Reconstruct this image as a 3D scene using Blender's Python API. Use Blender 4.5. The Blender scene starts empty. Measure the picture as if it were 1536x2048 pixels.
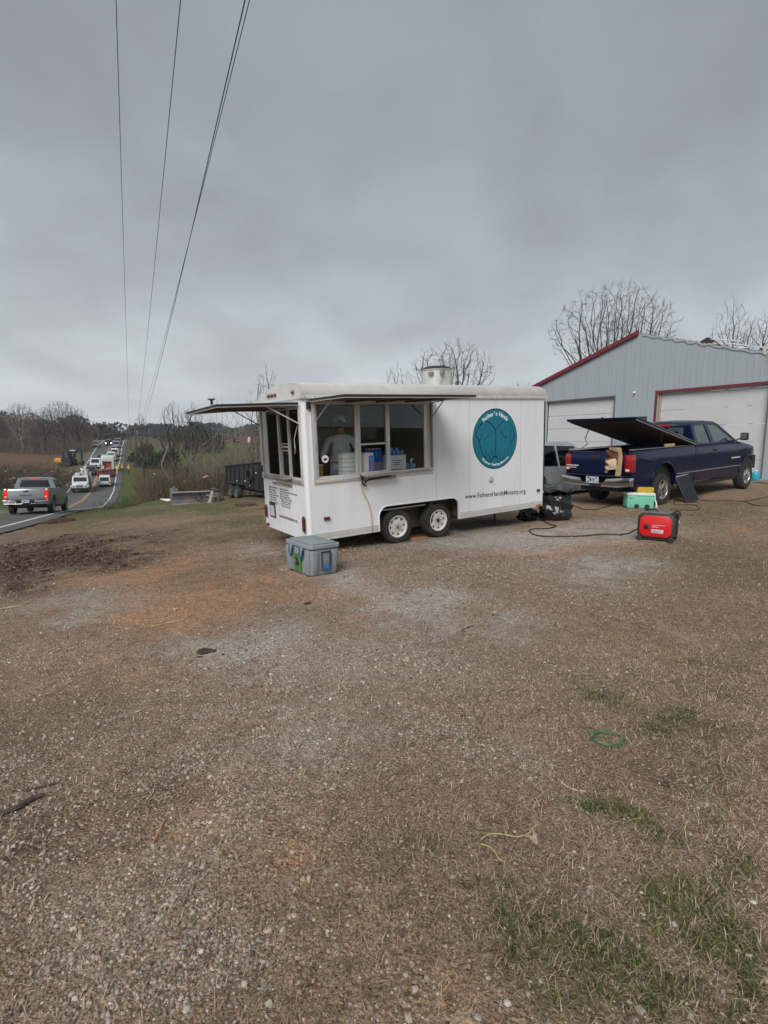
import bpy, bmesh, math, random
import numpy as np
from mathutils import Matrix, Vector
from mathutils.geometry import tessellate_polygon
random.seed(7); rng = np.random.default_rng(7)
SC = bpy.context.scene
R_ = math.radians

# ------------------------------------------------------------------ camera, world, sun, exposure
EYE = 1.52; FPX = 1068.0; PIT = R_(7.0); ROL = R_(0.85)
_F = np.array([0, math.cos(PIT), -math.sin(PIT)]); _U0 = np.array([0, math.sin(PIT), math.cos(PIT)]); _R0 = np.array([1., 0, 0])
_R = math.cos(ROL)*_R0 + math.sin(ROL)*_U0; _U = math.cos(ROL)*_U0 - math.sin(ROL)*_R0
cd = bpy.data.cameras.new('camera'); cam = bpy.data.objects.new('camera', cd); SC.collection.objects.link(cam)
cd.sensor_fit = 'HORIZONTAL'; cd.sensor_width = 36; cd.lens = FPX/1536*36; cd.clip_start = 0.05; cd.clip_end = 3000
M = Matrix.Identity(4)
for i in range(3):
    M[i][0] = _R[i]; M[i][1] = _U[i]; M[i][2] = -_F[i]
M[2][3] = EYE
cam.matrix_world = M; SC.camera = cam
SC.render.resolution_x = 768; SC.render.resolution_y = 1024
SC.view_settings.view_transform = 'Standard'; SC.view_settings.look = 'None'; SC.view_settings.gamma = 1
SC.view_settings.exposure = 1.1
SUN_EL = R_(42); SUN_AZ = R_(200)      # azimuth clockwise from +Y (north): light from behind, a little left of the camera
W = bpy.data.worlds.new('World'); SC.world = W; W.use_nodes = True
nt = W.node_tree; N = nt.nodes; L = nt.links; N.clear()
def nd(t, **k):
    n = N.new(t)
    for a, b in k.items(): setattr(n, a, b)
    return n
sky = nd('ShaderNodeTexSky', sky_type='NISHITA', sun_disc=False, sun_elevation=SUN_EL, sun_rotation=SUN_AZ)
tc = nd('ShaderNodeTexCoord'); sep = nd('ShaderNodeSeparateXYZ'); L.new(tc.outputs['Generated'], sep.inputs[0])
# project the view direction on a flat cloud deck so the clouds flatten towards the horizon
mx = nd('ShaderNodeMath', operation='MAXIMUM'); L.new(sep.outputs[2], mx.inputs[0]); mx.inputs[1].default_value = 0.0
ad = nd('ShaderNodeMath', operation='ADD'); L.new(mx.outputs[0], ad.inputs[0]); ad.inputs[1].default_value = 0.42
dv = nd('ShaderNodeVectorMath', operation='DIVIDE'); L.new(tc.outputs['Generated'], dv.inputs[0])
cb = nd('ShaderNodeCombineXYZ')
for i in range(3): L.new(ad.outputs[0], cb.inputs[i])
L.new(cb.outputs[0], dv.inputs[1])
n1 = nd('ShaderNodeTexNoise'); n1.inputs['Scale'].default_value = 2.6; n1.inputs['Detail'].default_value = 8; n1.inputs['Roughness'].default_value = 0.52; n1.inputs['Distortion'].default_value = 0.2
L.new(dv.outputs[0], n1.inputs['Vector'])
cr = nd('ShaderNodeValToRGB'); L.new(n1.outputs['Fac'], cr.inputs[0])
e = cr.color_ramp.elements
e[0].position = 0.36; e[0].color = (0.875, 0.868, 0.862, 1)
e[1].position = 0.62; e[1].color = (1.10, 1.10, 1.09, 1)
# brightness with elevation
er = nd('ShaderNodeValToRGB'); L.new(mx.outputs[0], er.inputs[0])
el = er.color_ramp.elements
el[0].position = 0.0; el[0].color = (5.0, 5.35, 5.65, 1)
el[1].position = 1.0; el[1].color = (2.1, 2.32, 2.48, 1)
for p, c in ((0.10, (4.5, 4.85, 5.13, 1)), (0.26, (3.25, 3.55, 3.80, 1)), (0.42, (2.7, 2.98, 3.22, 1)), (0.65, (2.35, 2.62, 2.84, 1))):
    q = el.new(p); q.color = c
ml = nd('ShaderNodeMixRGB', blend_type='MULTIPLY'); ml.inputs[0].default_value = 1
L.new(er.outputs[0], ml.inputs[1]); L.new(cr.outputs[0], ml.inputs[2])
mi = nd('ShaderNodeMixRGB'); mi.inputs[0].default_value = 0.96
L.new(sky.outputs[0], mi.inputs[1]); L.new(ml.outputs[0], mi.inputs[2])
bg = nd('ShaderNodeBackground'); bg.inputs[1].default_value = 0.0615; L.new(mi.outputs[0], bg.inputs[0])
out = nd('ShaderNodeOutputWorld'); L.new(bg.outputs[0], out.inputs[0])
sl = bpy.data.lights.new('sun', 'SUN'); sl.energy = 1.5; sl.angle = R_(35); sl.color = (1, 0.965, 0.92)
so = bpy.data.objects.new('sun', sl); SC.collection.objects.link(so)
_sd = Vector((math.sin(SUN_AZ)*math.cos(SUN_EL), math.cos(SUN_AZ)*math.cos(SUN_EL), math.sin(SUN_EL)))
so.rotation_euler = _sd.to_track_quat('Z', 'Y').to_euler()

# ------------------------------------------------------------------ geometry of the view (used to measure places from the photograph)
def ray(x, y):
    return _F + _R*(x-768)/FPX - _U*(y-1024)/FPX
def at(x, y, Y):
    """world point on the line of sight of a photo pixel, Y metres ahead"""
    v = ray(x, y); v = v*Y/v[1]; v[2] += EYE; return v
def project(P):
    P = np.asarray(P, float) - np.array([0, 0, EYE]); d = P@_F; d = np.where(d < 0.05, np.nan, d)
    return 768+FPX*(P@_R)/d, 1024-FPX*(P@_U)/d

# ------------------------------------------------------------------ materials
MATS = {}
def srgb(r, g, b):
    f = lambda c: ((c/255+0.055)/1.055)**2.4 if c/255 > 0.04045 else c/255/12.92
    return (f(r), f(g), f(b))
def mat(name, col, rough=0.55, metal=0.0, var=0.12, vscale=3.0, bump=0.0, bscale=40.0, spec=0.5, coat=0.0, dirt=None, dirt_amt=0.35, dirt_scale=2.0, emit=None, emit_s=0, stretch=(1, 1, 1), attr=None):
    if name in MATS: return MATS[name]
    m = bpy.data.materials.new(name); m.use_nodes = True; MATS[name] = m
    t = m.node_tree; n = t.nodes; l = t.links; b = n['Principled BSDF']
    b.inputs['Roughness'].default_value = rough; b.inputs['Metallic'].default_value = metal
    b.inputs['Specular IOR Level'].default_value = spec
    if coat: b.inputs['Coat Weight'].default_value = coat; b.inputs['Coat Roughness'].default_value = 0.08
    co = n.new('ShaderNodeTexCoord'); mp = n.new('ShaderNodeMapping'); mp.inputs['Scale'].default_value = stretch
    l.new(co.outputs['Object'], mp.inputs[0])
    no = n.new('ShaderNodeTexNoise'); no.inputs['Scale'].default_value = vscale; no.inputs['Detail'].default_value = 6; l.new(mp.outputs[0], no.inputs['Vector'])
    c4 = (*col, 1)
    r = n.new('ShaderNodeMapRange'); r.inputs[1].default_value = 0.3; r.inputs[2].default_value = 0.7; r.inputs[3].default_value = 1-var; r.inputs[4].default_value = 1+var
    l.new(no.outputs['Fac'], r.inputs[0])
    mu = n.new('ShaderNodeVectorMath'); mu.operation = 'SCALE'
    if attr:
        a = n.new('ShaderNodeAttribute'); a.attribute_name = attr; l.new(a.outputs['Color'], mu.inputs[0])
    else:
        mu.inputs[0].default_value = col
    l.new(r.outputs[0], mu.inputs['Scale'])
    last = mu.outputs[0]
    if dirt:
        n2 = n.new('ShaderNodeTexNoise'); n2.inputs['Scale'].default_value = dirt_scale; n2.inputs['Detail'].default_value = 8; n2.inputs['Roughness'].default_value = 0.7; l.new(mp.outputs[0], n2.inputs['Vector'])
        r2 = n.new('ShaderNodeMapRange'); r2.inputs[1].default_value = 0.48; r2.inputs[2].default_value = 0.75; r2.inputs[3].default_value = 0; r2.inputs[4].default_value = dirt_amt
        l.new(n2.outputs['Fac'], r2.inputs[0])
        mm = n.new('ShaderNodeMixRGB'); l.new(r2.outputs[0], mm.inputs[0]); l.new(last, mm.inputs[1]); mm.inputs[2].default_value = (*dirt, 1); last = mm.outputs[0]
    l.new(last, b.inputs['Base Color'])
    if bump:
        n3 = n.new('ShaderNodeTexNoise'); n3.inputs['Scale'].default_value = bscale; n3.inputs['Detail'].default_value = 5; l.new(mp.outputs[0], n3.inputs['Vector'])
        bu = n.new('ShaderNodeBump'); bu.inputs['Strength'].default_value = bump; bu.inputs['Distance'].default_value = 0.02
        l.new(n3.outputs['Fac'], bu.inputs['Height']); l.new(bu.outputs[0], b.inputs['Normal'])
    if emit:
        b.inputs['Emission Color'].default_value = (*emit, 1); b.inputs['Emission Strength'].default_value = emit_s
    return m
def glass(name, tint=(0.75, 0.8, 0.8), refl=0.5, dark=0.0):
    if name in MATS: return MATS[name]
    m = bpy.data.materials.new(name); m.use_nodes = True; MATS[name] = m
    t = m.node_tree; n = t.nodes; l = t.links; n.clear()
    tr = n.new('ShaderNodeBsdfTransparent'); tr.inputs[0].default_value = (*tint, 1)
    gl = n.new('ShaderNodeBsdfGlossy'); gl.inputs['Roughness'].default_value = 0.02; gl.inputs[0].default_value = (0.9, 0.9, 0.9, 1)
    fr = n.new('ShaderNodeFresnel'); fr.inputs[0].default_value = 1.5
    ma = n.new('ShaderNodeMath'); ma.operation = 'MULTIPLY'; ma.inputs[1].default_value = refl*2; l.new(fr.outputs[0], ma.inputs[0])
    mi = n.new('ShaderNodeMixShader'); l.new(ma.outputs[0], mi.inputs[0]); l.new(tr.outputs[0], mi.inputs[1]); l.new(gl.outputs[0], mi.inputs[2])
    o = n.new('ShaderNodeOutputMaterial'); l.new(mi.outputs[0], o.inputs[0])
    return m

# ------------------------------------------------------------------ mesh helpers
class MB:
    def __init__(s): s.v = []; s.f = []; s.mi = []; s.cur = 0
    def add(s, vs, fs, M=None):
        k = len(s.v)
        for p in vs:
            s.v.append(tuple(M @ Vector(p)) if M is not None else tuple(p))
        for f in fs: s.f.append([k+i for i in f]); s.mi.append(s.cur)
    def box(s, x0, x1, y0, y1, z0, z1, M=None):
        s.add([(x0,y0,z0),(x1,y0,z0),(x1,y1,z0),(x0,y1,z0),(x0,y0,z1),(x1,y0,z1),(x1,y1,z1),(x0,y1,z1)],
              [(0,3,2,1),(4,5,6,7),(0,1,5,4),(1,2,6,5),(2,3,7,6),(3,0,4,7)], M)
        return s
    def cbox(s, c, d, M=None):
        return s.box(c[0]-d[0]/2, c[0]+d[0]/2, c[1]-d[1]/2, c[1]+d[1]/2, c[2]-d[2]/2, c[2]+d[2]/2, M)
    def plate(s, outer, a, b, holes=(), axis='y', M=None):
        """polygon (2D) with holes, extruded from a to b along axis. axis y: (x,z); axis x: (y,z); axis z: (x,y)"""
        loops = [list(outer)]+[list(h) for h in holes]
        def P(p, t):
            return (p[0], t, p[1]) if axis == 'y' else ((t, p[0], p[1]) if axis == 'x' else (p[0], p[1], t))
        tris = tessellate_polygon([[Vector((p[0], p[1], 0)) for p in lp] for lp in loops])
        pts = [p for lp in loops for p in lp]; n = len(pts)
        vs = [P(p, a) for p in pts]+[P(p, b) for p in pts]; fs = []
        for t in tris: fs.append(tuple(t)); fs.append((t[2]+n, t[1]+n, t[0]+n))
        k = 0
        for lp in loops:
            m = len(lp)
            for i in range(m):
                j = (i+1) % m; fs.append((k+i, k+j, k+j+n, k+i+n))
            k += m
        s.add(vs, fs, M); return s
    def tube(s, pts, r, sides=8, M=None, cap=True):
        pts = [Vector(p) for p in pts]; n = len(pts); rr = r if hasattr(r, '__len__') else [r]*n
        vs = []; up = None
        for i, p in enumerate(pts):
            d = (pts[min(i+1, n-1)]-pts[max(i-1, 0)])
            if d.length < 1e-9: d = Vector((0, 0, 1))
            d.normalize()
            if up is None: up = Vector((0, 0, 1)) if abs(d.z) < 0.9 else Vector((1, 0, 0))
            a = d.cross(up)
            if a.length < 1e-4: a = d.cross(Vector((1, 0.3, 0.1)))
            a.normalize(); b = a.cross(d).normalized(); up = b
            for k in range(sides):
                t = 2*math.pi*k/sides; vs.append(p+(a*math.cos(t)+b*math.sin(t))*rr[i])
        fs = []
        for i in range(n-1):
            for k in range(sides):
                k2 = (k+1) % sides; fs.append((i*sides+k, i*sides+k2, (i+1)*sides+k2, (i+1)*sides+k))
        if cap:
            fs.append(tuple(range(sides))[::-1]); fs.append(tuple((n-1)*sides+k for k in range(sides)))
        s.add(vs, fs, M); return s
    def lathe(s, prof, c=(0, 0, 0), axis='z', sides=24, M=None):
        """profile (r, h) revolved about an axis through c"""
        vs = []
        for r, h in prof:
            for k in range(sides):
                t = 2*math.pi*k/sides; a, b = r*math.cos(t), r*math.sin(t)
                p = (a, b, h) if axis == 'z' else ((a, h, b) if axis == 'y' else (h, a, b))
                vs.append((p[0]+c[0], p[1]+c[1], p[2]+c[2]))
        fs = []
        for i in range(len(prof)-1):
            for k in range(sides):
                k2 = (k+1) % sides; fs.append((i*sides+k, i*sides+k2, (i+1)*sides+k2, (i+1)*sides+k))
        s.add(vs, fs, M); return s
    def disc(s, c, r, axis='y', sides=24, M=None, ry=None):
        ry = ry or r
        vs = []
        for k in range(sides):
            t = 2*math.pi*k/sides; a, b = r*math.cos(t), ry*math.sin(t)
            p = (a, 0, b) if axis == 'y' else ((0, a, b) if axis == 'x' else (a, b, 0))
            vs.append((p[0]+c[0], p[1]+c[1], p[2]+c[2]))
        s.add(vs, [tuple(range(sides))], M); return s
    def cut(s, planes):
        """slice the mesh on planes (axis index, value) so that it can be bent"""
        bm = bmesh.new(); vv = [bm.verts.new(p) for p in s.v]
        for f, m in zip(s.f, s.mi):
            try: q = bm.faces.new([vv[i] for i in f]); q.material_index = m
            except ValueError: pass
        for ax, val in planes:
            no = [0, 0, 0]; no[ax] = 1; co = [0, 0, 0]; co[ax] = val
            bmesh.ops.bisect_plane(bm, geom=bm.verts[:]+bm.edges[:]+bm.faces[:], plane_co=co, plane_no=no, dist=1e-5)
        bm.verts.index_update()
        s.v = [tuple(v.co) for v in bm.verts]; s.f = [[v.index for v in f.verts] for f in bm.faces]; s.mi = [f.material_index for f in bm.faces]
        bm.free(); return s
    def warp(s, fn): s.v = [fn(*p) for p in s.v]; return s
    def build(s, name, mats, parent=None, bevel=0.0, smooth=False, segs=2, auto=35):
        me = bpy.data.meshes.new(name); me.from_pydata(s.v, [], s.f)
        if not isinstance(mats, (list, tuple)): mats = [mats]
        for m in mats: me.materials.append(m)
        me.polygons.foreach_set('material_index', s.mi)
        bm = bmesh.new(); bm.from_mesh(me); bmesh.ops.recalc_face_normals(bm, faces=bm.faces)
        if bevel:
            bmesh.ops.remove_doubles(bm, verts=bm.verts, dist=1e-5)
            bmesh.ops.dissolve_limit(bm, angle_limit=R_(1), verts=bm.verts, edges=bm.edges)
            ed = [e for e in bm.edges if len(e.link_faces) == 2 and e.calc_face_angle(0) > R_(30)]
            try: bmesh.ops.bevel(bm, geom=ed, offset=bevel, segments=segs, profile=0.5, affect='EDGES', clamp_overlap=True)
            except Exception: pass
        bm.to_mesh(me); bm.free()
        if smooth or bevel:
            me.polygons.foreach_set('use_smooth', [True]*len(me.polygons))
            try: me.set_sharp_from_angle(angle=R_(auto))
            except Exception: pass
        o = bpy.data.objects.new(name, me); SC.collection.objects.link(o)
        if parent: o.parent = parent
        return o
def empty(name, label, cat, M=None, loc=None, rz=0.0, group=None, ry=0.0, rx=0.0):
    o = bpy.data.objects.new(name, None); SC.collection.objects.link(o); o.empty_display_size = 0.2
    if M is not None: o.matrix_world = M
    elif loc is not None: o.matrix_world = Matrix.Translation(loc) @ Matrix.Rotation(rz, 4, 'Z') @ Matrix.Rotation(ry, 4, 'Y') @ Matrix.Rotation(rx, 4, 'X')
    o['label'] = label; o['category'] = cat
    if group: o['group'] = group
    return o
def tag(o, label, cat, group=None):
    o['label'] = label; o['category'] = cat
    if group: o['group'] = group
    return o
def struct(o, kind='structure'): o['kind'] = kind; return o
def copy_thing(o, M, label, parent=None):
    c = o.copy(); SC.collection.objects.link(c)
    if parent: c.parent = parent
    else: c.matrix_world = M; c['label'] = label
    for ch in o.children: copy_thing(ch, None, None, c)
    return c
def text(body, size, m, name, parent, T, align='CENTER', shear=0, off=0.0, sx=1.0, spacing=1.0):
    cu = bpy.data.curves.new('t', 'FONT'); cu.body = body; cu.size = size; cu.align_x = align; cu.shear = shear; cu.offset = off; cu.space_character = spacing
    cu.extrude = 0.0006; cu.resolution_u = 3
    o = bpy.data.objects.new('t', cu); SC.collection.objects.link(o); bpy.context.view_layer.update()
    me = bpy.data.meshes.new_from_object(o.evaluated_get(bpy.context.evaluated_depsgraph_get()))
    bpy.data.objects.remove(o); bpy.data.curves.remove(cu)
    S = Matrix.Diagonal((sx, 1, 1, 1)); me.transform(T @ S); me.materials.clear(); me.materials.append(m); me.name = name
    q = bpy.data.objects.new(name, me); SC.collection.objects.link(q); q.parent = parent
    return q
def join_meshes(objs, name):
    """several small pieces of one part into one mesh"""
    base = objs[0]; bm = bmesh.new()
    for o in objs: bm.from_mesh(o.data)
    bm.to_mesh(base.data); bm.free(); base.name = name
    for o in objs[1:]: bpy.data.objects.remove(o)
    return base
def fast_mesh(name, V, F, mats, col=None, smooth=False, attr='gcol', mi=None):
    """V (n,3), F (m,k) numpy"""
    me = bpy.data.meshes.new(name); V = np.asarray(V, np.float32); F = np.asarray(F, np.int32); k = F.shape[1]
    me.vertices.add(len(V)); me.vertices.foreach_set('co', V.ravel())
    me.loops.add(F.size); me.loops.foreach_set('vertex_index', F.ravel())
    me.polygons.add(len(F)); me.polygons.foreach_set('loop_start', np.arange(0, F.size, k, dtype=np.int32))
    try: me.polygons.foreach_set('loop_total', np.full(len(F), k, np.int32))
    except Exception: pass
    if not isinstance(mats, (list, tuple)): mats = [mats]
    for m in mats: me.materials.append(m)
    if mi is not None: me.polygons.foreach_set('material_index', np.asarray(mi, np.int32))
    me.polygons.foreach_set('use_smooth', np.full(len(F), smooth, bool))
    me.update(calc_edges=True)
    if col is not None:
        a = me.color_attributes.new(attr, 'FLOAT_COLOR', 'POINT')
        c4 = np.ones((len(V), 4), np.float32); c4[:, :3] = col; a.data.foreach_set('color', c4.ravel())
    o = bpy.data.objects.new(name, me); SC.collection.objects.link(o); return o
# value noise
_H = rng.random((256, 256))
def vnoise(x, y):
    xi = np.floor(x).astype(int); yi = np.floor(y).astype(int); fx = x-xi; fy = y-yi
    fx = fx*fx*(3-2*fx); fy = fy*fy*(3-2*fy)
    g = lambda a, b: _H[a & 255, b & 255]
    return (g(xi, yi)*(1-fx)+g(xi+1, yi)*fx)*(1-fy)+(g(xi, yi+1)*(1-fx)+g(xi+1, yi+1)*fx)*fy
def fbm(x, y, o=4):
    s = 0; a = 1; t = 0
    for i in range(o): s = s+a*vnoise(x*2**i+17*i, y*2**i+31*i); t += a; a *= 0.55
    return s/t
def sstep(a, b, x): t = np.clip((x-a)/(b-a), 0, 1); return t*t*(3-2*t)

# ------------------------------------------------------------------ road line and terrain
RL = []
for px, py, d in [(0,1057,21),(60,1039,24.5),(120,1023,29),(155,1018.5,36),(180,1016.2,46),(205,1014,56),(219,999,72),(228,980.5,86),(233,950,102),(237,931.5,115),(240.6,918.5,127),(243.3,896.7,150),(248,882,185)]:
    RL.append(at(px, py, d))
RL = [np.array([-9.0,-12,0.35]), np.array([-11.2, 0, -0.7]), np.array([-13.0, 10, -1.35])]+RL
RL += [at(251.5, 879.6, 250), np.array([-150., 310, 2.0]), np.array([-205., 420, 3.0]), np.array([-330., 700, 3.8])]
RL = np.array(RL)
# smooth, dense centre line (right white line)
def dense(P, step=1.0, it=3):
    out = []
    for i in range(len(P)-1):
        n = max(1, int(np.linalg.norm(P[i+1]-P[i])/step))
        for k in range(n): out.append(P[i]+(P[i+1]-P[i])*k/n)
    out.append(P[-1]); Q = np.array(out)
    for _ in range(it*4):
        Q[1:-1] = 0.25*Q[:-2]+0.5*Q[1:-1]+0.25*Q[2:]
    return Q
RD = dense(RL)
_T = np.gradient(RD[:, :2], axis=0); _T /= np.linalg.norm(_T, axis=1)[:, None]
RNL = np.stack([-_T[:, 1], _T[:, 0]], 1)       # to the left of the travel direction
def road_at(d, left=0.0):
    """point at forward depth d along the right white line, shifted left; and heading angle"""
    i = int(np.argmin(np.abs(RD[:, 1]-d))); p = RD[i].copy(); p[:2] += RNL[i]*left
    return p, math.atan2(_T[i][1], _T[i][0]), i
RW0, RW1 = -0.9, 7.6      # asphalt from right shoulder to left shoulder
CP = np.array([
 (-6,0,-0.25),(0,-3,0),(0,1,0),(6,0,0.1),(10,4,0.2),(-3,3.5,-0.05),(1,4,0.0),(4,4,0.08),(-0.85,6.2,0),(4.1,8,0.17),(0.25,8.3,0),(1,8.85,0.03),
 (3.4,10.7,0.10),(7.1,13.5,0.14),(5.8,14.6,0.14),(11.1,16.4,0.36),(13.5,19.2,0.55),(8.6,27.9,0.5),(5,16,0.1),(20,14,0.7),(30,30,1.2),(15,40,0.6),
 (-4,6,-0.15),(-8,8,-0.6),(-4,12,-0.25),(-2,16,-0.35),(-9,16,-0.95),(-13.2,24,-1.5),(-11.4,26,-1.36),(-9,25.8,-1.25),(-8,30,-1.35),(-2,28,-0.9),(3,30,0.0),
 (-9,38,-2.6),(-16,36,-3.0),(-14,46,-4.6),(-5,44,-3.0),(5,50,-1.5),(-20,55,-5.6),(-28,66,-6.6),(-12,70,-6.0),(5,80,-4),(30,70,0.5),
 (-40,95,-5.6),(-25,100,-5.0),(-10,110,-4.2),(-45,130,-2.6),(-25,140,-2.4),(0,130,-2.4),(-60,170,0.0),(-35,190,1.2),(0,190,1.4),(-60,250,3.0),(-20,250,3.0),(40,200,2.5),(50,120,1.5),
 (-24,28,-2.9),(-34,42,-4.6),(-30,30,-3.3),(-52,60,-4.6),(-50,45,-4.0),(-70,85,-4.6),(-60,80,-5.0),(-90,100,-3.2),(-75,110,-4.2),(-100,135,-1.6),(-120,165,0.3),(-100,180,0.9),(-150,220,2.2),(-130,260,3.2),(-200,200,2.5),
 (-24,5,-2.0),(-40,10,-2.8),(-22,-5,-1.4),(0,330,4),(-120,340,4.2),(-250,330,5),(120,330,5),(-100,420,7),(-150,470,8),(60,420,8),(-300,420,9)], float)
def _tps(r2): return np.where(r2 > 1e-12, r2*np.log(r2+1e-12), 0)
_n = len(CP); _K = _tps(((CP[:, None, :2]-CP[None, :, :2])**2).sum(2)); _K += np.eye(_n)*1.0
_P = np.c_[np.ones(_n), CP[:, :2]]; _A = np.block([[_K, _P], [_P.T, np.zeros((3, 3))]])
_w = np.linalg.solve(_A, np.r_[CP[:, 2], np.zeros(3)])
def terrain(x, y, detail=True):
    x = np.atleast_1d(np.asarray(x, float)); y = np.atleast_1d(np.asarray(y, float)); sh = x.shape; x = x.ravel(); y = y.ravel(); z = np.empty(len(x))
    for a in range(0, len(x), 20000):
        X = x[a:a+20000]; Y = y[a:a+20000]
        Xc = np.clip(X, -320, 200); Yc = np.clip(Y, -20, 480)
        k = _tps((Xc[:, None]-CP[None, :, 0])**2+(Yc[:, None]-CP[None, :, 1])**2)
        zz = k@_w[:_n]+_w[_n]+_w[_n+1]*Xc+_w[_n+2]*Yc
        if detail:
            far = np.clip((np.hypot(X, Y)-8)/30, 0, 1)
            zz = zz+(fbm(X*0.5, Y*0.5, 4)-0.5)*(0.05+0.35*far)+(fbm(X*3.1+9, Y*3.1, 3)-0.5)*0.035
        # the road bed
        d2 = (X[:, None]-RD[None, :, 0])**2+(Y[:, None]-RD[None, :, 1])**2
        i = d2.argmin(1); lat = (X-RD[i, 0])*RNL[i, 0]+(Y-RD[i, 1])*RNL[i, 1]
        outd = np.maximum(np.maximum(RW0-lat, lat-RW1), 0)
        near_end = np.sqrt(d2[np.arange(len(X)), i]) > 40
        wgt = 1-sstep(0.0, 5.0, outd); wgt = np.where(near_end, 0, wgt)
        zr = RD[i, 2]-0.05
        z[a:a+20000] = zz*(1-wgt)+zr*wgt
    return z.reshape(sh)
def gz(x, y): return float(terrain(x, y)[0])
def hit(px, py, dmin=1.0, dmax=400):
    """where the line of sight of a photo pixel meets the ground"""
    v = ray(px, py); t = dmin; pt = dmin
    ts = np.geomspace(dmin, dmax, 600); P = v[None, :]*(ts/v[1])[:, None]; z = terrain(P[:, 0], P[:, 1]); b = np.where(P[:, 2]+EYE < z)[0]
    if len(b) == 0: return None
    t0, t1 = ts[max(b[0]-1, 0)], ts[b[0]]
    for _ in range(20):
        tm = (t0+t1)/2; q = v*tm/v[1]
        if q[2]+EYE < gz(q[0], q[1]): t1 = tm
        else: t0 = tm
    q = v*t1/v[1]; return Vector((q[0], q[1], gz(q[0], q[1])))
# ------------------------------------------------------------------ ground sheet
def axis_lines(lo, hi, step, grow, lim):
    a = [0.0]; s = step
    while a[-1] < hi:
        if a[-1] > lim: s *= grow
        a.append(a[-1]+s)
    b = [0.0]; s = step
    while b[-1] > lo:
        if -b[-1] > lim: s *= grow
        b.append(b[-1]-s)
    return np.array(b[:0:-1]+a)
gx = axis_lines(-1400, 1400, 0.05, 1.035, 4.5); gy = axis_lines(-1400, 1500, 0.05, 1.026, 9.0)
GX, GY = np.meshgrid(gx, gy); GZ = terrain(GX, GY)
# patches seen in the photo: (px, py, rx, ry, tilt, kind, strength); they are placed on the ground where the photo shows them
PATCH = [
 (1010,1078,190,26,0,'dust',1.0),(1240,1065,130,22,0,'dust',.8),(720,1160,110,26,5,'dust',.8),(850,1200,120,30,8,'dust',.7),(1200,1135,130,26,0,'dust',.7),(450,1290,170,45,-8,'dust',.6),(800,1230,160,26,10,'dust',.45),
 (620,1330,330,60,-6,'dust',.35),(150,1215,120,30,-5,'dust',.5),(520,1100,60,14,0,'dust',.45),(560,1480,200,90,-10,'dust',.35),(980,1240,140,30,10,'dust',.5),(1100,1480,70,30,0,'dust',.3),
 (290,1150,110,30,-8,'orange',1.0),(360,1210,130,40,-10,'orange',.9),(620,1185,130,22,-4,'orange',.7),(1130,1098,120,15,-3,'orange',.9),(1215,1078,60,10,0,'orange',.7),(740,1200,80,14,0,'orange',.5),
 (620,1740,80,60,-20,'orange',.7),(340,1620,110,50,0,'orange',.35),(940,2010,60,60,0,'orange',.35),(560,1150,120,20,0,'orange',.5),(430,1565,90,40,0,'orange',.35),(250,1340,160,40,0,'orange',.3),(1440,1060,90,10,0,'orange',.35),(70,1042,60,9,-12,'orange',.8),
 (60,1120,170,38,-8,'dark',1.1),(170,1090,90,18,-8,'dark',.8),(320,1080,150,18,-5,'dark',.3),(30,1160,70,30,0,'dark',.8),(190,1125,130,22,-8,'dark',.6),(460,1075,110,16,0,'dark',.3),(620,1100,60,24,0,'dark',.5),(1400,1500,140,60,0,'dark',.3),(120,1040,22,5,0,'dark',1.0),(120,1660,200,80,-30,'dark',.25),
 (250,1028,130,11,-4,'green',1.0),(420,1014,120,16,0,'green',.9),(180,1048,80,10,-10,'green',.45),(480,1040,90,16,0,'green',.45),(640,1040,160,26,0,'green',.3),(510,995,60,14,0,'green',.8),
 (1375,1418,60,32,8,'green',.8),(1240,1385,50,26,10,'green',.6),(1470,1312,70,22,0,'green',.5),(1250,1600,100,30,18,'green',.8),(1330,1640,80,24,20,'green',.5),(1130,1885,100,80,15,'green',1.1),(1060,1870,60,40,0,'green',.7),(1370,1800,110,70,20,'green',1.0),(1480,1880,110,70,20,'green',.8),
 (1250,1990,160,60,0,'green',.7),(1480,1500,90,60,0,'green',.35),(1500,1730,70,80,0,'green',.45),(1520,2000,60,80,0,'green',.6),(1430,1030,120,30,0,'green',.3),(960,1720,70,30,0,'green',.25),(1400,1130,140,30,0,'green',.2),(1490,1620,60,30,0,'green',.5),
 (260,1800,300,180,-30,'stone',.85),(400,1900,220,110,-25,'stone',.6),(420,1640,260,90,-20,'stone',.8),(300,1450,420,80,-10,'stone',.8),(620,1360,420,70,0,'stone',.7),(850,1460,260,60,20,'stone',.55),(650,1600,220,80,-20,'stone',.45),(110,1330,200,60,0,'stone',.5),(130,1560,200,50,-15,'stone',.7),(500,1290,200,40,0,'stone',.7),
 (880,1120,330,46,0,'stone',.8),(1100,1080,200,24,0,'stone',.8),(760,1180,200,50,0,'stone',.8),(1130,1180,260,60,0,'stone',.4),(1000,1330,260,50,10,'stone',.45),
 (1180,1790,60,30,0,'dark',.2),(700,2020,500,80,0,'straw',.5),(1150,1700,330,120,10,'straw',.4),
]
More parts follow.
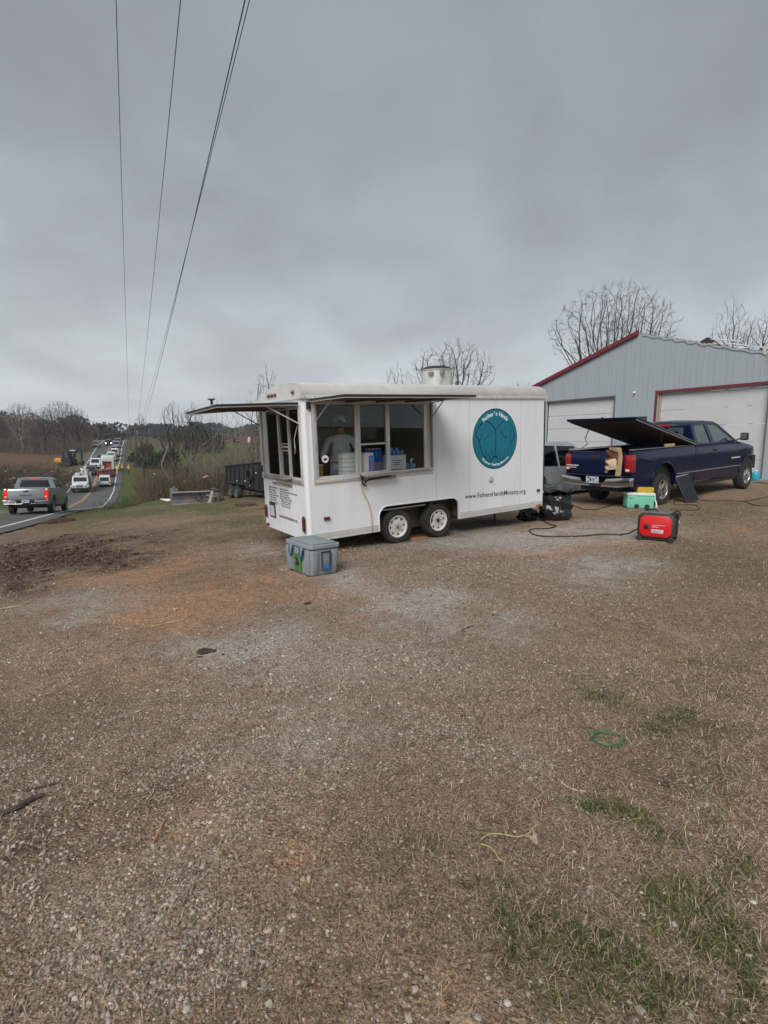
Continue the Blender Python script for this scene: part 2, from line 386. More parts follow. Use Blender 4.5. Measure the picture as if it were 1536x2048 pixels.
def fields(X, Y, Z):
    """amount of every ground kind at world points"""
    px, py = project(np.stack([X, Y, Z], -1)); ok = np.isfinite(px) & (Y > 0.4)
    px = np.where(ok, px, -9e3); py = np.where(ok, py, -9e3)
    n = fbm(X*1.3+3, Y*1.3, 4); n2 = fbm(X*4.1+40, Y*4.1+7, 3)
    wv = np.clip(2.2/np.maximum(Y, .8), .05, 1.0); px = px+(fbm(X*1.1+60, Y*1.1, 4)-.5)*520*wv+(n2-.5)*170*wv; py = py+(fbm(X*1.3, Y*1.3+90, 4)-.5)*300*wv**1.7+(n-.5)*120*wv**1.7
    K = {k: np.zeros(X.shape) for k in ('dust', 'orange', 'dark', 'green', 'stone', 'straw')}
    for (cx, cy, rx, ry, tl, kind, s) in PATCH:
        a = R_(tl); dx = px-cx; dy = py-cy; u = (dx*math.cos(a)+dy*math.sin(a))/rx; v = (-dx*math.sin(a)+dy*math.cos(a))/ry
        g = np.exp(-(u*u+v*v)*1.1); K[kind] = np.maximum(K[kind], g*s)
    for k in K:
        K[k] = K[k]*np.clip(-0.25+3.0*((n if k != 'orange' else n2)*.45+.55*fbm(X*9+len(k), Y*9, 4)-.14), 0, 2)
        K[k] = np.clip(K[k], 0, 1)
    far = sstep(20, 34, np.hypot(X, Y))
    K['green'] = np.maximum(K['green']*(1-far), far*0.0)
    return K, n, n2, far
C_SOIL = np.array([0.250, 0.176, 0.120]); C_DUST = np.array([0.36, 0.335, 0.305]); C_OR = np.array([0.36, 0.205, 0.118]); C_DARK = np.array([0.062, 0.042, 0.031]); C_GR = np.array([0.085, 0.098, 0.032]); C_ST = np.array([0.285, 0.232, 0.185])
def ground_colour(X, Y, Z):
    K, n, n2, far = fields(X, Y, Z)
    c = C_SOIL*(0.8+0.45*n2[..., None])
    n3 = fbm(X*0.45+77, Y*0.45+3, 3)
    c = c*(1-0.35*sstep(.45, .75, n3)[..., None])+np.array([0.085, .07, .05])*0.35*sstep(.45, .75, n3)[..., None]
    mixc = lambda c, col, w: c*(1-w[..., None])+np.asarray(col)*w[..., None]
    c = mixc(c, C_ST, np.clip(K['stone']*0.5, 0, .6))
    c = mixc(c, C_OR, np.clip(K['orange']*1.6, 0, .85))
    c = mixc(c, C_DUST, np.clip(K['dust']*1.45, 0, .88))
    c = mixc(c, C_DARK, np.clip(K['dark']*2.4*sstep(.25, .5, n2+0.1), 0, .94))
    c = mixc(c, C_GR, np.clip(K['green']*1.6, 0, .8))
    # far country: fields, brush floor, red clay
    px, py = project(np.stack([X, Y, Z], -1)); px = np.where(np.isfinite(px), px, 0)
    d2 = (X[..., None]-RD[None, ::4, 0])**2+(Y[..., None]-RD[None, ::4, 1])**2 if X.size < 5e4 else None
    base = np.array([0.095, 0.078, 0.042])*(0.7+0.7*n[..., None])
    gfar = sstep(0.38, 0.62, fbm(X*0.05+5, Y*0.05, 3))*(1-.8*sstep(115, 135, Y)*(1-sstep(-85, -75, X)))
    base = mixc(base, np.array([0.070, 0.088, 0.030]), gfar*0.7)
    field = sstep(112, 128, Y)*sstep(-75, -62, X)*(1-sstep(20, 40, X)); base = mixc(base, np.array([0.068, 0.112, 0.030])*1.0, field*(0.5+0.45*n))
    clay = np.exp(-(((X+88)/30)**2+((Y-122)/22)**2)*1.2)+np.exp(-(((X+118)/30)**2+((Y-145)/18)**2)); base = mixc(base, [0.135, 0.072, 0.048], np.clip(clay*1.3, 0, .9)*(0.6+0.4*n2))
    brush = sstep(33, 40, Y)*(1-sstep(95, 110, Y))*sstep(-36, -28, X); base = mixc(base, [0.085, 0.065, 0.045], brush*0.8)
    clay2 = np.exp(-(((X+11.5)/2.5)**2+((Y-30)/1.3)**2)); base = mixc(base, [0.24, 0.13, 0.085], np.clip(clay2*1.2, 0, .8))
    hill = sstep(300, 330, Y); base = mixc(base, [0.05, 0.06, 0.04], hill*.8)
    return mixc(c, 0*c+1, np.zeros(X.shape))*(1-far[..., None])+base*far[..., None]
GC = ground_colour(GX, GY, GZ)
_m = np.where((GY > 24) & (GY < 230) & (GX < -10) & (GX > -125))
_x, _y = GX[_m], GY[_m]; _lat = np.empty(len(_x)); 
for a in range(0, len(_x), 20000):
    d2 = (_x[a:a+20000, None]-RD[None, :, 0])**2+(_y[a:a+20000, None]-RD[None, :, 1])**2; i = d2.argmin(1); _lat[a:a+20000] = (_x[a:a+20000]-RD[i, 0])*RNL[i, 0]+(_y[a:a+20000]-RD[i, 1])*RNL[i, 1]
_g = np.maximum(sstep(-8.5, -6, _lat)*(1-sstep(-2.0, -1.2, _lat)), sstep(7.8, 8.8, _lat)*(1-sstep(12, 15, _lat)))*(.55+.45*fbm(_x*.3, _y*.3, 3))
GC[_m] = GC[_m]*(1-_g[:, None]*.85)+np.array([.075, .110, .032])*(_g[:, None]*.85)
# beside the road the verge is worn
V_ = np.stack([GX, GY, GZ], -1).reshape(-1, 3); ny_, nx_ = GX.shape
ii = (np.arange(ny_-1)[:, None]*nx_+np.arange(nx_-1)[None, :]).ravel(); F_ = np.stack([ii, ii+1, ii+nx_+1, ii+nx_], 1)
mg = mat('ground_soil', (1, 1, 1), rough=0.95, var=0.25, vscale=18, bump=1.0, bscale=75, spec=0.15, attr='gcol')
def _fine(m):
    t = m.node_tree; n = t.nodes; l = t.links; b = n['Principled BSDF']; src = b.inputs['Base Color'].links[0].from_socket
    co = n.new('ShaderNodeTexCoord'); no = n.new('ShaderNodeTexNoise'); no.inputs['Scale'].default_value = 95; no.inputs['Detail'].default_value = 4; no.inputs['Roughness'].default_value = .7
    l.new(co.outputs['Object'], no.inputs['Vector'])
    r = n.new('ShaderNodeMapRange'); r.inputs[1].default_value = .32; r.inputs[2].default_value = .68; r.inputs[3].default_value = .28; r.inputs[4].default_value = 1.72; l.new(no.outputs['Fac'], r.inputs[0])
    s = n.new('ShaderNodeVectorMath'); s.operation = 'SCALE'; l.new(src, s.inputs[0]); l.new(r.outputs[0], s.inputs['Scale']); l.new(s.outputs[0], b.inputs['Base Color'])
_fine(mg)
ground = struct(fast_mesh('ground', V_, F_, mg, GC.reshape(-1, 3), smooth=True))

# ------------------------------------------------------------------ road with its painted lines
m_asph = mat('asphalt', (0.105, 0.105, 0.108), rough=0.9, var=0.16, vscale=0.6, bump=0.4, bscale=90, spec=0.25, dirt=(0.19, 0.16, 0.13), dirt_amt=0.3, dirt_scale=0.4)
m_white = mat('road_white', (0.62, 0.62, 0.6), rough=0.8, var=0.15, vscale=2, dirt=(0.2, 0.19, 0.18), dirt_amt=0.5, dirt_scale=6)
m_yell = mat('road_yellow', (0.56, 0.31, 0.08), rough=0.8, var=0.15, vscale=2, dirt=(0.2, 0.17, 0.13), dirt_amt=0.5, dirt_scale=6)
def strip(name, l0, l1, dz, m, nlat=1, i0=0, i1=None):
    P = RD[i0:i1]; Nn = RNL[i0:i1]; lat = np.linspace(l0, l1, nlat+1)
    V = []; 
    for k, p in enumerate(P):
        for a in lat: V.append((p[0]+Nn[k][0]*a, p[1]+Nn[k][1]*a, p[2]+dz))
    w = nlat+1; F = [(i*w+j, i*w+j+1, (i+1)*w+j+1, (i+1)*w+j) for i in range(len(P)-1) for j in range(nlat)]
    return struct(fast_mesh(name, V, F, m, smooth=True))
strip('road', RW0, RW1, 0.0, m_asph, 4)
strip('road_edge_marking', -0.07, 0.09, 0.005, m_white); strip('road_edge_marking', 6.25, 6.41, 0.005, m_white)
strip('road_centre_marking', 3.0, 3.12, 0.005, m_yell); strip('road_centre_marking', 3.24, 3.36, 0.005, m_yell)

# ------------------------------------------------------------------ loose ground cover (uncountable): stones and blades
def scatter(n, ymin, ymax, power=1.0, spread=0.80):
    """points on the ground inside the wedge the photo looks over, denser near the camera"""
    u = rng.random(n); y = ymin*(ymax/ymin)**(u**power); x = (rng.random(n)*2-1)*(spread*y+0.5)
    return x, y
def rocks(name, x, y, r, cols, m, flat=0.6, sink=0.3):
    n = len(x); z = terrain(x, y)
    p = (1+5**.5)/2
    ico = np.array([(-1,p,0),(1,p,0),(-1,-p,0),(1,-p,0),(0,-1,p),(0,1,p),(0,-1,-p),(0,1,-p),(p,0,-1),(p,0,1),(-p,0,-1),(-p,0,1)])/math.sqrt(1+p*p)
    fi = np.array([(0,11,5),(0,5,1),(0,1,7),(0,7,10),(0,10,11),(1,5,9),(5,11,4),(11,10,2),(10,7,6),(7,1,8),(3,9,4),(3,4,2),(3,2,6),(3,6,8),(3,8,9),(4,9,5),(2,4,11),(6,2,10),(8,6,7),(9,8,1)])
    V = ico[None]*(1+rng.uniform(-.28, .28, (n, 12, 1)))
    V = V*np.stack([rng.uniform(.75, 1.3, n), rng.uniform(.7, 1.1, n), rng.uniform(.45, .85, n)*flat/0.6], 1)[:, None, :]
    a = rng.random(n)*6.283; b = rng.normal(0, .35, n)
    ca, sa, cb_, sb = np.cos(a), np.sin(a), np.cos(b), np.sin(b)
    X = V[..., 0]; Yv = V[..., 1]*cb_[:, None]-V[..., 2]*sb[:, None]; Zv = V[..., 1]*sb[:, None]+V[..., 2]*cb_[:, None]
    X2 = X*ca[:, None]-Yv*sa[:, None]; Y2 = X*sa[:, None]+Yv*ca[:, None]
    P = np.stack([X2, Y2, Zv], -1)*r[:, None, None]+np.stack([x, y, z+r*flat*(1-2*sink)*0.5], 1)[:, None, :]
    F = fi[None]+(np.arange(n)*12)[:, None, None]
    C = np.repeat(cols, 12, axis=0)
    o = fast_mesh(name, P.reshape(-1, 3), F.reshape(-1, 3), m, C); o['kind'] = 'stuff'; return o
x, y = scatter(420000, 1.0, 24, 0.80); z = terrain(x, y, False); K, n_, n2_, far_ = fields(x, y, z)
cl = fbm(x*2.2+11, y*2.2+5, 3)
dens = 0.07+0.95*K['stone']*(.35+.65*sstep(.38, .60, cl))+0.45*K['dust']*sstep(.35, .6, cl)+0.08*K['orange']; dens *= np.where(K['green'] > .4, .2, 1); dens = dens*np.clip(1-(y-14)/10, 0, 1)
keep = rng.random(len(x)) < dens; x = x[keep]; y = y[keep]; K = {k: v[keep] for k, v in K.items()}
r = np.clip(rng.lognormal(-5.46, 0.38, len(x)), .0022, .013)*np.clip(0.9+y*0.05, 1, 1.7)
t = rng.random(len(x))[:, None]; sc = rng.uniform(.65, 1.35, len(x))[:, None]
cols = np.where(t < .52, np.array([[.34, .30, .265]]), np.where(t < .80, np.array([[.31, .235, .18]]), np.where(t < .87, np.array([[.43, .40, .36]]), np.array([[.12, .088, .068]]))))*sc
m_stone = mat('stone', (1, 1, 1), rough=0.85, var=0.2, vscale=60, spec=0.3, attr='gcol')
rocks('gravel', x, y, r, cols, m_stone)
print('stones', len(x))
def blades(name, x, y, length, width, lean, cols, m, curl=0.5, z0=0.0):
    n = len(x); z = terrain(x, y)+z0; a = rng.random(n)*6.283; dx, dy = np.cos(a), np.sin(a); tx, ty = -dy, dx
    P = []; s = np.array([0, .4, .75, 1.0]); wd = np.array([1, .85, .55, .08])
    th = lean
    for k in range(4):
        hh = length*s[k]*np.cos(th*(0.6+curl*s[k])); rr = length*s[k]*np.sin(np.clip(th*(0.6+curl*s[k]), 0, 1.57))
        c = np.stack([x+dx*rr, y+dy*rr, z+np.maximum(hh, 0.001+0.002*s[k])-0.003], 1); w = np.stack([tx, ty, 0*tx], 1)*(width*wd[k]/2)[:, None]
        P += [c-w, c+w]
    V = np.stack(P, 1); f = np.array([(0,1,3,2),(2,3,5,4),(4,5,7,6)]); F = f[None]+(np.arange(n)*8)[:, None, None]
    o = fast_mesh(name, V.reshape(-1, 3), F.reshape(-1, 4), m, np.repeat(cols, 8, axis=0)); o['kind'] = 'stuff'; return o
m_straw = mat('dry_grass', (1, 1, 1), rough=0.8, var=0.15, vscale=30, spec=0.2, attr='gcol')
x, y = scatter(420000, 1.0, 24, 0.70); z = terrain(x, y, False); K, n_, n2_, far_ = fields(x, y, z)
dens = 0.62*(1-np.clip(K['dust']*1.3+K['orange']*0.8, 0, .93))*(1-.55*K['stone']*sstep(.4, .6, fbm(x*2.2+11, y*2.2+5, 3)))*sstep(.22, .5, fbm(x*1.7, y*1.7+50, 3)+0.1); dens += .4*K['straw']
right = sstep(-1.2, 1.2, x/np.maximum(y, 1)*2.2+0.4); dens *= 0.42+0.75*right
keep = rng.random(len(x)) < dens; x = x[keep]; y = y[keep]; n = len(x)
t = rng.random(n)[:, None]; sc = rng.uniform(.6, 1.35, n)[:, None]*(0.6+.8*fbm(x*.9+4, y*.9+8, 2))[:, None]
cols = np.where(t < .50, np.array([[.31, .235, .17]]), np.where(t < .76, np.array([[.15, .105, .075]]), np.where(t < .92, np.array([[.42, .335, .25]]), np.array([[.25, .15, .125]]))))*sc
blades('dry_grass', x, y, rng.uniform(.015, .05, n), rng.uniform(.0016, .0036, n)*np.clip(.9+y*.09, 1, 2.2), rng.uniform(.7, 1.55, n), cols, m_straw)
print('straw', n)
x, y = scatter(420000, 1.0, 34, 0.75); z = terrain(x, y, False); K, n_, n2_, far_ = fields(x, y, z)
dens = np.clip(K['green']*2.1-0.25, 0, 1)*sstep(.36, .56, fbm(x*4+1, y*4+2, 3))
keep = rng.random(len(x)) < dens; x = x[keep]; y = y[keep]; n = len(x)
sc = rng.uniform(.55, 1.4, n)[:, None]*(0.6+.8*fbm(x*2, y*2+8, 2))[:, None]; t = rng.random(n)[:, None]
cols = np.where(t < .6, np.array([[.074, .100, .030]]), np.where(t < .82, np.array([[.135, .14, .05]]), np.where(t < .92, np.array([[.045, .06, .022]]), np.array([[.30, .24, .15]]))))*sc
tall = fbm(x*1.5+30, y*1.5, 2)
blades('green_grass', x, y, rng.uniform(.014, .042, n)*(0.5+1.1*tall), rng.uniform(.002, .0042, n)*np.clip(.9+y*.08, 1, 3), rng.uniform(.15, 1.2, n), cols, m_straw)
print('green', n)
# clods of churned soil in the dark patches on the left
x, y = scatter(60000, 3.0, 34, .6, 0.85); z = terrain(x, y, False); K, n_, n2_, far_ = fields(x, y, z)
keep = rng.random(len(x)) < np.clip(K['dark']*1.1-.30, 0, 1)*(x/np.maximum(y, 1) < -.42); x = x[keep]; y = y[keep]
rocks('soil_clods', x, y, np.clip(rng.lognormal(-4.0, .5, len(x)), .006, .05), np.array([[.075, .05, .036]])*rng.uniform(.5, 1.5, (len(x), 1)), mat('churned_soil', (1, 1, 1), rough=1, var=.4, vscale=40, spec=.1, bump=1, bscale=80, attr='gcol'))
# ------------------------------------------------------------------ shared materials
m_tyre = mat('tyre_rubber', (0.028, 0.027, 0.026), rough=0.85, var=0.25, vscale=12, bump=0.3, dirt=(0.12, 0.10, 0.08), dirt_amt=0.4, dirt_scale=5)
m_black = mat('black_plastic', (0.02, 0.02, 0.022), rough=0.5, var=0.2, vscale=8)
m_blackm = mat('black_steel', (0.018, 0.018, 0.02), rough=0.6, var=0.3, vscale=6, dirt=(0.09, 0.07, 0.05), dirt_amt=0.3)
m_alu = mat('aluminium', (0.70, 0.70, 0.69), rough=0.45, metal=0.35, var=0.12, vscale=9, bump=0.1, dirt=(0.25, 0.23, 0.2), dirt_amt=0.5, dirt_scale=9)
m_alud = mat('weathered_aluminium', (0.40, 0.39, 0.38), rough=0.55, metal=0.5, var=0.18, vscale=9, dirt=(0.14, 0.13, 0.12), dirt_amt=0.6, dirt_scale=7)
m_chrome = mat('chrome', (0.48, 0.48, 0.49), rough=0.14, metal=1.0, var=0.1, vscale=5, dirt=(0.25, 0.22, 0.2), dirt_amt=0.25)
m_paint = mat('trailer_white', (0.775, 0.79, 0.825), rough=0.42, var=0.035, vscale=1.6, bump=0.05, bscale=3, dirt=(0.42, 0.39, 0.35), dirt_amt=0.2, dirt_scale=4.5, stretch=(1, 1, 0.22))
m_cap = mat('trailer_roof_white', (0.54, 0.535, 0.52), rough=0.5, var=0.06, vscale=4, dirt=(0.35, 0.33, 0.3), dirt_amt=0.4, dirt_scale=5)
m_red = mat('red_lens', (0.32, 0.012, 0.012), rough=0.2, var=0.15, vscale=20, coat=0.5)
m_dred = mat('dark_red_lens', (0.13, 0.012, 0.012), rough=0.25, var=0.15, vscale=20, coat=0.5)
m_glass = glass('clear_glass', (0.96, 0.98, 0.98), 0.24)
m_tglass = glass('tinted_glass', (0.55, 0.62, 0.60), 0.5)
m_screen = glass('insect_screen', (0.42, 0.40, 0.38), 0.05)
m_teal = mat('teal_vinyl', (0.0, 0.165, 0.245), rough=0.45, var=0.05, vscale=8)
m_navy = mat('navy_vinyl', (0.008, 0.022, 0.085), rough=0.5, var=0.05)
m_lett = mat('white_vinyl', (0.72, 0.82, 0.82), rough=0.5, var=0.03)
m_ink = mat('black_vinyl', (0.02, 0.02, 0.025), rough=0.5, var=0.05)
m_ink2 = mat('faded_black_vinyl', (0.10, 0.10, 0.11), rough=0.6, var=0.1)
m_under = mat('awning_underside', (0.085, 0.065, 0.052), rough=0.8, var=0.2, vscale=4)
m_white = mat('white_plastic', (0.72, 0.72, 0.71), rough=0.5, var=0.05, vscale=10)
m_rim = mat('white_wheel_paint', (0.66, 0.65, 0.62), rough=0.45, var=0.08, vscale=9, dirt=(0.28, 0.22, 0.16), dirt_amt=0.5, dirt_scale=8)
m_dark = mat('dark_interior', (0.035, 0.034, 0.033), rough=0.7, var=0.3, vscale=3)
m_wood = mat('weathered_wood', (0.30, 0.15, 0.07), rough=0.85, var=0.3, vscale=8, stretch=(1, 8, 8))
m_steel = mat('brushed_steel', (0.45, 0.45, 0.46), rough=0.35, metal=0.9, var=0.1, vscale=4)

# ------------------------------------------------------------------ the food trailer
TU = Vector((0.83699584, 0.54396693, 0.0594806)); TV = Vector((-0.54537759, 0.83813768, 0.00940795)); TW = Vector((-0.04473532, -0.0403138, 0.99818513))
TO = Vector((-1.049, 7.466, -1.366+EYE))
TM = Matrix(((TU.x, TV.x, TW.x, TO.x), (TU.y, TV.y, TW.y, TO.y), (TU.z, TV.z, TW.z, TO.z), (0, 0, 0, 1)))
LT, WT = 4.88, 1.72
def side_sh(px, py, off=0.0):
    """photo pixel -> (along, up) on the trailer's near side"""
    d = Vector(ray(px, py)); o = TO-Vector((0, 0, EYE))+TV*off; t = o.dot(TV)/d.dot(TV); P = d*t-o; return P.dot(TU), P.dot(TW)
tr = empty('food_trailer', 'white concession trailer with raised service awnings, blue round hands logo and tandem white wheels', 'food trailer', M=TM)
# near side wall with the service window opening and the rounded wheel well
def arc(cx, cz, r, a0, a1, n=6): return [(cx+r*math.cos(R_(a0+(a1-a0)*i/n)), cz+r*math.sin(R_(a0+(a1-a0)*i/n))) for i in range(n+1)]
well = [(1.175, 0.0)]+arc(1.335, 0.22, 0.16, 180, 90)+arc(2.62, 0.22, 0.155, 90, 0)+[(2.775, 0.0)]
outer = [(0.05, 0)]+well+[(LT-0.05, 0), (LT-0.05, 2.06), (0.05, 2.06)]
hole = [(0.17, 0.88), (0.17, 1.95), (2.15, 1.95), (2.15, 0.88)]
MB().plate(outer, 0.0, 0.035, [hole]).build('side_wall', m_paint, tr)
MB().plate([(0.05, 0), (LT-0.05, 0), (LT-0.05, 2.06), (0.05, 2.06)], WT-0.035, WT).build('side_wall', m_paint, tr)
MB().plate([(0.05, 0), (WT-0.05, 0), (WT-0.05, 2.04), (0.05, 2.04)], 0.0, 0.035, [[(0.13, 0.86), (0.13, 1.90), (1.60, 1.90), (1.60, 0.86)]], axis='x').build('rear_wall', m_paint, tr)
MB().box(LT-0.035, LT, 0.05, WT-0.05, 0, 2.04).build('front_wall', m_paint, tr)
for cx, cy, a0 in ((0.05, 0.05, 180), (LT-0.05, 0.05, 270), (LT-0.05, WT-0.05, 0), (0.05, WT-0.05, 90)):
    pts = [(cx, cy)]+[(cx+0.053*math.cos(R_(a0+90*i/6)), cy+0.053*math.sin(R_(a0+90*i/6))) for i in range(7)]
    MB().plate(pts, 0.0, 2.06, axis='z').build('corner_post', m_paint, tr, smooth=True)
# roof cap: crowned section swept along the trailer
sec = [(-0.012, 2.03), (-0.022, 2.05), (-0.018, 2.13), (0.0, 2.18), (0.05, 2.205), (0.25, 2.228), (0.6, 2.243), (0.9, 2.235), (1.17, 2.205), (1.43, 2.145), (1.62, 2.09), (1.73, 2.05), (1.735, 2.03)]
rb = MB(); secs = []
for s_, k in ((-0.02, 0.0), (0.0, 0.012), (LT-0.1, 0.012), (LT-0.02, -0.02), (LT+0.02, -0.10)):
    secs.append([(s_, p[0], p[1] if p[1] <= 2.05 else p[1]+k*((p[1]-2.05)/0.19)) for p in sec])
vs = [p for q in secs for p in q]; n = len(sec); fs = []
for i in range(len(secs)-1):
    for k in range(n-1): fs.append((i*n+k, i*n+k+1, (i+1)*n+k+1, (i+1)*n+k))
fs.append(tuple(range(n))); fs.append(tuple(range((len(secs)-1)*n, len(secs)*n))[::-1])
for i in range(len(secs)-1): fs.append((i*n, (i+1)*n, (i+1)*n+n-1, i*n+n-1))
rb.add(vs, fs); rb.build('roof', m_cap, tr, smooth=True, auto=30)
tb = MB().box(-0.028, LT+0.02, -0.028, -0.012, 2.0, 2.045).box(-0.028, -0.012, -0.0121, WT+0.012, 2.0, 2.045)
tb.build('drip_rail', m_alu, tr)
# aluminium skirt along the foot
for a_, b_ in ((0.05, 1.172), (2.778, LT-0.05)): MB().plate([(-.012, 0), (-.001, 0), (-.001, .105), (-.006, .105), (-.006, .052), (-.010, .052), (-.010, .045), (-.006, .045), (-.006, .018), (-.012, .018)], a_, b_, axis='x').build('skirt', m_cap, tr)
# rolled edge of the wheel well
wp = [(p[0], -0.004, p[1]) for p in well]
MB().tube(wp, 0.009, 6).build('wheel_well_trim', m_paint, tr, smooth=True)
# wheel well liner, chassis
MB().box(1.10, 2.85, 0.36, 0.39, -0.10, 0.40).box(1.10, 2.85, 0.04, 0.359, 0.40, 0.42).box(1.08, 1.10, 0.04, 0.39, 0.0, 0.42).box(2.85, 2.87, 0.04, 0.39, 0.0, 0.42).build('wheel_well_liner', mat('well_liner', (0.10, 0.095, 0.075), rough=0.8, var=0.3, vscale=5), tr)
ch = MB().box(0.1, LT+0.05, 0.40, 0.47, -0.07, 0.0).box(0.1, LT+0.05, WT-0.47, WT-0.40, -0.07, 0.0)
for s_ in (0.3, 1.0, 3.0, 3.8, 4.6): ch.box(s_, s_+0.05, 0.471, WT-0.471, -0.06, 0.0)
ch.box(1.3, 2.6, 0.42, 0.46, -0.16, -0.071)
for s_ in (1.545, 2.36): ch.tube([(s_, 0.12, 0.02), (s_, WT-0.12, 0.02)], 0.03, 8)
ch.tube([(3.9, 0.3, -0.07), (3.9, 0.3, -0.3)], 0.02, 6)
ch.build('chassis', m_blackm, tr)
# the floor and a dark, furnished inside
MB().plate([(.036, .036), (1.10, .036), (1.10, .42), (2.85, .42), (2.85, .036), (LT-.036, .036), (LT-.036, WT-.036), (2.85, WT-.036), (2.85, WT-.42), (1.10, WT-.42), (1.10, WT-.036), (.036, WT-.036)], .002, .03, axis='z').build('floor', m_dark, tr)
MB().box(0.036, LT-0.036, 0.036, WT-0.036, 1.985, 2.0).build('ceiling', mat('inner_ceiling', (.40, .39, .38), rough=.7), tr)
MB().box(0.05, LT-0.04, WT-0.06, WT-0.036, 0.031, 1.98).build('inner_panelling', mat('inner_panel', (0.42, 0.42, 0.41), rough=0.5, var=0.25, vscale=3), tr)
MB().box(2.2, 2.24, 0.036, WT-0.1, 0.031, 1.98).build('partition', m_dark, tr)
MB().box(0.18, 2.15, 0.045, 0.42, 0.855, 0.875).box(0.2, 2.1, 0.05, 0.4, 0.3, 0.32).build('serving_counter', m_steel, tr, bevel=0.004)
MB().box(0.5, 2.15, 1.25, WT-0.08, 0.03, 0.85).box(0.9, 1.5, 1.2, WT-0.08, 0.851, 1.12).box(1.55, 2.1, 1.15, WT-0.08, 0.851, 1.35).build('griddle', m_blackm, tr, bevel=0.01)
MB().plate([(0.95, 1.66), (1.25, 1.95), (WT-.07, 1.95), (WT-.07, 1.60), (1.0, 1.60)], 0.9, 2.15, axis='x').build('cooker_hood', m_steel, tr)
MB().box(0.1, 0.88, WT-0.28, WT-0.062, 1.45, 1.47).box(0.1, 0.88, WT-0.28, WT-0.062, 1.15, 1.17).build('shelf', m_alud, tr)
# service window, near side
def rect_frame(mb, x0, x1, z0, z1, w, y0, y1):
    mb.box(x0, x1, y0, y1, z0, z0+w); mb.box(x0, x1, y0, y1, z1-w, z1); mb.box(x0, x0+w, y0, y1, z0+w, z1-w); mb.box(x1-w, x1, y0, y1, z0+w, z1-w)
wf = MB(); rect_frame(wf, 0.115, 2.215, 0.825, 1.975, 0.055, -0.022, -0.001)
wf.box(0.17, 2.15, 0.0, 0.033, 0.88, 0.915); wf.box(0.17, 2.15, 0.0, 0.033, 1.915, 1.95); wf.box(0.17, 0.205, 0.0, 0.033, 0.915, 1.915); wf.box(2.07, 2.15, 0.0, 0.033, 0.915, 1.915)
wf.box(0.81, 0.845, -0.012, 0.033, 0.915, 1.915).box(0.846, 0.905, 0.004, 0.033, 0.915, 1.915)
wf.box(1.345, 1.372, -0.010, 0.033, 0.915, 1.915).box(1.373, 1.42, 0.004, 0.033, 0.915, 1.915)
wf.box(0.906, 1.344, 0.004, 0.028, 1.325, 1.352).box(0.906, 1.344, 0.0, 0.03, 0.9151, 0.93)
fr = wf.build('window_frame', m_alu, tr, bevel=0.003)
for a, b, c, d in ((0.206, 0.809, 0.916, 1.914), (0.906, 1.344, 1.353, 1.914), (1.421, 2.069, 0.916, 1.914)):
    MB().box(a, b, 0.014, 0.018, c, d).build('window_pane', m_glass, fr)
rc = MB()
for k in range(15): rc.lathe([(0.0, -0.029), (0.006, -0.027), (0.008, -0.0215)], c=(0.14+k*0.146, 0, 0.852), axis='y', sides=6); rc.lathe([(0.0, -0.029), (0.006, -0.027), (0.008, -0.0215)], c=(0.14+k*0.146, 0, 1.95), axis='y', sides=6)
rc.build('screw', m_alud, fr)
# folding serving tray under the middle window
MB().plate([(0.87, -0.02), (0.9, -0.17), (1.42, -0.17), (1.5, -0.02)], 0.868, 0.885, axis='z').box(0.88, 1.49, -0.036, -0.0225, 0.80, 0.866).build('serving_tray', m_alud, tr, bevel=0.004)
# small vertical panel leaning at the right of the window, and the cables
MB().box(2.17, 2.20, -0.06, -0.024, 0.92, 1.93).build('shutter_jamb', mat('grey_jamb', (.24, .235, .23), rough=.6), tr, bevel=0.004)
# side awning
def awning(name, L0, L1, hinge_h, e, drop, f, und):
    """panel hinged at hinge_h; f maps (along, out, up) to trailer coordinates"""
    mb = MB(); th = 0.020
    def q(a, o, t): return f(a, o, hinge_h-drop*(o/e)+t)
    vs = [q(a, o, t) for a in (L0, L1) for o in (0.0, e) for t in (0, th)]
    mb.add(vs, [(0,1,3,2),(4,6,7,5),(0,4,5,1),(2,3,7,6),(1,5,7,3),(0,2,6,4)])
    a_ = mb.build(name, m_cap, tr)
    ub = MB()
    vs = [q(a, o, -0.003) for a in (L0+0.03, L1-0.03) for o in (0.02, e-0.03)]; vs += [q(a, o, -0.0005) for a in (L0+0.03, L1-0.03) for o in (0.02, e-0.03)]
    ub.add(vs, [(0,2,3,1),(4,5,7,6),(0,1,5,4),(2,6,7,3),(0,4,6,2),(1,3,7,5)])
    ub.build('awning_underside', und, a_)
    eb = MB()
    def bar(a0, a1, o0, o1, t0, t1):
        vs = [q(a, o, t) for a in (a0, a1) for o in (o0, o1) for t in (t0, t1)]
        eb.add(vs, [(0,1,3,2),(4,6,7,5),(0,4,5,1),(2,3,7,6),(1,5,7,3),(0,2,6,4)])
    bar(L0-0.004, L1+0.004, e+0.001, e+0.018, -0.012, th+0.003); bar(L0-0.02, L0-0.004, 0, e+0.018, -0.012, th+0.003); bar(L1+0.004, L1+0.02, 0, e+0.018, -0.012, th+0.003)
    eb.build('awning_edge', m_alu, a_)
    bb = MB(); eb = bb; bar(L0-0.02, L1+0.02, e+0.0185, e+0.024, 0.0, th+0.010); bar(L0-0.026, L0-0.0205, 0, e+0.024, 0, th+0.010)
    bb.build('awning_seal', m_black, a_)
    return a_
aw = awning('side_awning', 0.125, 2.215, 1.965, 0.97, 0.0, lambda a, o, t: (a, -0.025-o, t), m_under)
aw2 = awning('rear_awning', 0.10, 1.66, 1.925, 1.10, 0.02, lambda a, o, t: (-0.025-o, a, t-.045*a/1.66*o/1.1), m_under)
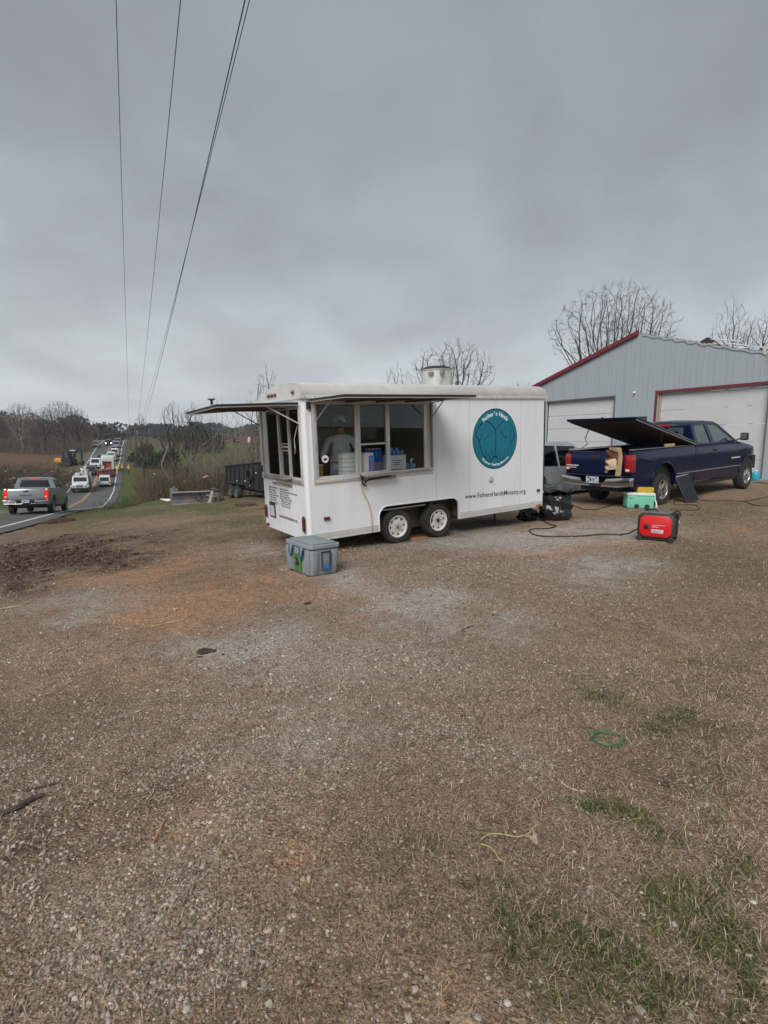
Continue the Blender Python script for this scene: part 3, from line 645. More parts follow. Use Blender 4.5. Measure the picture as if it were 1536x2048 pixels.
def rod(parent, pts, r, m, name): return MB().tube(pts, r, 6).build(name, m, parent, smooth=True)
rod(aw, [(0.20, -0.47, 1.955), (0.185, -0.03, 1.70)], 0.009, m_alud, 'awning_strut'); rod(aw, [(0.185, -0.032, 1.70), (0.16, -0.04, 1.62), (0.17, -0.045, 1.45), (0.13, -0.05, 1.30)], 0.005, m_alud, 'strut_cable')
rod(aw, [(2.13, -0.42, 1.955), (2.165, -0.075, 1.70)], 0.009, m_alud, 'awning_strut'); rod(aw, [(2.13, -0.42, 1.95), (2.16, -0.08, 1.93)], 0.006, m_black, 'awning_strut')
rod(aw2, [(-0.46, 1.60, 1.905), (-0.02, 1.635, 1.66)], 0.008, m_blackm, 'awning_strut'); rod(aw2, [(-0.46, 0.15, 1.905), (-0.02, 0.09, 1.66)], 0.009, m_alu, 'awning_strut')
rod(aw2, [(-0.03, 0.14, 1.63), (-0.06, 0.20, 1.45), (-0.07, 0.16, 1.33), (-0.06, 0.20, 1.25)], 0.004, m_alu, 'strut_cable')
MB().lathe([(0.0, 2.03), (0.05, 2.03), (0.05, 2.02), (0.018, 2.005), (0.018, 1.95), (0.0, 1.95)], c=(-1.05, 0.60, 0), axis='z', sides=12).build('awning_knob', m_black, aw2, smooth=True)
bb_ = MB()
for k in range(1, 4): bb_.box(-1.13, -0.04, 0.10+0.39*k, 0.13+0.39*k, 1.874, 1.893)
bb_.build('awning_rib', m_under, aw2)
bb_ = MB()
for k in range(1, 4): bb_.box(0.12+0.52*k, 0.15+0.52*k, -0.96, -0.04, 1.935, 1.9615)
bb_.build('awning_rib', m_under, aw)
# rear window
wf = MB()
def bx(y0, y1, z0, z1, x0, x1): wf.box(x0, x1, y0, y1, z0, z1)
bx(0.075, 1.68, 0.81, 0.86, -0.02, -0.001); bx(0.075, 1.68, 1.895, 1.93, -0.02, -0.001); bx(0.075, 0.13, 0.86, 1.895, -0.02, -0.001); bx(1.60, 1.68, 0.86, 1.895, -0.02, -0.001)
bx(0.13, 1.60, 0.86, 0.90, 0.0, 0.033); bx(0.13, 1.60, 1.865, 1.90, 0.0, 0.033); bx(0.13, 0.165, 0.90, 1.865, 0.0, 0.033); bx(1.40, 1.60, 0.90, 1.865, 0.0, 0.033)
bx(0.49, 0.53, 0.90, 1.865, -0.02, 0.033); bx(0.531, 0.56, 0.90, 1.865, 0.002, 0.033); bx(0.86, 0.91, 0.90, 1.865, -0.02, 0.033); bx(0.911, 0.94, 0.90, 1.865, 0.002, 0.033)
bx(0.561, 0.859, 1.32, 1.345, 0.0, 0.03); bx(0.561, 0.859, 1.37, 1.385, 0.0, 0.03); bx(0.561, 0.859, 1.27, 1.285, 0.0, 0.03)
rf = wf.build('window_frame', m_alu, tr, bevel=0.003)
for a, b, c, d in ((0.166, 0.489, 0.901, 1.864), (0.561, 0.859, 1.386, 1.864), (0.941, 1.399, 0.901, 1.864)):
    MB().box(0.014, 0.018, a, b, c, d).build('window_screen', m_screen, rf)
MB().plate([(-0.02, 0.42), (-0.14, 0.46), (-0.14, 1.05), (-0.02, 1.12)], 0.872, 0.888, axis='z').box(-0.024, -0.0205, 0.1, 1.62, 0.815, 0.87).build('serving_tray', m_alud, tr, bevel=0.004)
MB().box(-0.035, -0.0205, 1.625, 1.665, 0.91, 1.02).build('window_latch', m_black, tr, bevel=0.004)
# lamps
def lens(y0, y1, z0, z1, name, m, x=-0.004):
    ob = MB(); cy, cz = (y0+y1)/2, (z0+z1)/2; w, h = (y1-y0)/2, (z1-z0)/2
    pts = []
    for k in range(16):
        t = 2*math.pi*k/16; a = math.cos(t); b = math.sin(t); r = min(w, h)
        pts.append((cy+(w-r)*(1 if a > 0 else -1)+r*a, cz+(h-r)*(1 if b > 0 else -1)+r*b))
    return ob.plate(pts, x-0.018, x, axis='x').build(name, m, tr, bevel=0.004)
for y0, y1, z0, z1 in ((0.09, 0.15, 0.13, 0.35), (1.575, 1.635, 0.17, 0.36)):
    lens(y0-0.014, y1+0.014, z0-0.016, z1+0.016, 'lamp_bezel', m_chrome, x=-0.001); lens(y0, y1, z0, z1, 'tail_light', m_dred, x=-0.02)
for y in (1.147, 1.02, 0.885, 0.229): MB().lathe([(0, -0.062), (0.018, -0.058), (0.028, -0.045), (0.028, -0.021)], c=(0, y, 2.095), axis='x', sides=12).build('marker_light', m_dred, tr, smooth=True)
MB().lathe([(0, -0.05), (0.018, -0.046), (0.024, -0.035), (0.024, -0.001)], c=(0, 1.56, 0.045), axis='x', sides=12).build('marker_light', m_dred, tr, smooth=True)
for s0, s1, z0, z1, m in ((0.235, 0.33, 0.285, 0.335, m_dred), (4.67, 4.76, 0.29, 0.335, m_dred), (4.66, 4.8, 0.012, 0.04, mat('amber_lens', (.45, .12, .02), rough=.3))):
    MB().box(s0, s1, -0.024, -0.0125, z0, z1).build('marker_light', m, tr, bevel=0.004)
# number plate on a black holder
MB().box(-0.012, -0.001, 1.225, 1.465, 0.19, 0.44).build('plate_holder', m_black, tr, bevel=0.01)
MB().box(-0.016, -0.0125, 1.255, 1.435, 0.215, 0.385).build('number_plate', mat('plate_white', (.6, .6, .62), rough=.5, var=.1, vscale=30), tr)
# corner brackets, spots of hardware
MB().box(0.055, 0.105, -0.045, -0.001, 1.86, 1.955).box(0.06, 0.07, -0.06, -0.0452, 1.94, 1.99).build('awning_bracket', m_black, tr, bevel=0.004)
MB().box(LT+0.001, LT+0.03, 0.02, 0.05, 0.35, 1.95).build('door_edge', m_black, tr)
# panel joints and rivets
jt = MB(); rv = MB()
for s_ in (3.02, 4.24, 2.30):
    jt.box(s_-0.0018, s_+0.0018, -0.0012, 0.001, 0.11 if s_ != 2.30 else 0.39, 2.0)
def rivet(mb, x, z, r=0.0055): mb.add([(x-r, -0.0005, z-r), (x+r, -0.0005, z-r), (x+r, -0.0005, z+r), (x-r, -0.0005, z+r), (x, -0.0055, z)], [(0, 1, 4), (1, 2, 4), (2, 3, 4), (3, 0, 4)])
for s_ in (0.42, 0.85, 1.30, 1.72, 2.16, 2.58, 3.0, 3.42, 3.82, 4.22, 4.62):
    z = 0.14
    while z < 1.98:
        inw = 0.11 < s_ < 2.22 and z > 0.8; inwell = 1.15 < s_ < 2.8 and z < 0.4
        if not inw and not inwell: rivet(rv, s_, z)
        z += 0.115
for k in range(34):
    s_ = 0.1+k*0.142
    if not 1.15 < s_ < 2.8: rivet(rv, s_, 0.118)
jt.build('panel_joint', m_alud, tr); rv.build('rivets', m_alu, tr)
rr_ = MB()
for k in range(33): rr_.lathe([(0, -0.033), (0.006, -0.031), (0.008, -0.0285)], c=(0.03+k*0.15, 0, 2.022), axis='y', sides=6)
rr_.build('rail_screws', m_blackm, tr)
MB().lathe([(0.0, -0.03), (0.02, -0.028), (0.03, -0.012), (0.05, -0.012), (0.055, -0.008), (0.055, -0.001)], c=(3.512, 0, 0.607), axis='y', sides=20).build('water_inlet', mat('inlet_grey', (.45, .44, .42), rough=.5), tr, smooth=True)
# wheels
def wheel(parent, x, y, z, r, w, face, m_r, rim_r, spokes=8, style='spoke', hub=m_black, tname='wheel'):
    """face = -1: outer face toward -y"""
    f = face; t = MB()
    pr = [(rim_r*0.98, -w/2*.82), (rim_r*1.04, -w/2), (r*0.90, -w/2), (r*0.975, -w/2*.78), (r, -w/2*.5), (r, w/2*.5), (r*0.975, w/2*.78), (r*0.90, w/2), (rim_r, w/2), (rim_r*0.98, -w/2*.82)]
    t.lathe([(a, b*(-f)) for a, b in pr], c=(x, y, z), axis='y', sides=36)
    for rr in (0.955, 0.93):      # raised rings on the sidewall
        t.lathe([(r*rr, f*(w/2*.99)), (r*rr, f*(w/2+.004)), (r*(rr-0.012), f*(w/2+.004)), (r*(rr-.012), f*(w/2*.99))], c=(x, y, z), axis='y', sides=36)
    ty = t.build(tname, m_tyre, parent, smooth=True, auto=40)
    g = MB(); yo = f*w/2
    g.lathe([(rim_r*1.03, yo*0.96), (rim_r*1.03, yo*1.01), (rim_r*0.95, yo*1.01), (rim_r*0.90, yo*0.75), (rim_r*0.88, -yo*.6)], c=(x, y, z), axis='y', sides=36)
    if style == 'spoke':
        # steel disc with triangular openings
        n = spokes; h = math.pi/n
        def pp(r_, a_, d_): return (x+rim_r*r_*math.cos(a_), y+yo*d_, z+rim_r*r_*math.sin(a_))
        for k in range(n):
            a = 2*math.pi*k/n+0.1; da = .21
            for d_ in (.72, .60):
                for s_ in (-1, 1):
                    g.add([pp(.44, a+s_*h, d_+.06), pp(.44, a+s_*h*.5, d_+.06), pp(.44, a, d_+.06), pp(.58, a, d_), pp(.83, a+s_*da, d_), pp(.84, a+s_*h, d_)], [(0, 1, 2, 3, 4, 5)])
                g.add([pp(.84, a-h, d_), pp(.83, a-da, d_), pp(.85, a, d_), pp(.83, a+da, d_), pp(.84, a+h, d_), pp(.95, a+h, d_+.05), pp(.95, a+h*.5, d_+.05), pp(.95, a, d_+.05), pp(.95, a-h*.5, d_+.05), pp(.95, a-h, d_+.05)], [tuple(range(10))])
            g.add([pp(.58, a, .72), pp(.83, a+da, .72), pp(.83, a-da, .72), pp(.58, a, .60), pp(.83, a+da, .60), pp(.83, a-da, .60)], [(0, 1, 4, 3), (1, 2, 5, 4), (2, 0, 3, 5)])
        g.lathe([(rim_r*.45, yo*.72), (rim_r*.40, yo*.80), (rim_r*.30, yo*.80), (0, yo*.80)], c=(x, y, z), axis='y', sides=24)
    elif style == 'alloy':
        g.lathe([(0, yo*.9), (rim_r*.2, yo*.9), (rim_r*.32, yo*.72), (rim_r*.34, yo*.45)], c=(x, y, z), axis='y', sides=24)
        for k in range(spokes):
            a = 2*math.pi*k/spokes+.3; Mx = Matrix.Translation((x, y, z)) @ Matrix.Rotation(a, 4, 'Y')
            d = rim_r
            vs = [(d*.22, yo*.55, -d*.13), (d*.22, yo*.86, -d*.11), (d*.22, yo*.86, d*.11), (d*.22, yo*.55, d*.13), (d*.93, yo*.65, -d*.2), (d*.93, yo*.92, -d*.16), (d*.93, yo*.92, d*.16), (d*.93, yo*.65, d*.2)]
            g.add(vs, [(0,1,2,3),(4,7,6,5),(0,4,5,1),(1,5,6,2),(2,6,7,3),(3,7,4,0)], Mx)
    else:
        g.lathe([(0, yo*.85), (rim_r*.3, yo*.85), (rim_r*.5, yo*.6), (rim_r*.9, yo*.7)], c=(x, y, z), axis='y', sides=20)
    g.build('rim', m_r, ty, smooth=True, auto=30)
    h = MB(); h.lathe([(0, yo*1.05), (rim_r*.13, yo*1.03), (rim_r*.19, yo*.86), (rim_r*.19, yo*.70)], c=(x, y, z), axis='y', sides=16)
    if style == 'spoke':
        for k in range(5):
            a = 2*math.pi*k/5; h.lathe([(0, yo*.86), (.009, yo*.85), (.009, yo*.72)], c=(x+rim_r*.3*math.cos(a), y, z+rim_r*.3*math.sin(a)), axis='y', sides=6)
    h.build('hub_cap', hub, ty, smooth=True)
    d = MB(); d.lathe([(rim_r*.89, yo*.3), (0.0, yo*.3)], c=(x, y, z), axis='y', sides=24); d.build('brake_drum', m_blackm, ty)
    return ty
for s_, hb in ((1.545, mat('worn_hub', (.3, .29, .28), rough=.5, metal=.6)), (2.36, m_black)):
    wheel(tr, s_, 0.125, 0.022, 0.275, 0.19, -1, m_rim, 0.172, 8, 'spoke', hb)
    wheel(tr, s_, WT-0.125, 0.022, 0.275, 0.19, 1, m_rim, 0.172, 8, 'spoke', hb)
# roof extractor
ex = MB(); ec = (2.93, 0.75, 0)
ex.lathe([(0.265, 2.2), (0.265, 2.52), (0.278, 2.52), (0.282, 2.535), (0.265, 2.55), (0.0, 2.59)], c=ec, axis='z', sides=36)
exo = ex.build('roof_extractor', mat('spun_aluminium', (.62, .62, .60), rough=.4, metal=.35, var=.1, vscale=6, dirt=(.25, .24, .22), dirt_amt=.4, dirt_scale=4), tr, smooth=True)
MB().lathe([(0.0, 2.605), (0.17, 2.59), (0.286, 2.545), (0.286, 2.536), (0.27, 2.536)], c=ec, axis='z', sides=36).build('extractor_cap', m_blackm, exo, smooth=True)
MB().box(2.80, 2.86, 0.43, 0.49, 2.42, 2.50).build('switch_box', mat('grey_box', (.2, .2, .2), rough=.6), exo, bevel=.006)
MB().box(2.66, 2.72, 0.56, 0.64, 2.42, 2.48).build('bracket', mat('grey_box', (.2, .2, .2), rough=.6), exo, bevel=.004)
MB().tube([(2.83, 0.46, 2.42), (2.82, 0.47, 2.35), (2.77, 0.48, 2.24)], 0.006, 6).build('cable', m_alud, exo)
gb = MB()
for k in range(5):
    for j in range(2): gb.cbox((ec[0]+0.15+j*0.05, 0.75-0.265*math.cos(0.6+j*0.19)-0.0, 2.30+k*0.04), (0.035, 0.012, 0.012))
gb.build('louvre', m_alud, exo)
# round logo
P0 = (3.615, 1.312)
def ell(r1, r2, y, name, m, n=64):
    oc = [(P0[0]+r1*math.cos(2*math.pi*k/n), P0[1]+r2*math.sin(2*math.pi*k/n)) for k in range(n)]
    return MB().plate(oc, y, y+0.0008).build(name, m, lg if name != 'logo' else tr)
lg = ell(0.548, 0.540, -0.0018, 'logo', m_lett)
ell(0.530, 0.522, -0.0032, 'logo_ring', m_navy); ell(0.512, 0.504, -0.0046, 'logo_field', m_teal)
def crop(a, b): return side_sh(930+a/11.815, 800+b/11.815)
def stroke(mb, pts, r=0.0075):
    p = [crop(*q) for q in pts]
    # smooth
    q = [Vector((a, b)) for a, b in p]
    for _ in range(2):
        nq = [q[0]]
        for i in range(len(q)-1): nq += [q[i]*.75+q[i+1]*.25, q[i]*.25+q[i+1]*.75]
        nq.append(q[-1]); q = nq
    for i in range(len(q)-1):
        d = (q[i+1]-q[i]); 
        if d.length < 1e-6: continue
        n = Vector((-d.y, d.x)).normalized()*r; d = d.normalized()*r*.6
        a, b = q[i]-d, q[i+1]+d
        y0, y1 = -0.0062, -0.0055
        mb.add([(a.x-n.x, y0, a.y-n.y), (b.x-n.x, y0, b.y-n.y), (b.x+n.x, y0, b.y+n.y), (a.x+n.x, y0, a.y+n.y)], [(0, 1, 2, 3)])
hd = MB()
stroke(hd, [(720,1320),(718,1100),(725,900),(722,740),(715,700),(660,640),(620,560),(540,515),(470,500),(400,545),(310,640),(270,760),(250,830),(270,890),(320,920),(340,970),(345,1080),(390,1220),(440,1330),(490,1380),(540,1440),(580,1470)], .009)
stroke(hd, [(340,975),(375,900),(390,820)]); stroke(hd, [(430,925),(500,905),(550,850),(590,780)], .005)
stroke(hd, [(722,700),(780,620),(860,530),(960,490),(1010,520),(1100,600),(1150,720),(1165,850),(1120,960),(1080,980),(1060,900),(1058,700)], .006)
stroke(hd, [(1085,975),(1060,1100),(1020,1230),(980,1360),(930,1400),(905,1370)], .005)
stroke(hd, [(830,710),(880,800),(920,870),(960,895),(995,870)], .006)
stroke(hd, [(475,1190),(510,1290),(490,1350),(440,1320)], .007); stroke(hd, [(545,1280),(580,1380),(600,1430),(570,1470)], .006)
stroke(hd, [(620,1160),(640,1270),(665,1340),(640,1430),(600,1430)], .006); stroke(hd, [(665,1345),(715,1345),(760,1360)], .011)
stroke(hd, [(760,1360),(770,1440),(800,1470),(830,1450),(850,1470),(880,1420),(910,1380)], .006); stroke(hd, [(800,1170),(780,1260),(755,1340)], .004)
stroke(hd, [(870,1190),(840,1300),(830,1440)], .004); stroke(hd, [(935,1150),(930,1260),(905,1370)], .006)
hd.build('hand_drawing', m_navy, lg)
def arc_text(s, r, a0, a1, size, name, top=True):
    obs = []; n = len(s)
    for i, ch in enumerate(s):
        if ch == ' ': continue
        a = R_(a0+(a1-a0)*i/(n-1)); cx, cz = P0[0]+r*math.cos(a), P0[1]+r*math.sin(a); rot = a-math.pi/2 if top else a+math.pi/2
        # glyph lies in x-y of text; stand it up on the side (x -> along, y -> up)
        Mx = Matrix.Translation((cx, -0.0070, cz)) @ Matrix.Rotation(-rot, 4, 'Y') @ Matrix.Rotation(R_(90), 4, 'X')
        obs.append(text(ch, size, m_lett, name, lg, Mx, off=size*.035))
    return join_meshes(obs, name)
arc_text("Father's Hands", 0.400, 131, 50, 0.098, 'logo_name')
arc_text('Disaster Feeding Ministry', 0.462, 229, 312, 0.056, 'logo_motto', top=False)
TS = lambda s, z, y=-0.0018: Matrix.Translation((s, y, z)) @ Matrix.Rotation(R_(90), 4, 'X')
o_ = text('www.FathersHandsMinistry.org', 0.117, m_ink, 'web_address', tr, TS(0, 0), off=.0010)
xs = [v.co.x for v in o_.data.vertices]; w0, w1 = min(xs), max(xs); k = 1.475/(w1-w0)
o_.data.transform(Matrix.Translation((2.911-w0*k, 0, 0.330)) @ Matrix.Rotation(R_(0.0), 4, 'Y') @ Matrix.Diagonal((k, 1, 1, 1)))
for v in o_.data.vertices: v.co.z -= (v.co.x-2.911)*0.028
# rear writing: x of the text runs towards the near corner (-y)
TR = lambda y, z, x=-0.0018: Matrix.Translation((x, y, z)) @ Matrix(((0, 0, -1, 0), (-1, 0, 0, 0), (0, 1, 0, 0), (0, 0, 0, 1)))
def fit_rear(s, size, y_left, y_right, z, m, name):
    o = text(s, size, m, name, tr, Matrix.Identity(4), align='LEFT')
    xs = [v.co.x for v in o.data.vertices]; k = (y_left-y_right)/(max(xs)-min(xs)); x0 = min(xs)
    o.data.transform(TR(y_left, z) @ Matrix.Diagonal((k, 1, 1, 1)) @ Matrix.Translation((-x0, 0, 0))); return o
fit_rear('THANK YOU TO OUR SPONSORS', 0.075, 1.30, 0.48, 0.728, m_ink2, 'heading')
a = ['Bayer Crop Mission', 'Baker Creek', 'Martin Lumber', 'First Bank Trust', 'Hill Farms', 'Oak Street', 'Church of Hope']
a = [('Rogers Crown Ministries', 1.46, 1.08), ('Baker Lumber', 1.46, 1.16), ('Martin Crouse', 1.45, 1.16), ('First Corinth Bank', 1.45, 1.06), ('Hall Farming', 1.44, 1.16), ('Hope Church', 1.44, 1.18), ('Women of Mercy', 1.43, 1.10)]
b = [('Food City Rents', 1.01, 0.68), ('Green Dairy and Farm, Dorchester', 1.00, 0.33), ('Best Tire Center', 1.00, 0.66), ('Bread Company West', 0.99, 0.62), ('Builders of The Word', 0.99, 0.55), ('Coffee and Toasters', 0.98, 0.58), ('J. and D. Motors Inc', 0.98, 0.62), ('www.harvest.com', 0.97, 0.62)]
# the two short columns of sponsors are unreadable in the photo; same line lengths
obs = [fit_rear(t_, 0.046, y0, y1, 0.668-0.041*i-(1.46-y0)*0.0, m_ink2, 'sponsor_list') for i, (t_, y0, y1) in enumerate(a)]
join_meshes(obs, 'sponsor_list')
obs = [fit_rear(t_, 0.046, y0, y1, 0.668-0.037*i, m_ink2, 'sponsor_list') for i, (t_, y0, y1) in enumerate(b)]
join_meshes(obs, 'sponsor_list')
fit_rear('www.fathershandsministry.org', 0.075, 1.085, 0.385, 0.228, m_ink, 'web_address')
# round white sticker on the service window
MB().lathe([(0, 0.012), (0.055, 0.012), (0.055, 0.0135), (0, 0.0135)], c=(0.315, 0, 1.16), axis='y', sides=28).build('window_sticker', m_white, tr)
MB().plate([(0.285, 1.15), (0.30, 1.175), (0.315, 1.165), (0.335, 1.185), (0.345, 1.15), (0.325, 1.14), (0.30, 1.13)], 0.0105, 0.0115).build('sticker_mark', m_navy, tr)
# ------------------------------------------------------------------ people
def skin_mesh(joints, bones, name, mats, classify, parent=None, M=None, sub=2):
    """joints: name -> (x, y, z, rx, ry); bones: pairs; classify(x, y, z) -> material index"""
    bm = bmesh.new(); ly = bm.verts.layers.skin.verify(); vs = {}
    for k, j in joints.items():
        v = bm.verts.new(j[:3]); v[ly].radius = (j[3], j[4] if len(j) > 4 else j[3]); v[ly].use_root = (k == 'pelvis'); vs[k] = v
    for a, b in bones: bm.edges.new((vs[a], vs[b]))
    me = bpy.data.meshes.new(name); bm.to_mesh(me); bm.free()
    o = bpy.data.objects.new(name, me); SC.collection.objects.link(o)
    md = o.modifiers.new('s', 'SKIN'); md.use_smooth_shade = True
    m2 = o.modifiers.new('u', 'SUBSURF'); m2.levels = sub; m2.render_levels = sub
    bpy.context.view_layer.update()
    me2 = bpy.data.meshes.new_from_object(o.evaluated_get(bpy.context.evaluated_depsgraph_get())); o.modifiers.clear(); o.data = me2; bpy.data.meshes.remove(me)
    me2.name = name
    for m in mats: me2.materials.append(m)
    for p in me2.polygons: p.material_index = classify(*p.center); p.use_smooth = True
    if parent: o.parent = parent
    return o
m_skin = mat('skin', (0.42, 0.24, 0.17), rough=0.5, var=0.08)
def person(label, M, H=1.75, top=(0.6, 0.6, 0.6), legs=(0.05, 0.06, 0.09), pose='stand', cap=None, vest=None, apron=None, hair=(0.05, 0.035, 0.02), group=None, sub=2):
    """faces +y of its own frame, feet at the origin"""
    t = empty('person', label, 'person', M=M, group=group); k = H/1.75
    mt = mat('cloth_%02d%02d%02d' % tuple(int(c*99) for c in top), top, rough=0.9, var=0.15, vscale=14, bump=0.3, bscale=18)
    ml_ = mat('cloth_%02d%02d%02d' % tuple(int(c*99) for c in legs), legs, rough=0.9, var=0.15, vscale=14, bump=0.3, bscale=18); ms = mat('shoe', (0.03, 0.028, 0.025), rough=0.6)
    if pose == 'stand':   hands = ((0.30, 0.16, 0.92), (-0.29, 0.18, 0.95)); elb = ((0.29, -0.03, 1.13), (-0.28, -0.02, 1.13)); ft = ((0.12, 0.0), (-0.12, 0.05))
    elif pose == 'work':  hands = ((0.16, 0.42, 1.08), (-0.14, 0.40, 1.10)); elb = ((0.31, 0.08, 1.12), (-0.30, 0.06, 1.12)); ft = ((0.13, 0.0), (-0.12, 0.03))
    else:                 hands = ((0.34, 0.30, 1.25), (-0.26, 0.12, 0.86)); elb = ((0.34, 0.04, 1.17), (-0.30, 0.0, 1.12)); ft = ((0.14, 0.18), (-0.10, -0.14))
    J = {'pelvis': (0, 0, 0.97, .155, .115), 'waist': (0, 0.0, 1.10, .15, .11), 'chest': (0, 0.0, 1.29, .175, .125), 'shoulders': (0, -0.01, 1.42, .13, .09), 'neck': (0, 0.0, 1.50, .058, .058), 'head0': (0, 0.015, 1.57, .072, .082), 'head1': (0, 0.02, 1.645, .082, .098), 'head2': (0, 0.01, 1.705, .062, .075), 'nose': (0, 0.115, 1.60, .014, .016)}
    B = [('pelvis', 'waist'), ('waist', 'chest'), ('chest', 'shoulders'), ('shoulders', 'neck'), ('neck', 'head0'), ('head0', 'head1'), ('head1', 'head2'), ('head0', 'nose')]
    for i, s in ((0, 1), (1, -1)):
        hx, hy, hz = hands[i]; ex_, ey, ez = elb[i]; fx, fy = ft[i]
        J['sh%d' % i] = (s*0.19, -0.01, 1.40, .062, .062); J['el%d' % i] = (ex_, ey, ez, .045, .045); J['wr%d' % i] = (ex_+(hx-ex_)*.85, ey+(hy-ey)*.85, ez+(hz-ez)*.85, .028, .03); J['ha%d' % i] = (hx, hy, hz, .022, .04)
        d = Vector((hx-ex_, hy-ey, hz-ez)).normalized(); sd = d.cross(Vector((0, 0, 1))).normalized() if abs(d.z) < .95 else Vector((1, 0, 0))
        B += [('shoulders', 'sh%d' % i), ('sh%d' % i, 'el%d' % i), ('el%d' % i, 'wr%d' % i), ('wr%d' % i, 'ha%d' % i)]
        if sub > 1:
            for q, (off, ln) in enumerate(((-.03, .07), (-.01, .085), (.01, .08), (.03, .06))):
                p1 = Vector((hx, hy, hz))+sd*off+d*ln*.55; p2 = Vector((hx, hy, hz))+sd*off*1.1+d*ln-Vector((0, 0, .02))
                J['f%d%d' % (i, q)] = (*p1, .0095, .0095); J['g%d%d' % (i, q)] = (*p2, .008, .008); B += [('ha%d' % i, 'f%d%d' % (i, q)), ('f%d%d' % (i, q), 'g%d%d' % (i, q))]
            p1 = Vector((hx, hy, hz))-sd*s*.045-d*.02; J['th%d' % i] = (*p1, .011, .011); B.append(('wr%d' % i, 'th%d' % i))
        J['hip%d' % i] = (s*0.095, 0, 0.90, .10, .10); J['kn%d' % i] = (s*0.10+(fx-s*.1)*.5, fy*.45+0.03, 0.50, .062, .065); J['an%d' % i] = (fx, fy-0.03, 0.09, .042, .045); J['toe%d' % i] = (fx*1.1, fy+0.13, 0.04, .042, .035)
        B += [('pelvis', 'hip%d' % i), ('hip%d' % i, 'kn%d' % i), ('kn%d' % i, 'an%d' % i), ('an%d' % i, 'toe%d' % i)]
    J = {a: tuple(c*k for c in b) for a, b in J.items()}
    wz = {i: J['wr%d' % i] for i in (0, 1)}
    def cls(x, y, z):
        if z < 0.10*k: return 3
        for i in (0, 1):
            if (Vector((x, y, z))-Vector(J['ha%d' % i][:3])).length < 0.12*k: return 2
        if z < 0.93*k and abs(x) < 0.24*k and (Vector((x, y, z))-Vector(J['wr0'][:3])).length > .1*k and (Vector((x, y, z))-Vector(J['wr1'][:3])).length > .1*k: return 1
        if z > 1.475*k: return 2
        return 0
    skin_mesh(J, B, 'body', [mt, ml_, m_skin, ms], cls, parent=t, sub=sub)
    if hair:
        h = MB(); prof = [(0.0, 0.098), (0.045, 0.090), (0.078, 0.055), (0.089, 0.01), (0.086, -0.05), (0.07, -0.075)]
        h.lathe(prof, axis='z', sides=16); h.warp(lambda x, y, z: ((x)*k, (y*1.15-0.004-(0.02 if z < 0.02 and y > 0 else 0)*1.8)*k, (z+1.655+max(0, y)*0.45)*k))
        h.build('hair', mat('hair_brown', hair, rough=.8, bump=.5, bscale=80), t, smooth=True)
    if cap:
        h = MB(); h.lathe([(0.0, 0.105), (0.05, 0.10), (0.085, 0.065), (0.098, 0.01), (0.099, -0.01)], axis='z', sides=18); h.add([(-0.07, 0.08, 0), (-0.05, 0.18, -0.012), (0.05, 0.18, -0.012), (0.07, 0.08, 0), (-0.07, 0.08, 0.01), (-0.05, 0.18, -0.002), (0.05, 0.18, -0.002), (0.07, 0.08, 0.01)], [(0,1,2,3), (7,6,5,4), (0,4,5,1), (1,5,6,2), (2,6,7,3)])
        h.warp(lambda x, y, z: (x*k, (y*1.1+0.01)*k, (z+1.675)*k)); h.build('cap', mat('cap_cloth_%d' % int(cap[0]*99), cap, rough=.85), t, smooth=True)
    if vest:
        h = MB(); rings = [(0.93, .178, .14), (1.05, .172, .135), (1.2, .188, .145), (1.32, .2, .15), (1.42, .165, .115), (1.455, .10, .08)]
        n = 20; vs = [((a*math.cos(2*math.pi*i/n))*k, (b*math.sin(2*math.pi*i/n))*k, z*k) for z, a, b in rings for i in range(n)]
        h.add(vs, [(r*n+i, r*n+(i+1) % n, (r+1)*n+(i+1) % n, (r+1)*n+i) for r in range(len(rings)-1) for i in range(n)])
        vo = h.build('safety_vest', mat('vest_%d' % int(vest[1]*99), vest, rough=.7, var=.08), t, smooth=True)
        g = MB(); n = 20
        for z, a, b in ((1.03, .178, .14), (1.18, .190, .148)):
            vs = [((a*math.cos(2*math.pi*i/n))*k, (b*math.sin(2*math.pi*i/n))*k, (z+q)*k) for q in (0, .045) for i in range(n)]; g.add(vs, [(i, (i+1) % n, n+(i+1) % n, n+i) for i in range(n)])
        g.build('reflective_band', mat('reflective', (.6, .6, .55), rough=.4), vo, smooth=True)
    if apron:
        h = MB(); rings = [(0.55, .2, .16, -.15), (0.75, .195, .155, -.3), (0.95, .185, .145, -.6), (1.1, .172, .132, -.6), (1.22, .175, .14, .4), (1.36, .15, .135, 1.1)]
        n = 12; vs = []
        for z, a, b, lo in rings:
            for i in range(n+1):
                t_ = lo*0.35+(math.pi-2*lo*.35)*i/n if lo > 0 else lo+(math.pi-2*lo)*i/n
                vs.append((a*math.cos(t_)*k, (b*math.sin(t_)+.006)*k, z*k))
        h.add(vs, [(r*(n+1)+i, r*(n+1)+i+1, (r+1)*(n+1)+i+1, (r+1)*(n+1)+i) for r in range(len(rings)-1) for i in range(n)])
        ap = h.build('apron', mat('apron_cloth', apron, rough=.9), t, smooth=True)
        MB().tube([(-.02*k, -.125*k, 1.04*k), (0, -.14*k, 1.03*k), (.03*k, -.15*k, .93*k)], .008*k, 5).tube([(-.17*k, .0, 1.05*k), (-.12*k, -.10*k, 1.045*k), (0, -.137*k, 1.04*k), (.12*k, -.10*k, 1.045*k), (.17*k, 0, 1.05*k)], .007*k, 5).tube([(0, -.14*k, 1.04*k), (-.03*k, -.145*k, .88*k)], .007*k, 5).build('apron_strings', mat('navy_cloth', (.03, .04, .08), rough=.9), ap)
    return t
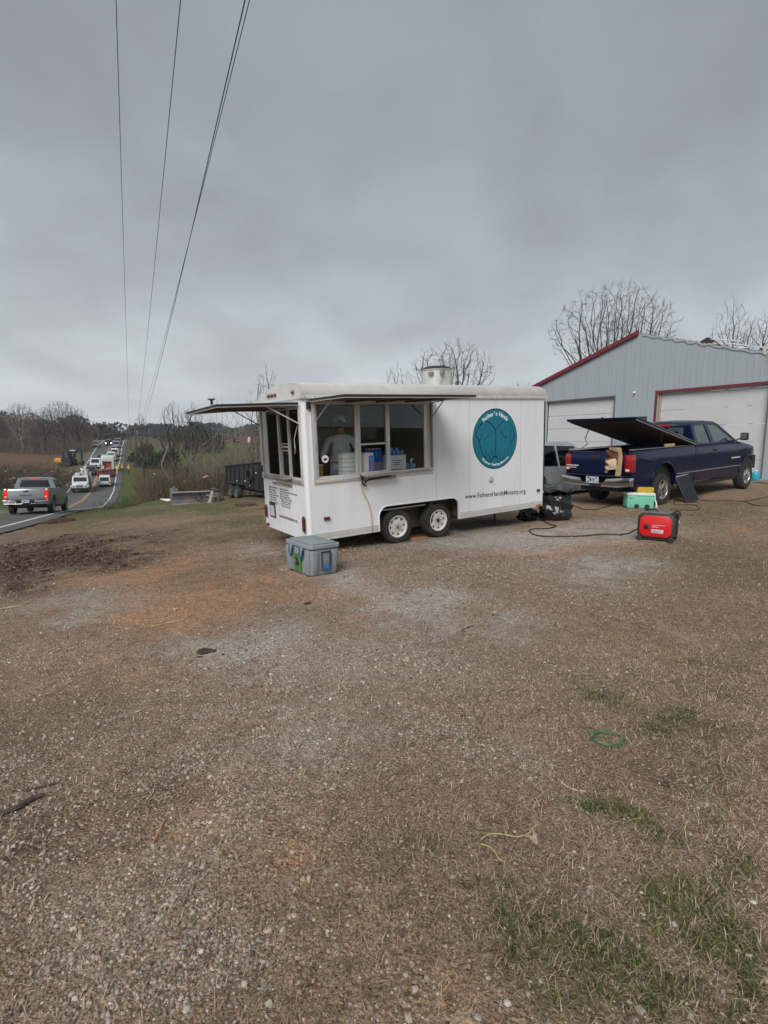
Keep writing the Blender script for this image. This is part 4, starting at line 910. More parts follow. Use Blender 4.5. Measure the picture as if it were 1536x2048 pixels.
def in_trailer(s, v, h, rz=0.0, sc=1.0): return TM @ Matrix.Translation((s, v, h)) @ Matrix.Rotation(rz, 4, 'Z') @ Matrix.Scale(sc, 4)
person('person in white cap, shirt and apron standing behind the left service window pane', in_trailer(0.90, 0.62, 0.03, R_(-25)), H=1.72, top=(0.74, 0.75, 0.78), legs=(0.5, 0.52, 0.56), pose='work', cap=(0.6, 0.6, 0.62), apron=(0.68, 0.68, 0.70))

# ------------------------------------------------------------------ goods on the serving counter
CT = 0.877
def goods(name, label, cat, s, v, h, rz=0, group=None): return empty(name, label, cat, M=in_trailer(s, v, h, rz), group=group)
m_foam = mat('foam_white', (0.8, 0.8, 0.78), rough=0.8, var=0.06, vscale=20, bump=.2, bscale=30)
m_blue = mat('blue_film', (0.025, 0.18, 0.60), rough=0.3, var=0.2, vscale=14, coat=.4)
t = goods('packet_stack', 'white plastic wrapped stack of foam packets beside the central window post', 'packets', 0.80, 0.20, CT)
b = MB()
for k in range(5): b.box(-0.14, 0.14, -0.09, 0.09, 0.001+k*0.065, 0.062+k*0.065)
b.box(-0.12, 0.12, -0.085, 0.085, 0.326, 0.34); b.build('packet', m_foam, t, bevel=0.022, segs=3)
t = goods('napkin_carton', 'white rounded carton with tall blue picture label in the open hatch', 'carton', 1.08, 0.16, CT)
MB().box(-0.09, 0.10, -0.07, 0.09, 0.0, 0.33).build('carton_body', m_foam, t, bevel=0.03, segs=3)
MB().box(0.0, 0.101, -0.0745, -0.0705, 0.01, 0.285).build('label_panel', m_blue, t, bevel=0.001)
MB().plate([(0.03, 0.05), (0.04, 0.15), (0.035, 0.20), (0.06, 0.22), (0.075, 0.19), (0.07, 0.13), (0.08, 0.05)], -0.0765, -0.0746).build('label_figure', mat('pink_ink', (.5, .13, .25), rough=.5), t)
t = goods('water_pack', 'shrink wrapped pack of blue topped water bottles behind the open hatch', 'bottles', 1.33, 0.36, CT)
b = MB(); c_ = MB()
for i in range(4):
    for j in range(2):
        b.lathe([(0, 0), (.03, 0), (.032, .02), (.032, .13), (.026, .165), (.012, .185), (.012, .195), (0, .195)], c=(-.1+.067*i, -.035+.07*j, 0.17), axis='z', sides=10); c_.lathe([(0.0135, .19), (.0135, .205), (0, .205)], c=(-.1+.067*i, -.035+.07*j, .17), axis='z', sides=8)
b.build('bottle', m_blue, t, smooth=True); c_.build('bottle_cap', m_white, t); MB().box(-.14, .14, -.075, .075, 0, .168).build('tray', mat('grey_card', (.35, .36, .37), rough=.7), t, bevel=.01)  # tray is an even grey card under the bottles
t = goods('cutlery_box', 'white printed carton with blue film packs on it in the right window pane', 'carton', 1.63, 0.22, CT)
MB().box(-.16, .16, -.1, .1, 0, .25).build('carton_body', mat('printed_carton', (.70, .74, .80), rough=.7, var=.06, vscale=12), t, bevel=.006)
MB().box(-.165, .165, -.105, .105, .2505, .262).build('lid', m_foam, t, bevel=.004)
b = MB()
for k, (x0, z0) in enumerate(((-.13, 0), (-.05, 0), (.03, 0), (.1, 0), (-.09, .045), (0, .045))): b.lathe([(0, -.09), (.03, -.085), (.036, -.05), (.036, .05), (.03, .085), (0, .09)], c=(x0, 0, .30+z0), axis='y', sides=10)
b.build('film_pack', m_blue, t, smooth=True)
for zz, ww in ((.17, .11), (.14, .08), (.11, .1), (.03, .12)): MB().box(-ww, ww*.8, -.1015, -.1002, zz, zz+.012).build('printed_line', m_ink2, t)
t = goods('spray_bottle', 'small blue bottle standing at the right end of the counter', 'bottle', 1.90, 0.14, CT)
MB().lathe([(0, 0), (.035, 0), (.038, .02), (.036, .10), (.015, .13), (.015, .15), (0, .15)], axis='z', sides=14).build('bottle_body', m_blue, t, smooth=True)
MB().lathe([(.017, .145), (.017, .165), (0, .167)], axis='z', sides=12).box(-.01, .045, -.01, .01, .166, .19).build('spray_head', m_white, t, bevel=.003)
t = goods('paper_bowl_pile', 'pile of crumpled white paper bowls beside the small blue bottle', 'bowls', 1.98, 0.27, CT)
MB().lathe([(0.0, 0), (.05, 0), (.085, .05), (.09, .055), (.08, .10), (.06, .07), (0, .06)], axis='z', sides=14).build('bowl', m_foam, t, smooth=True)
t = goods('paper_jug', 'yellow tub behind the lower left corner of the service window', 'tub', 0.36, 0.33, CT)
MB().lathe([(0, 0), (.06, 0), (.068, .16), (.068, .17), (0, .17)], axis='z', sides=18).build('tub_body', mat('yellow_tub', (.42, .25, .02), rough=.5), t, smooth=True)
MB().lathe([(.071, .17), (.071, .185), (0, .187)], axis='z', sides=18).build('tub_lid', m_white, t, smooth=True)

# ------------------------------------------------------------------ grey ice chest
def place(px, py, dz=0.0):
    p = hit(px, py); p.z += dz; return p
cx_, cy_ = hit(620, 1154), hit(678, 1144)
pc = Vector((-0.845, 6.05, 0)); pc.z = gz(pc.x, pc.y)
yaw = math.atan2(0.26, 0.33)
t = empty('ice_chest', 'large grey rotomoulded ice chest with blue handle grip at the near corner of the trailer', 'cooler', M=Matrix.Translation((pc.x, pc.y, pc.z+0.0)) @ Matrix.Rotation(yaw, 4, 'Z'))
m_chest = mat('roto_grey', (0.235, 0.275, 0.30), rough=0.62, var=0.08, vscale=5, bump=0.25, bscale=260, dirt=(0.30, 0.29, 0.27), dirt_amt=0.45, dirt_scale=6)
D1, D2, HH = 0.41, 0.60, 0.425      # end face width (local x), length (local y)
def taper(x, y, z):
    k = 0.93+0.07*min(z/0.3, 1); return (D1/2+(x-D1/2)*k, D2/2+(y-D2/2)*k, z)
b = MB().plate([(0.03, 0), (D1-.03, 0), (D1, .03), (D1, D2-.03), (D1-.03, D2), (.03, D2), (0, D2-.03), (0, .03)], 0.006, 0.315, axis='z')
b.warp(taper); b.build('chest_body', m_chest, t, bevel=0.014, segs=3)
for (x0, x1) in ((.03, .11), (.295, .375)):
    g = MB().box(x0, x1, -.012, .02, .01, .30).warp(taper); g.build('body_rib', m_chest, t, bevel=.012)
for (y0, y1) in ((.02, .12), (.48, .58)):
    g = MB().box(-.014, .02, y0, y1, .01, .30).warp(taper); g.build('body_rib', m_chest, t, bevel=.012)
MB().box(.006, D1-.006, .006, D2-.006, .3155, .322).build('lid_gasket', m_black, t)
MB().plate([(0.03, -.012), (D1-.03, -.012), (D1+.012, .03), (D1+.012, D2-.03), (D1-.03, D2+.012), (.03, D2+.012), (-.012, D2-.03), (-.012, .03)], 0.3225, 0.372, axis='z').plate([(.05, .03), (D1-.05, .03), (D1-.03, .06), (D1-.03, D2-.06), (D1-.05, D2-.03), (.05, D2-.03), (.03, D2-.06), (.03, .06)], .3725, .390, axis='z').build('lid', m_chest, t, bevel=0.012, segs=3)
# end handle: dark side bars and a blue grip
MB().box(.13, .275, -.010, .0, .085, .295).build('handle_recess', mat('roto_grey_dark', (0.20, 0.235, 0.255), rough=.6, var=.08), t, bevel=.004)
h_ = MB().tube([(.145, -.015, .285), (.145, -.022, .20), (.15, -.026, .10)], .007, 8).tube([(.262, -.015, .285), (.262, -.022, .20), (.257, -.026, .10)], .007, 8).tube([(.14, -.016, .288), (.267, -.016, .288)], .008, 8).build('handle', m_black, t, smooth=True)
MB().box(.148, .259, -.038, -.016, .082, .112).build('grip', mat('blue_grip', (0.01, 0.13, 0.48), rough=.4), h_, bevel=.008, segs=3)
for y0 in (.17, .42):
    l_ = MB().tube([(-.02, y0-.045, .33), (-.03, y0-.03, .25), (-.025, y0-.005, .195)], .008, 6).tube([(-.02, y0+.045, .33), (-.03, y0+.03, .25), (-.025, y0+.005, .195)], .008, 6).build('latch', mat('navy_strap', (.01, .05, .13), rough=.5), t, smooth=True)
    MB().box(-.026, -.014, y0-.028, y0+.028, .215, .33).build('latch_plate', m_chest, l_, bevel=.004)
MB().box(-.0135, -.0100, .20, .38, .03, .24).warp(lambda x, y, z: (x+(.3-min(z, .3))*0.045, y, z)).build('green_label', mat('green_label', (.07, .19, .045), rough=.5, var=.25, vscale=18), t)
MB().plate([(.24, .13), (.30, .20), (.35, .19), (.31, .15), (.34, .10), (.27, .09)], -.0165, -.0145, axis='x').warp(lambda x, y, z: (x+(.3-min(z, .3))*0.045, y, z)).build('label_mark', m_ink, t)

# ------------------------------------------------------------------ red inverter generator
gp = hit(1272, 1080); gy_ = R_(-35)
GS = 1.0
t = empty('portable_generator', 'red and black inverter generator on small wheels on the bare ground', 'generator', M=Matrix.Translation(gp) @ Matrix.Rotation(gy_, 4, 'Z'))
m_gred = mat('generator_red', (0.60, 0.008, 0.013), rough=0.35, var=0.06, vscale=4, coat=.3, dirt=(.2, .12, .08), dirt_amt=.12)
m_gbk = mat('generator_black', (0.022, 0.022, 0.023), rough=0.55, var=0.2, vscale=8, dirt=(.1, .09, .08), dirt_amt=.25)
GWd, GD, GH = 0.52, 0.40, 0.47
o8 = lambda x0, x1, z0, z1, c: [(x0+c, z0), (x1-c, z0), (x1, z0+c), (x1, z1-c), (x1-c, z1), (x0+c, z1), (x0, z1-c), (x0, z0+c)]
MB().plate(o8(0.0, GWd, .045, .425, .05), 0.02, GD-.02).build('casing', m_gbk, t, bevel=.012)
MB().plate(o8(.035, GWd-.045, .075, .395, .055), 0.0, .0195).build('front_panel', m_gred, t, bevel=.008)
MB().plate(o8(.035, GWd-.045, .075, .395, .055), GD-.0195, GD).build('rear_panel', m_gred, t, bevel=.008)
MB().plate([(.05, .4255), (.09, .455), (.40, .455), (.47, .4255)], .03, GD-.03).build('top_cover', mat('generator_grey', (.12, .125, .125), rough=.5, var=.1), t, bevel=.008)
MB().tube([(.08, .06, .455), (.11, .06, .485), (.24, .06, .487), (.27, .06, .456)], .013, 8).build('carry_handle', m_gbk, t, smooth=True)
MB().tube([(.10, .12, .462), (.15, .10, .482), (.19, .10, .486)], .011, 8).build('fuel_tap', mat('rust_red', (.25, .04, .02), rough=.6), t, smooth=True)
MB().tube([(.44, .04, .43), (.50, .04, .46), (.535, .05, .43), (.54, .08, .36)], .016, 8).tube([(.44, GD-.04, .43), (.50, GD-.04, .46), (.535, GD-.05, .43)], .016, 8).box(.505, .545, .06, GD-.06, .39, .43).build('tow_handle', m_gbk, t, smooth=True)
MB().box(.50, .515, .10, .14, .40, .455).box(.545, .552, .12, .15, .30, .36).build('warning_tag', m_white, t)
for (x, y) in ((.035, .01), (GWd-.05, .01), (.035, GD-.03), (GWd-.05, GD-.03)): MB().lathe([(0, -.022), (.036, -.022), (.042, -.01), (.042, .022), (0, .024)], c=(x, y, .042), axis='y', sides=18).build('wheel', m_tyre, t, smooth=True)
MB().box(.05, GWd-.05, .03, GD-.03, .028, .046).build('base', m_gbk, t, bevel=.005)
MB().plate(o8(.095, .165, .185, .265, .012), -.010, -.0005).build('recoil_starter', m_gbk, t, bevel=.004)
MB().lathe([(0, -.02), (.018, -.018), (.022, -.0105)], c=(.13, 0, .225), axis='y', sides=14).build('starter_grip', m_black, t)
MB().box(.205, .385, -.0022, -.0008, .248, .262).box(.205, .30, -.0022, -.0008, .218, .236).build('lettering', mat('pink_print', (.62, .25, .27), rough=.5), t)
MB().box(.20, .365, -.0025, -.0008, .135, .19).build('rating_plate', mat('silver_label', (.5, .52, .56), rough=.5), t, bevel=.0008)
for k in range(3): MB().box(.21, .355-.02*k, -.0032, -.0026, .175-.014*k, .179-.014*k).build('plate_line', m_ink2, t)
for k in range(7): MB().box(GWd+.0005, GWd+.006, .07, GD-.07, .10+.035*k, .115+.035*k).build('vent_slat', m_gbk, t)

# ------------------------------------------------------------------ mint cooler, yellow carton
mp_ = hit(1254, 1016)
t = empty('mint_cooler', 'mint green cooler with white lid and small black wheels behind the red generator', 'cooler', M=Matrix.Translation(mp_) @ Matrix.Rotation(R_(-8), 4, 'Z'))
m_mint = mat('mint_plastic', (0.16, 0.50, 0.37), rough=0.5, var=0.05, vscale=6)
S_ = 1.0
MB().plate([(0, .03), (.02, .0), (.59, .0), (.61, .03), (.61, .30), (0, .30)], 0, .36).build('cooler_body', m_mint, t, bevel=.02, segs=3)
MB().box(-.012, .622, -.012, .372, .3005, .375).build('lid', mat('mint_white_lid', (.62, .72, .68), rough=.5, var=.04), t, bevel=.018, segs=3)
MB().box(.03, .12, -.0025, -.0005, .235, .25).build('lettering', m_ink2, t)
MB().box(.0, .6, .02, .34, -.01, .02).build('base_tray', m_black, t, bevel=.005)
for x in (.215, .45): MB().lathe([(0, -.03), (.05, -.03), (.055, -.02), (.055, .02), (0, .03)], c=(x, .0, .045), axis='y', sides=18).build('wheel', m_black, t, smooth=True)
MB().tube([(.63, .06, .36), (.635, .05, .22), (.67, .04, .14), (.68, .03, .02)], .02, 8).build('tow_handle', m_white, t, smooth=True)
lz = Matrix.Translation(mp_) @ Matrix.Rotation(R_(-8), 4, 'Z') @ Matrix.Translation((.23, .04, .377)) @ Matrix.Rotation(R_(3), 4, 'Z')
t = empty('yellow_carton', 'small yellow carton lying on the lid of the mint green cooler', 'carton', M=lz)
MB().box(0, .375, 0, .22, 0, .125).build('carton_body', mat('yellow_card', (.52, .33, .03), rough=.6, var=.2, vscale=12), t, bevel=.006)
MB().box(.01, .365, .095, .125, .1255, .128).build('packing_tape', mat('tape', (.55, .42, .2), rough=.4), t)

# ------------------------------------------------------------------ black rubbish bags by the drawbar
m_bag = mat('black_polythene', (0.010, 0.010, 0.011), rough=0.22, var=0.3, vscale=8, bump=1.0, bscale=7, coat=.3)
def bag(label, c, r, h, name='rubbish_bag', seed=0, knot=True, group=None):
    n, m = 48, 36; vs = []; R2 = np.random.default_rng(seed); ph = R2.random(8)*6.28
    for i in range(m+1):
        u = i/m; zz = h*u
        rr = r*(math.sin(min(1, u*3.2+.35)*math.pi/2)**.6)*(1-0.25*u) if u < .8 else r*(.80-.25*.8)*(1-(u-.8)/.2*.9)+.01
        for k in range(n):
            a = 2*math.pi*k/n; w = 1+.09*math.sin(3*a+ph[0]+4*u)+.06*math.sin(7*a+ph[1]-5*u)+.045*math.sin(13*a+ph[2]+9*u)+.04*math.sin(21*a+ph[3]-13*u*1.3+2*math.sin(3*a))
            w += .05*math.sin(17*u+ph[4]+2*a)
            vs.append((rr*w*math.cos(a), rr*w*math.sin(a)*.9, zz+.012*math.sin(9*a+ph[5])))
    b = MB(); b.add(vs, [(i*n+k, i*n+(k+1) % n, (i+1)*n+(k+1) % n, (i+1)*n+k) for i in range(m) for k in range(n)])
    t = empty(name, label, 'rubbish bag', M=Matrix.Translation(c), group=group); b.build('bag_body', m_bag, t, smooth=True, auto=60)
    if knot:
        q = MB(); q.lathe([(.02, -.02), (.03, .0), (.018, .02), (.05, .07), (.085, .10)], c=(0, 0, h), axis='z', sides=14); q.warp(lambda x, y, z: (x*(1+.3*math.sin(5*math.atan2(y, x))), y, z)); q.build('tied_neck', m_bag, t, smooth=True)
    return t
p = hit(1108, 1040); bag('tall black rubbish bag standing against the front end of the trailer', p, .33, .66, seed=3, knot=False)
# lid-like loose plastic over its top: the torn rim of the bin liner
q = MB(); n = 40; vs = []
for i, (rr, zz) in enumerate(((.26, .60), (.33, .585), (.36, .62), (.30, .68), (.16, .70), (0.02, .665))):
    for k in range(n):
        a = 2*math.pi*k/n; w = 1+.07*math.sin(5*a+i)+.05*math.sin(11*a+2*i); vs.append((p.x+rr*w*math.cos(a)*1.02, p.y+rr*w*math.sin(a)*.95, p.z+zz+.02*math.sin(7*a+i)))
q.add(vs, [(i*n+k, i*n+(k+1) % n, (i+1)*n+(k+1) % n, (i+1)*n+k) for i in range(5) for k in range(n)])
o = q.build('loose_liner', mat('grey_polythene', (.035, .036, .04), rough=.25, bump=1, bscale=9, coat=.3), smooth=True)
bg0 = [x for x in bpy.data.objects if x.name.startswith('rubbish_bag')][0]
o.data.transform(bg0.matrix_world.inverted()); o.parent = bg0
p2 = p+Vector((-.50, .12, 0)); p2.z = gz(p2.x, p2.y); bag('low black rubbish bag half under the trailer nose, left of the tall bag', p2, .20, .26, seed=9)
# ------------------------------------------------------------------ cords and cables
def ground_path(pts, lift=0.012, n=8):
    P = [hit(*q) for q in pts]; out = []
    for i in range(len(P)-1):
        p0 = P[max(i-1, 0)]; p1 = P[i]; p2 = P[i+1]; p3 = P[min(i+2, len(P)-1)]
        for k in range(n):
            u = k/n; c = 0.5*((2*p1)+(-p0+p2)*u+(2*p0-5*p1+4*p2-p3)*u*u+(-p0+3*p1-3*p2+p3)*u**3); c.z = gz(c.x, c.y)+lift; out.append(c)
    c = P[-1].copy(); c.z += lift; out.append(c); return out
m_cord = mat('black_cable', (0.014, 0.014, 0.015), rough=.6, var=.2)
def cord(name, label, pts, r, m, cat='cable'):
    o = MB().tube(pts, r, 7).build(name, m, smooth=True); return tag(o, label, cat)
gen_in = Matrix.Translation(gp) @ Matrix.Rotation(gy_, 4, 'Z') @ Vector((-0.0, .18, .17))
pts = ground_path([(1078, 1027), (1084, 1042), (1100, 1050), (1112, 1053), (1098, 1058), (1062, 1060), (1062, 1067), (1090, 1074), (1150, 1074), (1200, 1070), (1240, 1071)])
cord('power_cable', 'thick black cable looping over the gravel from the trailer to the red generator', [TM @ Vector((4.55, 0.3, -.01))]+pts+[(pts[-1]+gen_in)/2-Vector((0, 0, .03)), gen_in], .011, m_cord)
pts = ground_path([(1135, 1008), (1160, 1017), (1185, 1020), (1215, 1014), (1236, 1007), (1250, 1004)])
cord('power_cable', 'black cable running over the gravel from the bags towards the blue pickup', pts, .011, m_cord)
pts = ground_path([(1360, 1002), (1347, 1005), (1352, 1010), (1372, 1010), (1392, 1012), (1399, 1017), (1392, 1021), (1365, 1021), (1340, 1020)])
cord('solar_cable', 'thin black cable looping in front of the leaning black panel', pts, .008, m_cord)
pts = ground_path([(1402, 1001), (1440, 1002), (1480, 1003), (1495, 1006), (1512, 1011), (1540, 1013), (1600, 1010)])
cord('extension_cable', 'black cable on the grass from the leaning panel to the right, nearer of two', pts, .009, m_cord)
pts = ground_path([(1490, 1003), (1515, 999), (1536, 995), (1600, 990)]); cord('extension_cable', 'dark cable on the grass beyond the nearer one, under the pickup nose', pts, .009, m_cord)
pts = ground_path([(1505, 966), (1522, 966), (1550, 971), (1600, 978)]); cord('extension_cable', 'dark cable on the ground by the blue jug in front of the garage door', pts, .011, m_cord)
m_yc = mat('yellow_cord', (0.50, 0.30, 0.05), rough=.5, var=.1)
pts = [TM @ Vector(q) for q in ((0.865, -.05, 0.80), (0.865, -.035, .74), (0.90, -.02, .62), (.98, -.016, .48), (1.03, -.015, .30), (1.035, -.018, .12), (1.03, -.022, .02))]
gp2 = ground_path([(722, 1077), (708, 1088), (698, 1100), (688, 1101), (676, 1094)], .008)
cord('drop_lead', 'yellow extension cord hanging from the serving tray down to the ground by the ice chest', pts+[(pts[-1]+gp2[0])/2]+gp2, .0065, m_yc, 'cord')
o = MB().tube([TM @ Vector(q) for q in ((.86, -.04, .90), (.85, -.06, .86), (.88, -.05, .82), (.86, -.06, .77), (.90, -.05, .75), (.93, -.05, .79), (1.0, -.05, .82), (1.3, -.06, .835), (1.46, -.05, .87))], .012, 7).tube([TM @ Vector(q) for q in ((.87, -.05, .88), (.90, -.06, .83), (.87, -.055, .78), (.89, -.06, .74), (.94, -.055, .73))], .010, 7).build('cable_bundle', m_cord, smooth=True)
tag(o, 'tangle of black plugs and cable tied to the serving tray under the service window', 'cable')
# wooden chocks at the wheels
for q, (s_, sz, lb) in enumerate(((2.02, (.26, .14, .045), 'flat brown board chocked between the two trailer wheels'), (1.87, (.09, .12, .05), 'small split wooden block beside the rear trailer wheel'))):
    P = TM @ Vector((s_, 0.10, -.2)); P.z = gz(P.x, P.y)+.002
    t = MB().plate([(-sz[0]/2, 0), (sz[0]/2, 0), (sz[0]/2-.015, sz[2]), (-sz[0]/2+.03, sz[2]*.8)], -sz[1]/2, sz[1]/2).build('wheel_chock', m_wood, bevel=.004)
    t.matrix_world = Matrix.Translation(P) @ Matrix.Rotation(R_(28+q*18), 4, 'Z'); tag(t, lb, 'chock')
# ------------------------------------------------------------------ the metal garage
GD_ = 21.3; gG = Vector((-.495, .869, 0)); gN = Vector((.869, .495, 0)); GZB = -0.95+EYE
GM = Matrix(((gG.x, -gN.x, 0, gN.x*GD_), (gG.y, -gN.y, 0, gN.y*GD_), (0, 0, 1, GZB), (0, 0, 0, 1)))   # x along the front (to the left), y towards the camera, z up from its floor
gr = empty('metal_garage', 'pale blue grey ribbed metal garage with two white roller doors and torn roof edge', 'garage', M=GM)
m_sid = mat('ribbed_siding', (0.325, 0.375, 0.41), rough=0.5, var=0.05, vscale=.8, bump=0.08, bscale=4, dirt=(0.27, 0.29, 0.29), dirt_amt=0.35, dirt_scale=1.5, stretch=(3, 3, .3))
m_trim = mat('barn_red', (0.165, 0.018, 0.028), rough=0.5, var=0.12, vscale=3)
m_door = mat('door_white', (0.54, 0.55, 0.575), rough=0.55, var=0.04, vscale=1.5, bump=.12, bscale=120, dirt=(.4, .39, .38), dirt_amt=.3, dirt_scale=1.2)
X0, X1, XC = 9.55, 21.15, 15.35; ZE, ZP = 4.22, 5.94
zr_ = lambda x: ZP-(ZP-ZE)*abs(x-XC)/(X1-XC)
ZD = 3.35
hb = [(10.05, 0.0), (10.05, ZD), (14.26, ZD), (14.26, 0.0)]; hs = [(16.37, 0), (16.37, ZD), (20.45, ZD), (20.45, 0)]
outer = [(X0, -.6), (X1, -.6), (X1, ZE), (XC, ZP), (X0, ZE)]
outer = [(X0, -.6), (X1, -.6), (X1, ZE), (XC, ZP), (X0, ZE)]
MB().plate(outer, -.12, 0.0, [[(a, max(b, .002)) for a, b in hb], [(a, max(b, .002)) for a, b in hs], [(14.75, .002), (14.75, 2.33), (15.50, 2.33), (15.50, .002)]]).build('front_wall', m_sid, gr)
rb_ = MB(); x = X0+.12
while x < X1-.1:
    top = zr_(x)-.06; zs = [(-.6, top)]
    for a, b in ((10.05, 14.26), (16.37, 20.45)):
        if a-.16 < x < b+.12: zs = [(ZD+.12, top)]
    if 14.62 < x < 15.6: zs = [(2.40, top)]
    for z0, z1 in zs: rb_.plate([(x-.03, .0005), (x-.012, .005), (x+.012, .005), (x+.03, .0005)], z0, z1, axis='z')
    x += .2286
rb_.build('wall_ribs', m_sid, gr)
MB().plate([(0, 0), (13, 0), (13, ZE), (0, ZE)], X1-.1, X1, axis='x', M=Matrix.Diagonal((1, -1, 1, 1)) @ Matrix.Translation((0, .121, 0))).build('left_wall', m_sid, gr)
MB().plate([(0, 0), (13, 0), (13, ZE), (0, ZE)], X0, X0+.1, axis='x', M=Matrix.Diagonal((1, -1, 1, 1)) @ Matrix.Translation((0, .121, 0))).build('right_wall', m_sid, gr)
MB().plate([(XC, ZP+.01), (X1+.3, ZE-.08), (X1+.3, ZE-.02), (XC, ZP+.07)], -13.2, .05).build('roof_slope', mat('roof_metal', (.30, .30, .31), rough=.45, metal=.3), gr)
MB().plate([(XC-.02, ZP+.0), (X0+1.2, zr_(X0+1.2)-.0), (X0+1.2, zr_(X0+1.2)+.05), (XC-.02, ZP+.06)], -13.2, -.6).build('roof_slope', mat('roof_metal', (.30, .30, .31), rough=.45, metal=.3), gr)
# red rake trim on the left slope, a scrap of it at the far right corner
MB().plate([(XC-.02, ZP-.04), (X1+.34, ZE-.14), (X1+.34, ZE+.04), (XC-.02, ZP+.14)], .0505, .14).build('rake_trim', m_trim, gr)
MB().plate([(X0+.10, ZE-.02), (X0+.52, ZE+.06), (X0+.46, ZE+.30), (X0+.2, ZE+.34), (X0+.05, ZE+.2)], -.05, .16).build('torn_trim', m_trim, gr, bevel=.02)
MB().plate([(X0-.05, ZE-.24), (X0+.42, ZE-.16), (X0+.40, ZE-.03), (X0-.05, ZE-.05)], .02, .17).build('torn_trim', m_trim, gr, bevel=.01)
MB().tube([(X0+.45, .1, ZE+.28), (X0+1.0, .05, ZE+.47), (X0+1.7, 0, ZE+.50)], .018, 5).build('bent_flashing', m_white, gr)
# torn roof edge: fluffy insulation and bent sheet along the right slope
m_ins = mat('insulation', (.40, .34, .26), rough=.95, var=.3, vscale=8, bump=1, bscale=20)
for k in range(20):
    x = XC-1.9-k*.19+rng.uniform(-.05, .05); r = rng.uniform(.04, .11)*(1.2 if k > 8 else .7); b = MB()
    b.lathe([(0, r*.7)]+[(r*math.sin(a)*rng.uniform(.8, 1.2), r*.7*math.cos(a)) for a in np.linspace(.3, 2.9, 5)]+[(0, -r*.7)], c=(x, -.06, zr_(x)+.03), axis='z', sides=9)
    b.warp(lambda a, b_, c: (a+.05*math.sin(20*c+9*b_), b_, c+.03*math.sin(25*a)))
    b.build('insulation_tuft', m_ins if rng.random() < .75 else mat('insulation_pale', (.45, .44, .41), rough=.95, var=.2, bump=1, bscale=20), gr, smooth=True)
b = MB(); px_ = None
for k in range(30):
    x = XC-.2-k*.17; z = zr_(x)+.02+.035*math.sin(k*1.9)+.02*math.sin(k*4.1); q = (x, 0, z)
    if px_: b.add([(px_[0], -.10, px_[2]-.08), (q[0], -.10, q[2]-.08), (q[0], -.10, q[2]), (px_[0], -.10, px_[2]), (px_[0], .03, px_[2]-.08), (q[0], .03, q[2]-.08), (q[0], .03, q[2]), (px_[0], .03, px_[2])], [(0,1,2,3), (7,6,5,4), (3,2,6,7), (0,4,5,1)])
    px_ = q
b.build('bent_eave_sheet', m_sid, gr)
MB().plate([(XC-2.55, zr_(XC-2.55)+.0), (XC-2.9, zr_(XC-2.9)+.26), (XC-3.35, zr_(XC-3.35)+.02)], -.4, -.1).build('roof_scrap', mat('dark_scrap', (.04, .02, .03), rough=.7), gr)
for k, (a, b_) in enumerate(((3.6, 5.4), (4.4, 5.75), (2.9, 4.1))):
    MB().tube([(XC-a, -.2, zr_(XC-a)+.14+.03*k), (XC-b_, -.2, zr_(XC-b_)+.19+.05*k)], .02, 5).build('roof_batten', m_white if k != 1 else m_alud, gr)
# doors
def roller(x0, x1, wtrim):
    d = None; z = 0.01; k = 0
    while z < ZD-.02:
        z1 = min(z+.656, ZD+.05); b = MB(); b.box(x0+.02, x1-.02, -.20, -.16, z, z1-.012)
        o = b.build('roller_door' if d is None else 'door_panel', m_door, gr if d is None else d)
        d = d or o; z = z1; k += 1
    return d
roller(10.05, 14.26, 0); roller(16.37, 20.45, 0)
MB().box(14.262, 14.36, -.15, .03, 0, ZD+.10).build('door_trim', m_trim, gr); MB().box(10.0, 10.048, -.15, .01, 0, ZD+.09).build('door_trim', mat('grey_trim', (.13, .10, .12), rough=.6), gr); MB().box(10.049, 14.261, -.15, .03, ZD+.002, ZD+.09).build('door_trim', m_trim, gr)
MB().box(14.16, 14.24, -.155, -.10, 0, ZD-.03).build('door_jamb', mat('jamb_wood', (.38, .30, .2), rough=.7, var=.1), gr)
m_trk = mat('grey_trim', (.13, .10, .12), rough=.6)
MB().box(16.31, 16.368, -.15, .025, 0, ZD+.05).box(16.369, 20.45, -.15, .025, ZD+.002, ZD+.05).build('door_trim', m_trk, gr)
MB().box(14.68, 14.748, -.10, .03, 0, 2.40).box(15.502, 15.57, -.10, .03, 0, 2.40).box(14.749, 15.501, -.10, .03, 2.332, 2.40).build('door_frame', mat('dark_frame', (.03, .035, .04), rough=.5), gr)
MB().box(14.76, 15.49, -.10, -.06, .01, 2.32).build('side_door', m_door, gr, bevel=.004)
cb_ = MB().box(15.30, 15.38, .001, .05, 3.42, 3.50).lathe([(0, .03), (.035, .02), (.045, -.03), (.03, -.06), (0, -.065)], c=(15.33, .12, 3.44), axis='y', sides=12).build('security_camera', m_white, gr, bevel=.004)
MB().box(X0-.3, X1+.3, -13, .35, -.62, -.015).build('floor_slab', mat('concrete', (.3, .29, .27), rough=.85, var=.15), gr)
# blue jug by the door
p = GM @ Vector((10.62, .5, 0)); p.z = gz(p.x, p.y)
P2 = hit(1510, 961); p = P2 if P2 is not None else p
t = empty('water_jug', 'turquoise plastic jug standing in front of the garage door past the pickup nose', 'jug', M=Matrix.Translation(p))
MB().lathe([(0, 0), (.12, 0), (.13, .02), (.13, .24), (.10, .29), (.04, .31), (.04, .33), (0, .33)], axis='z', sides=20).build('jug_body', mat('turquoise_plastic', (.02, .33, .42), rough=.3), t, smooth=True)
MB().lathe([(0, .33), (.05, .33), (.05, .36), (0, .365)], axis='z', sides=16).build('jug_cap', m_white, t, smooth=True)

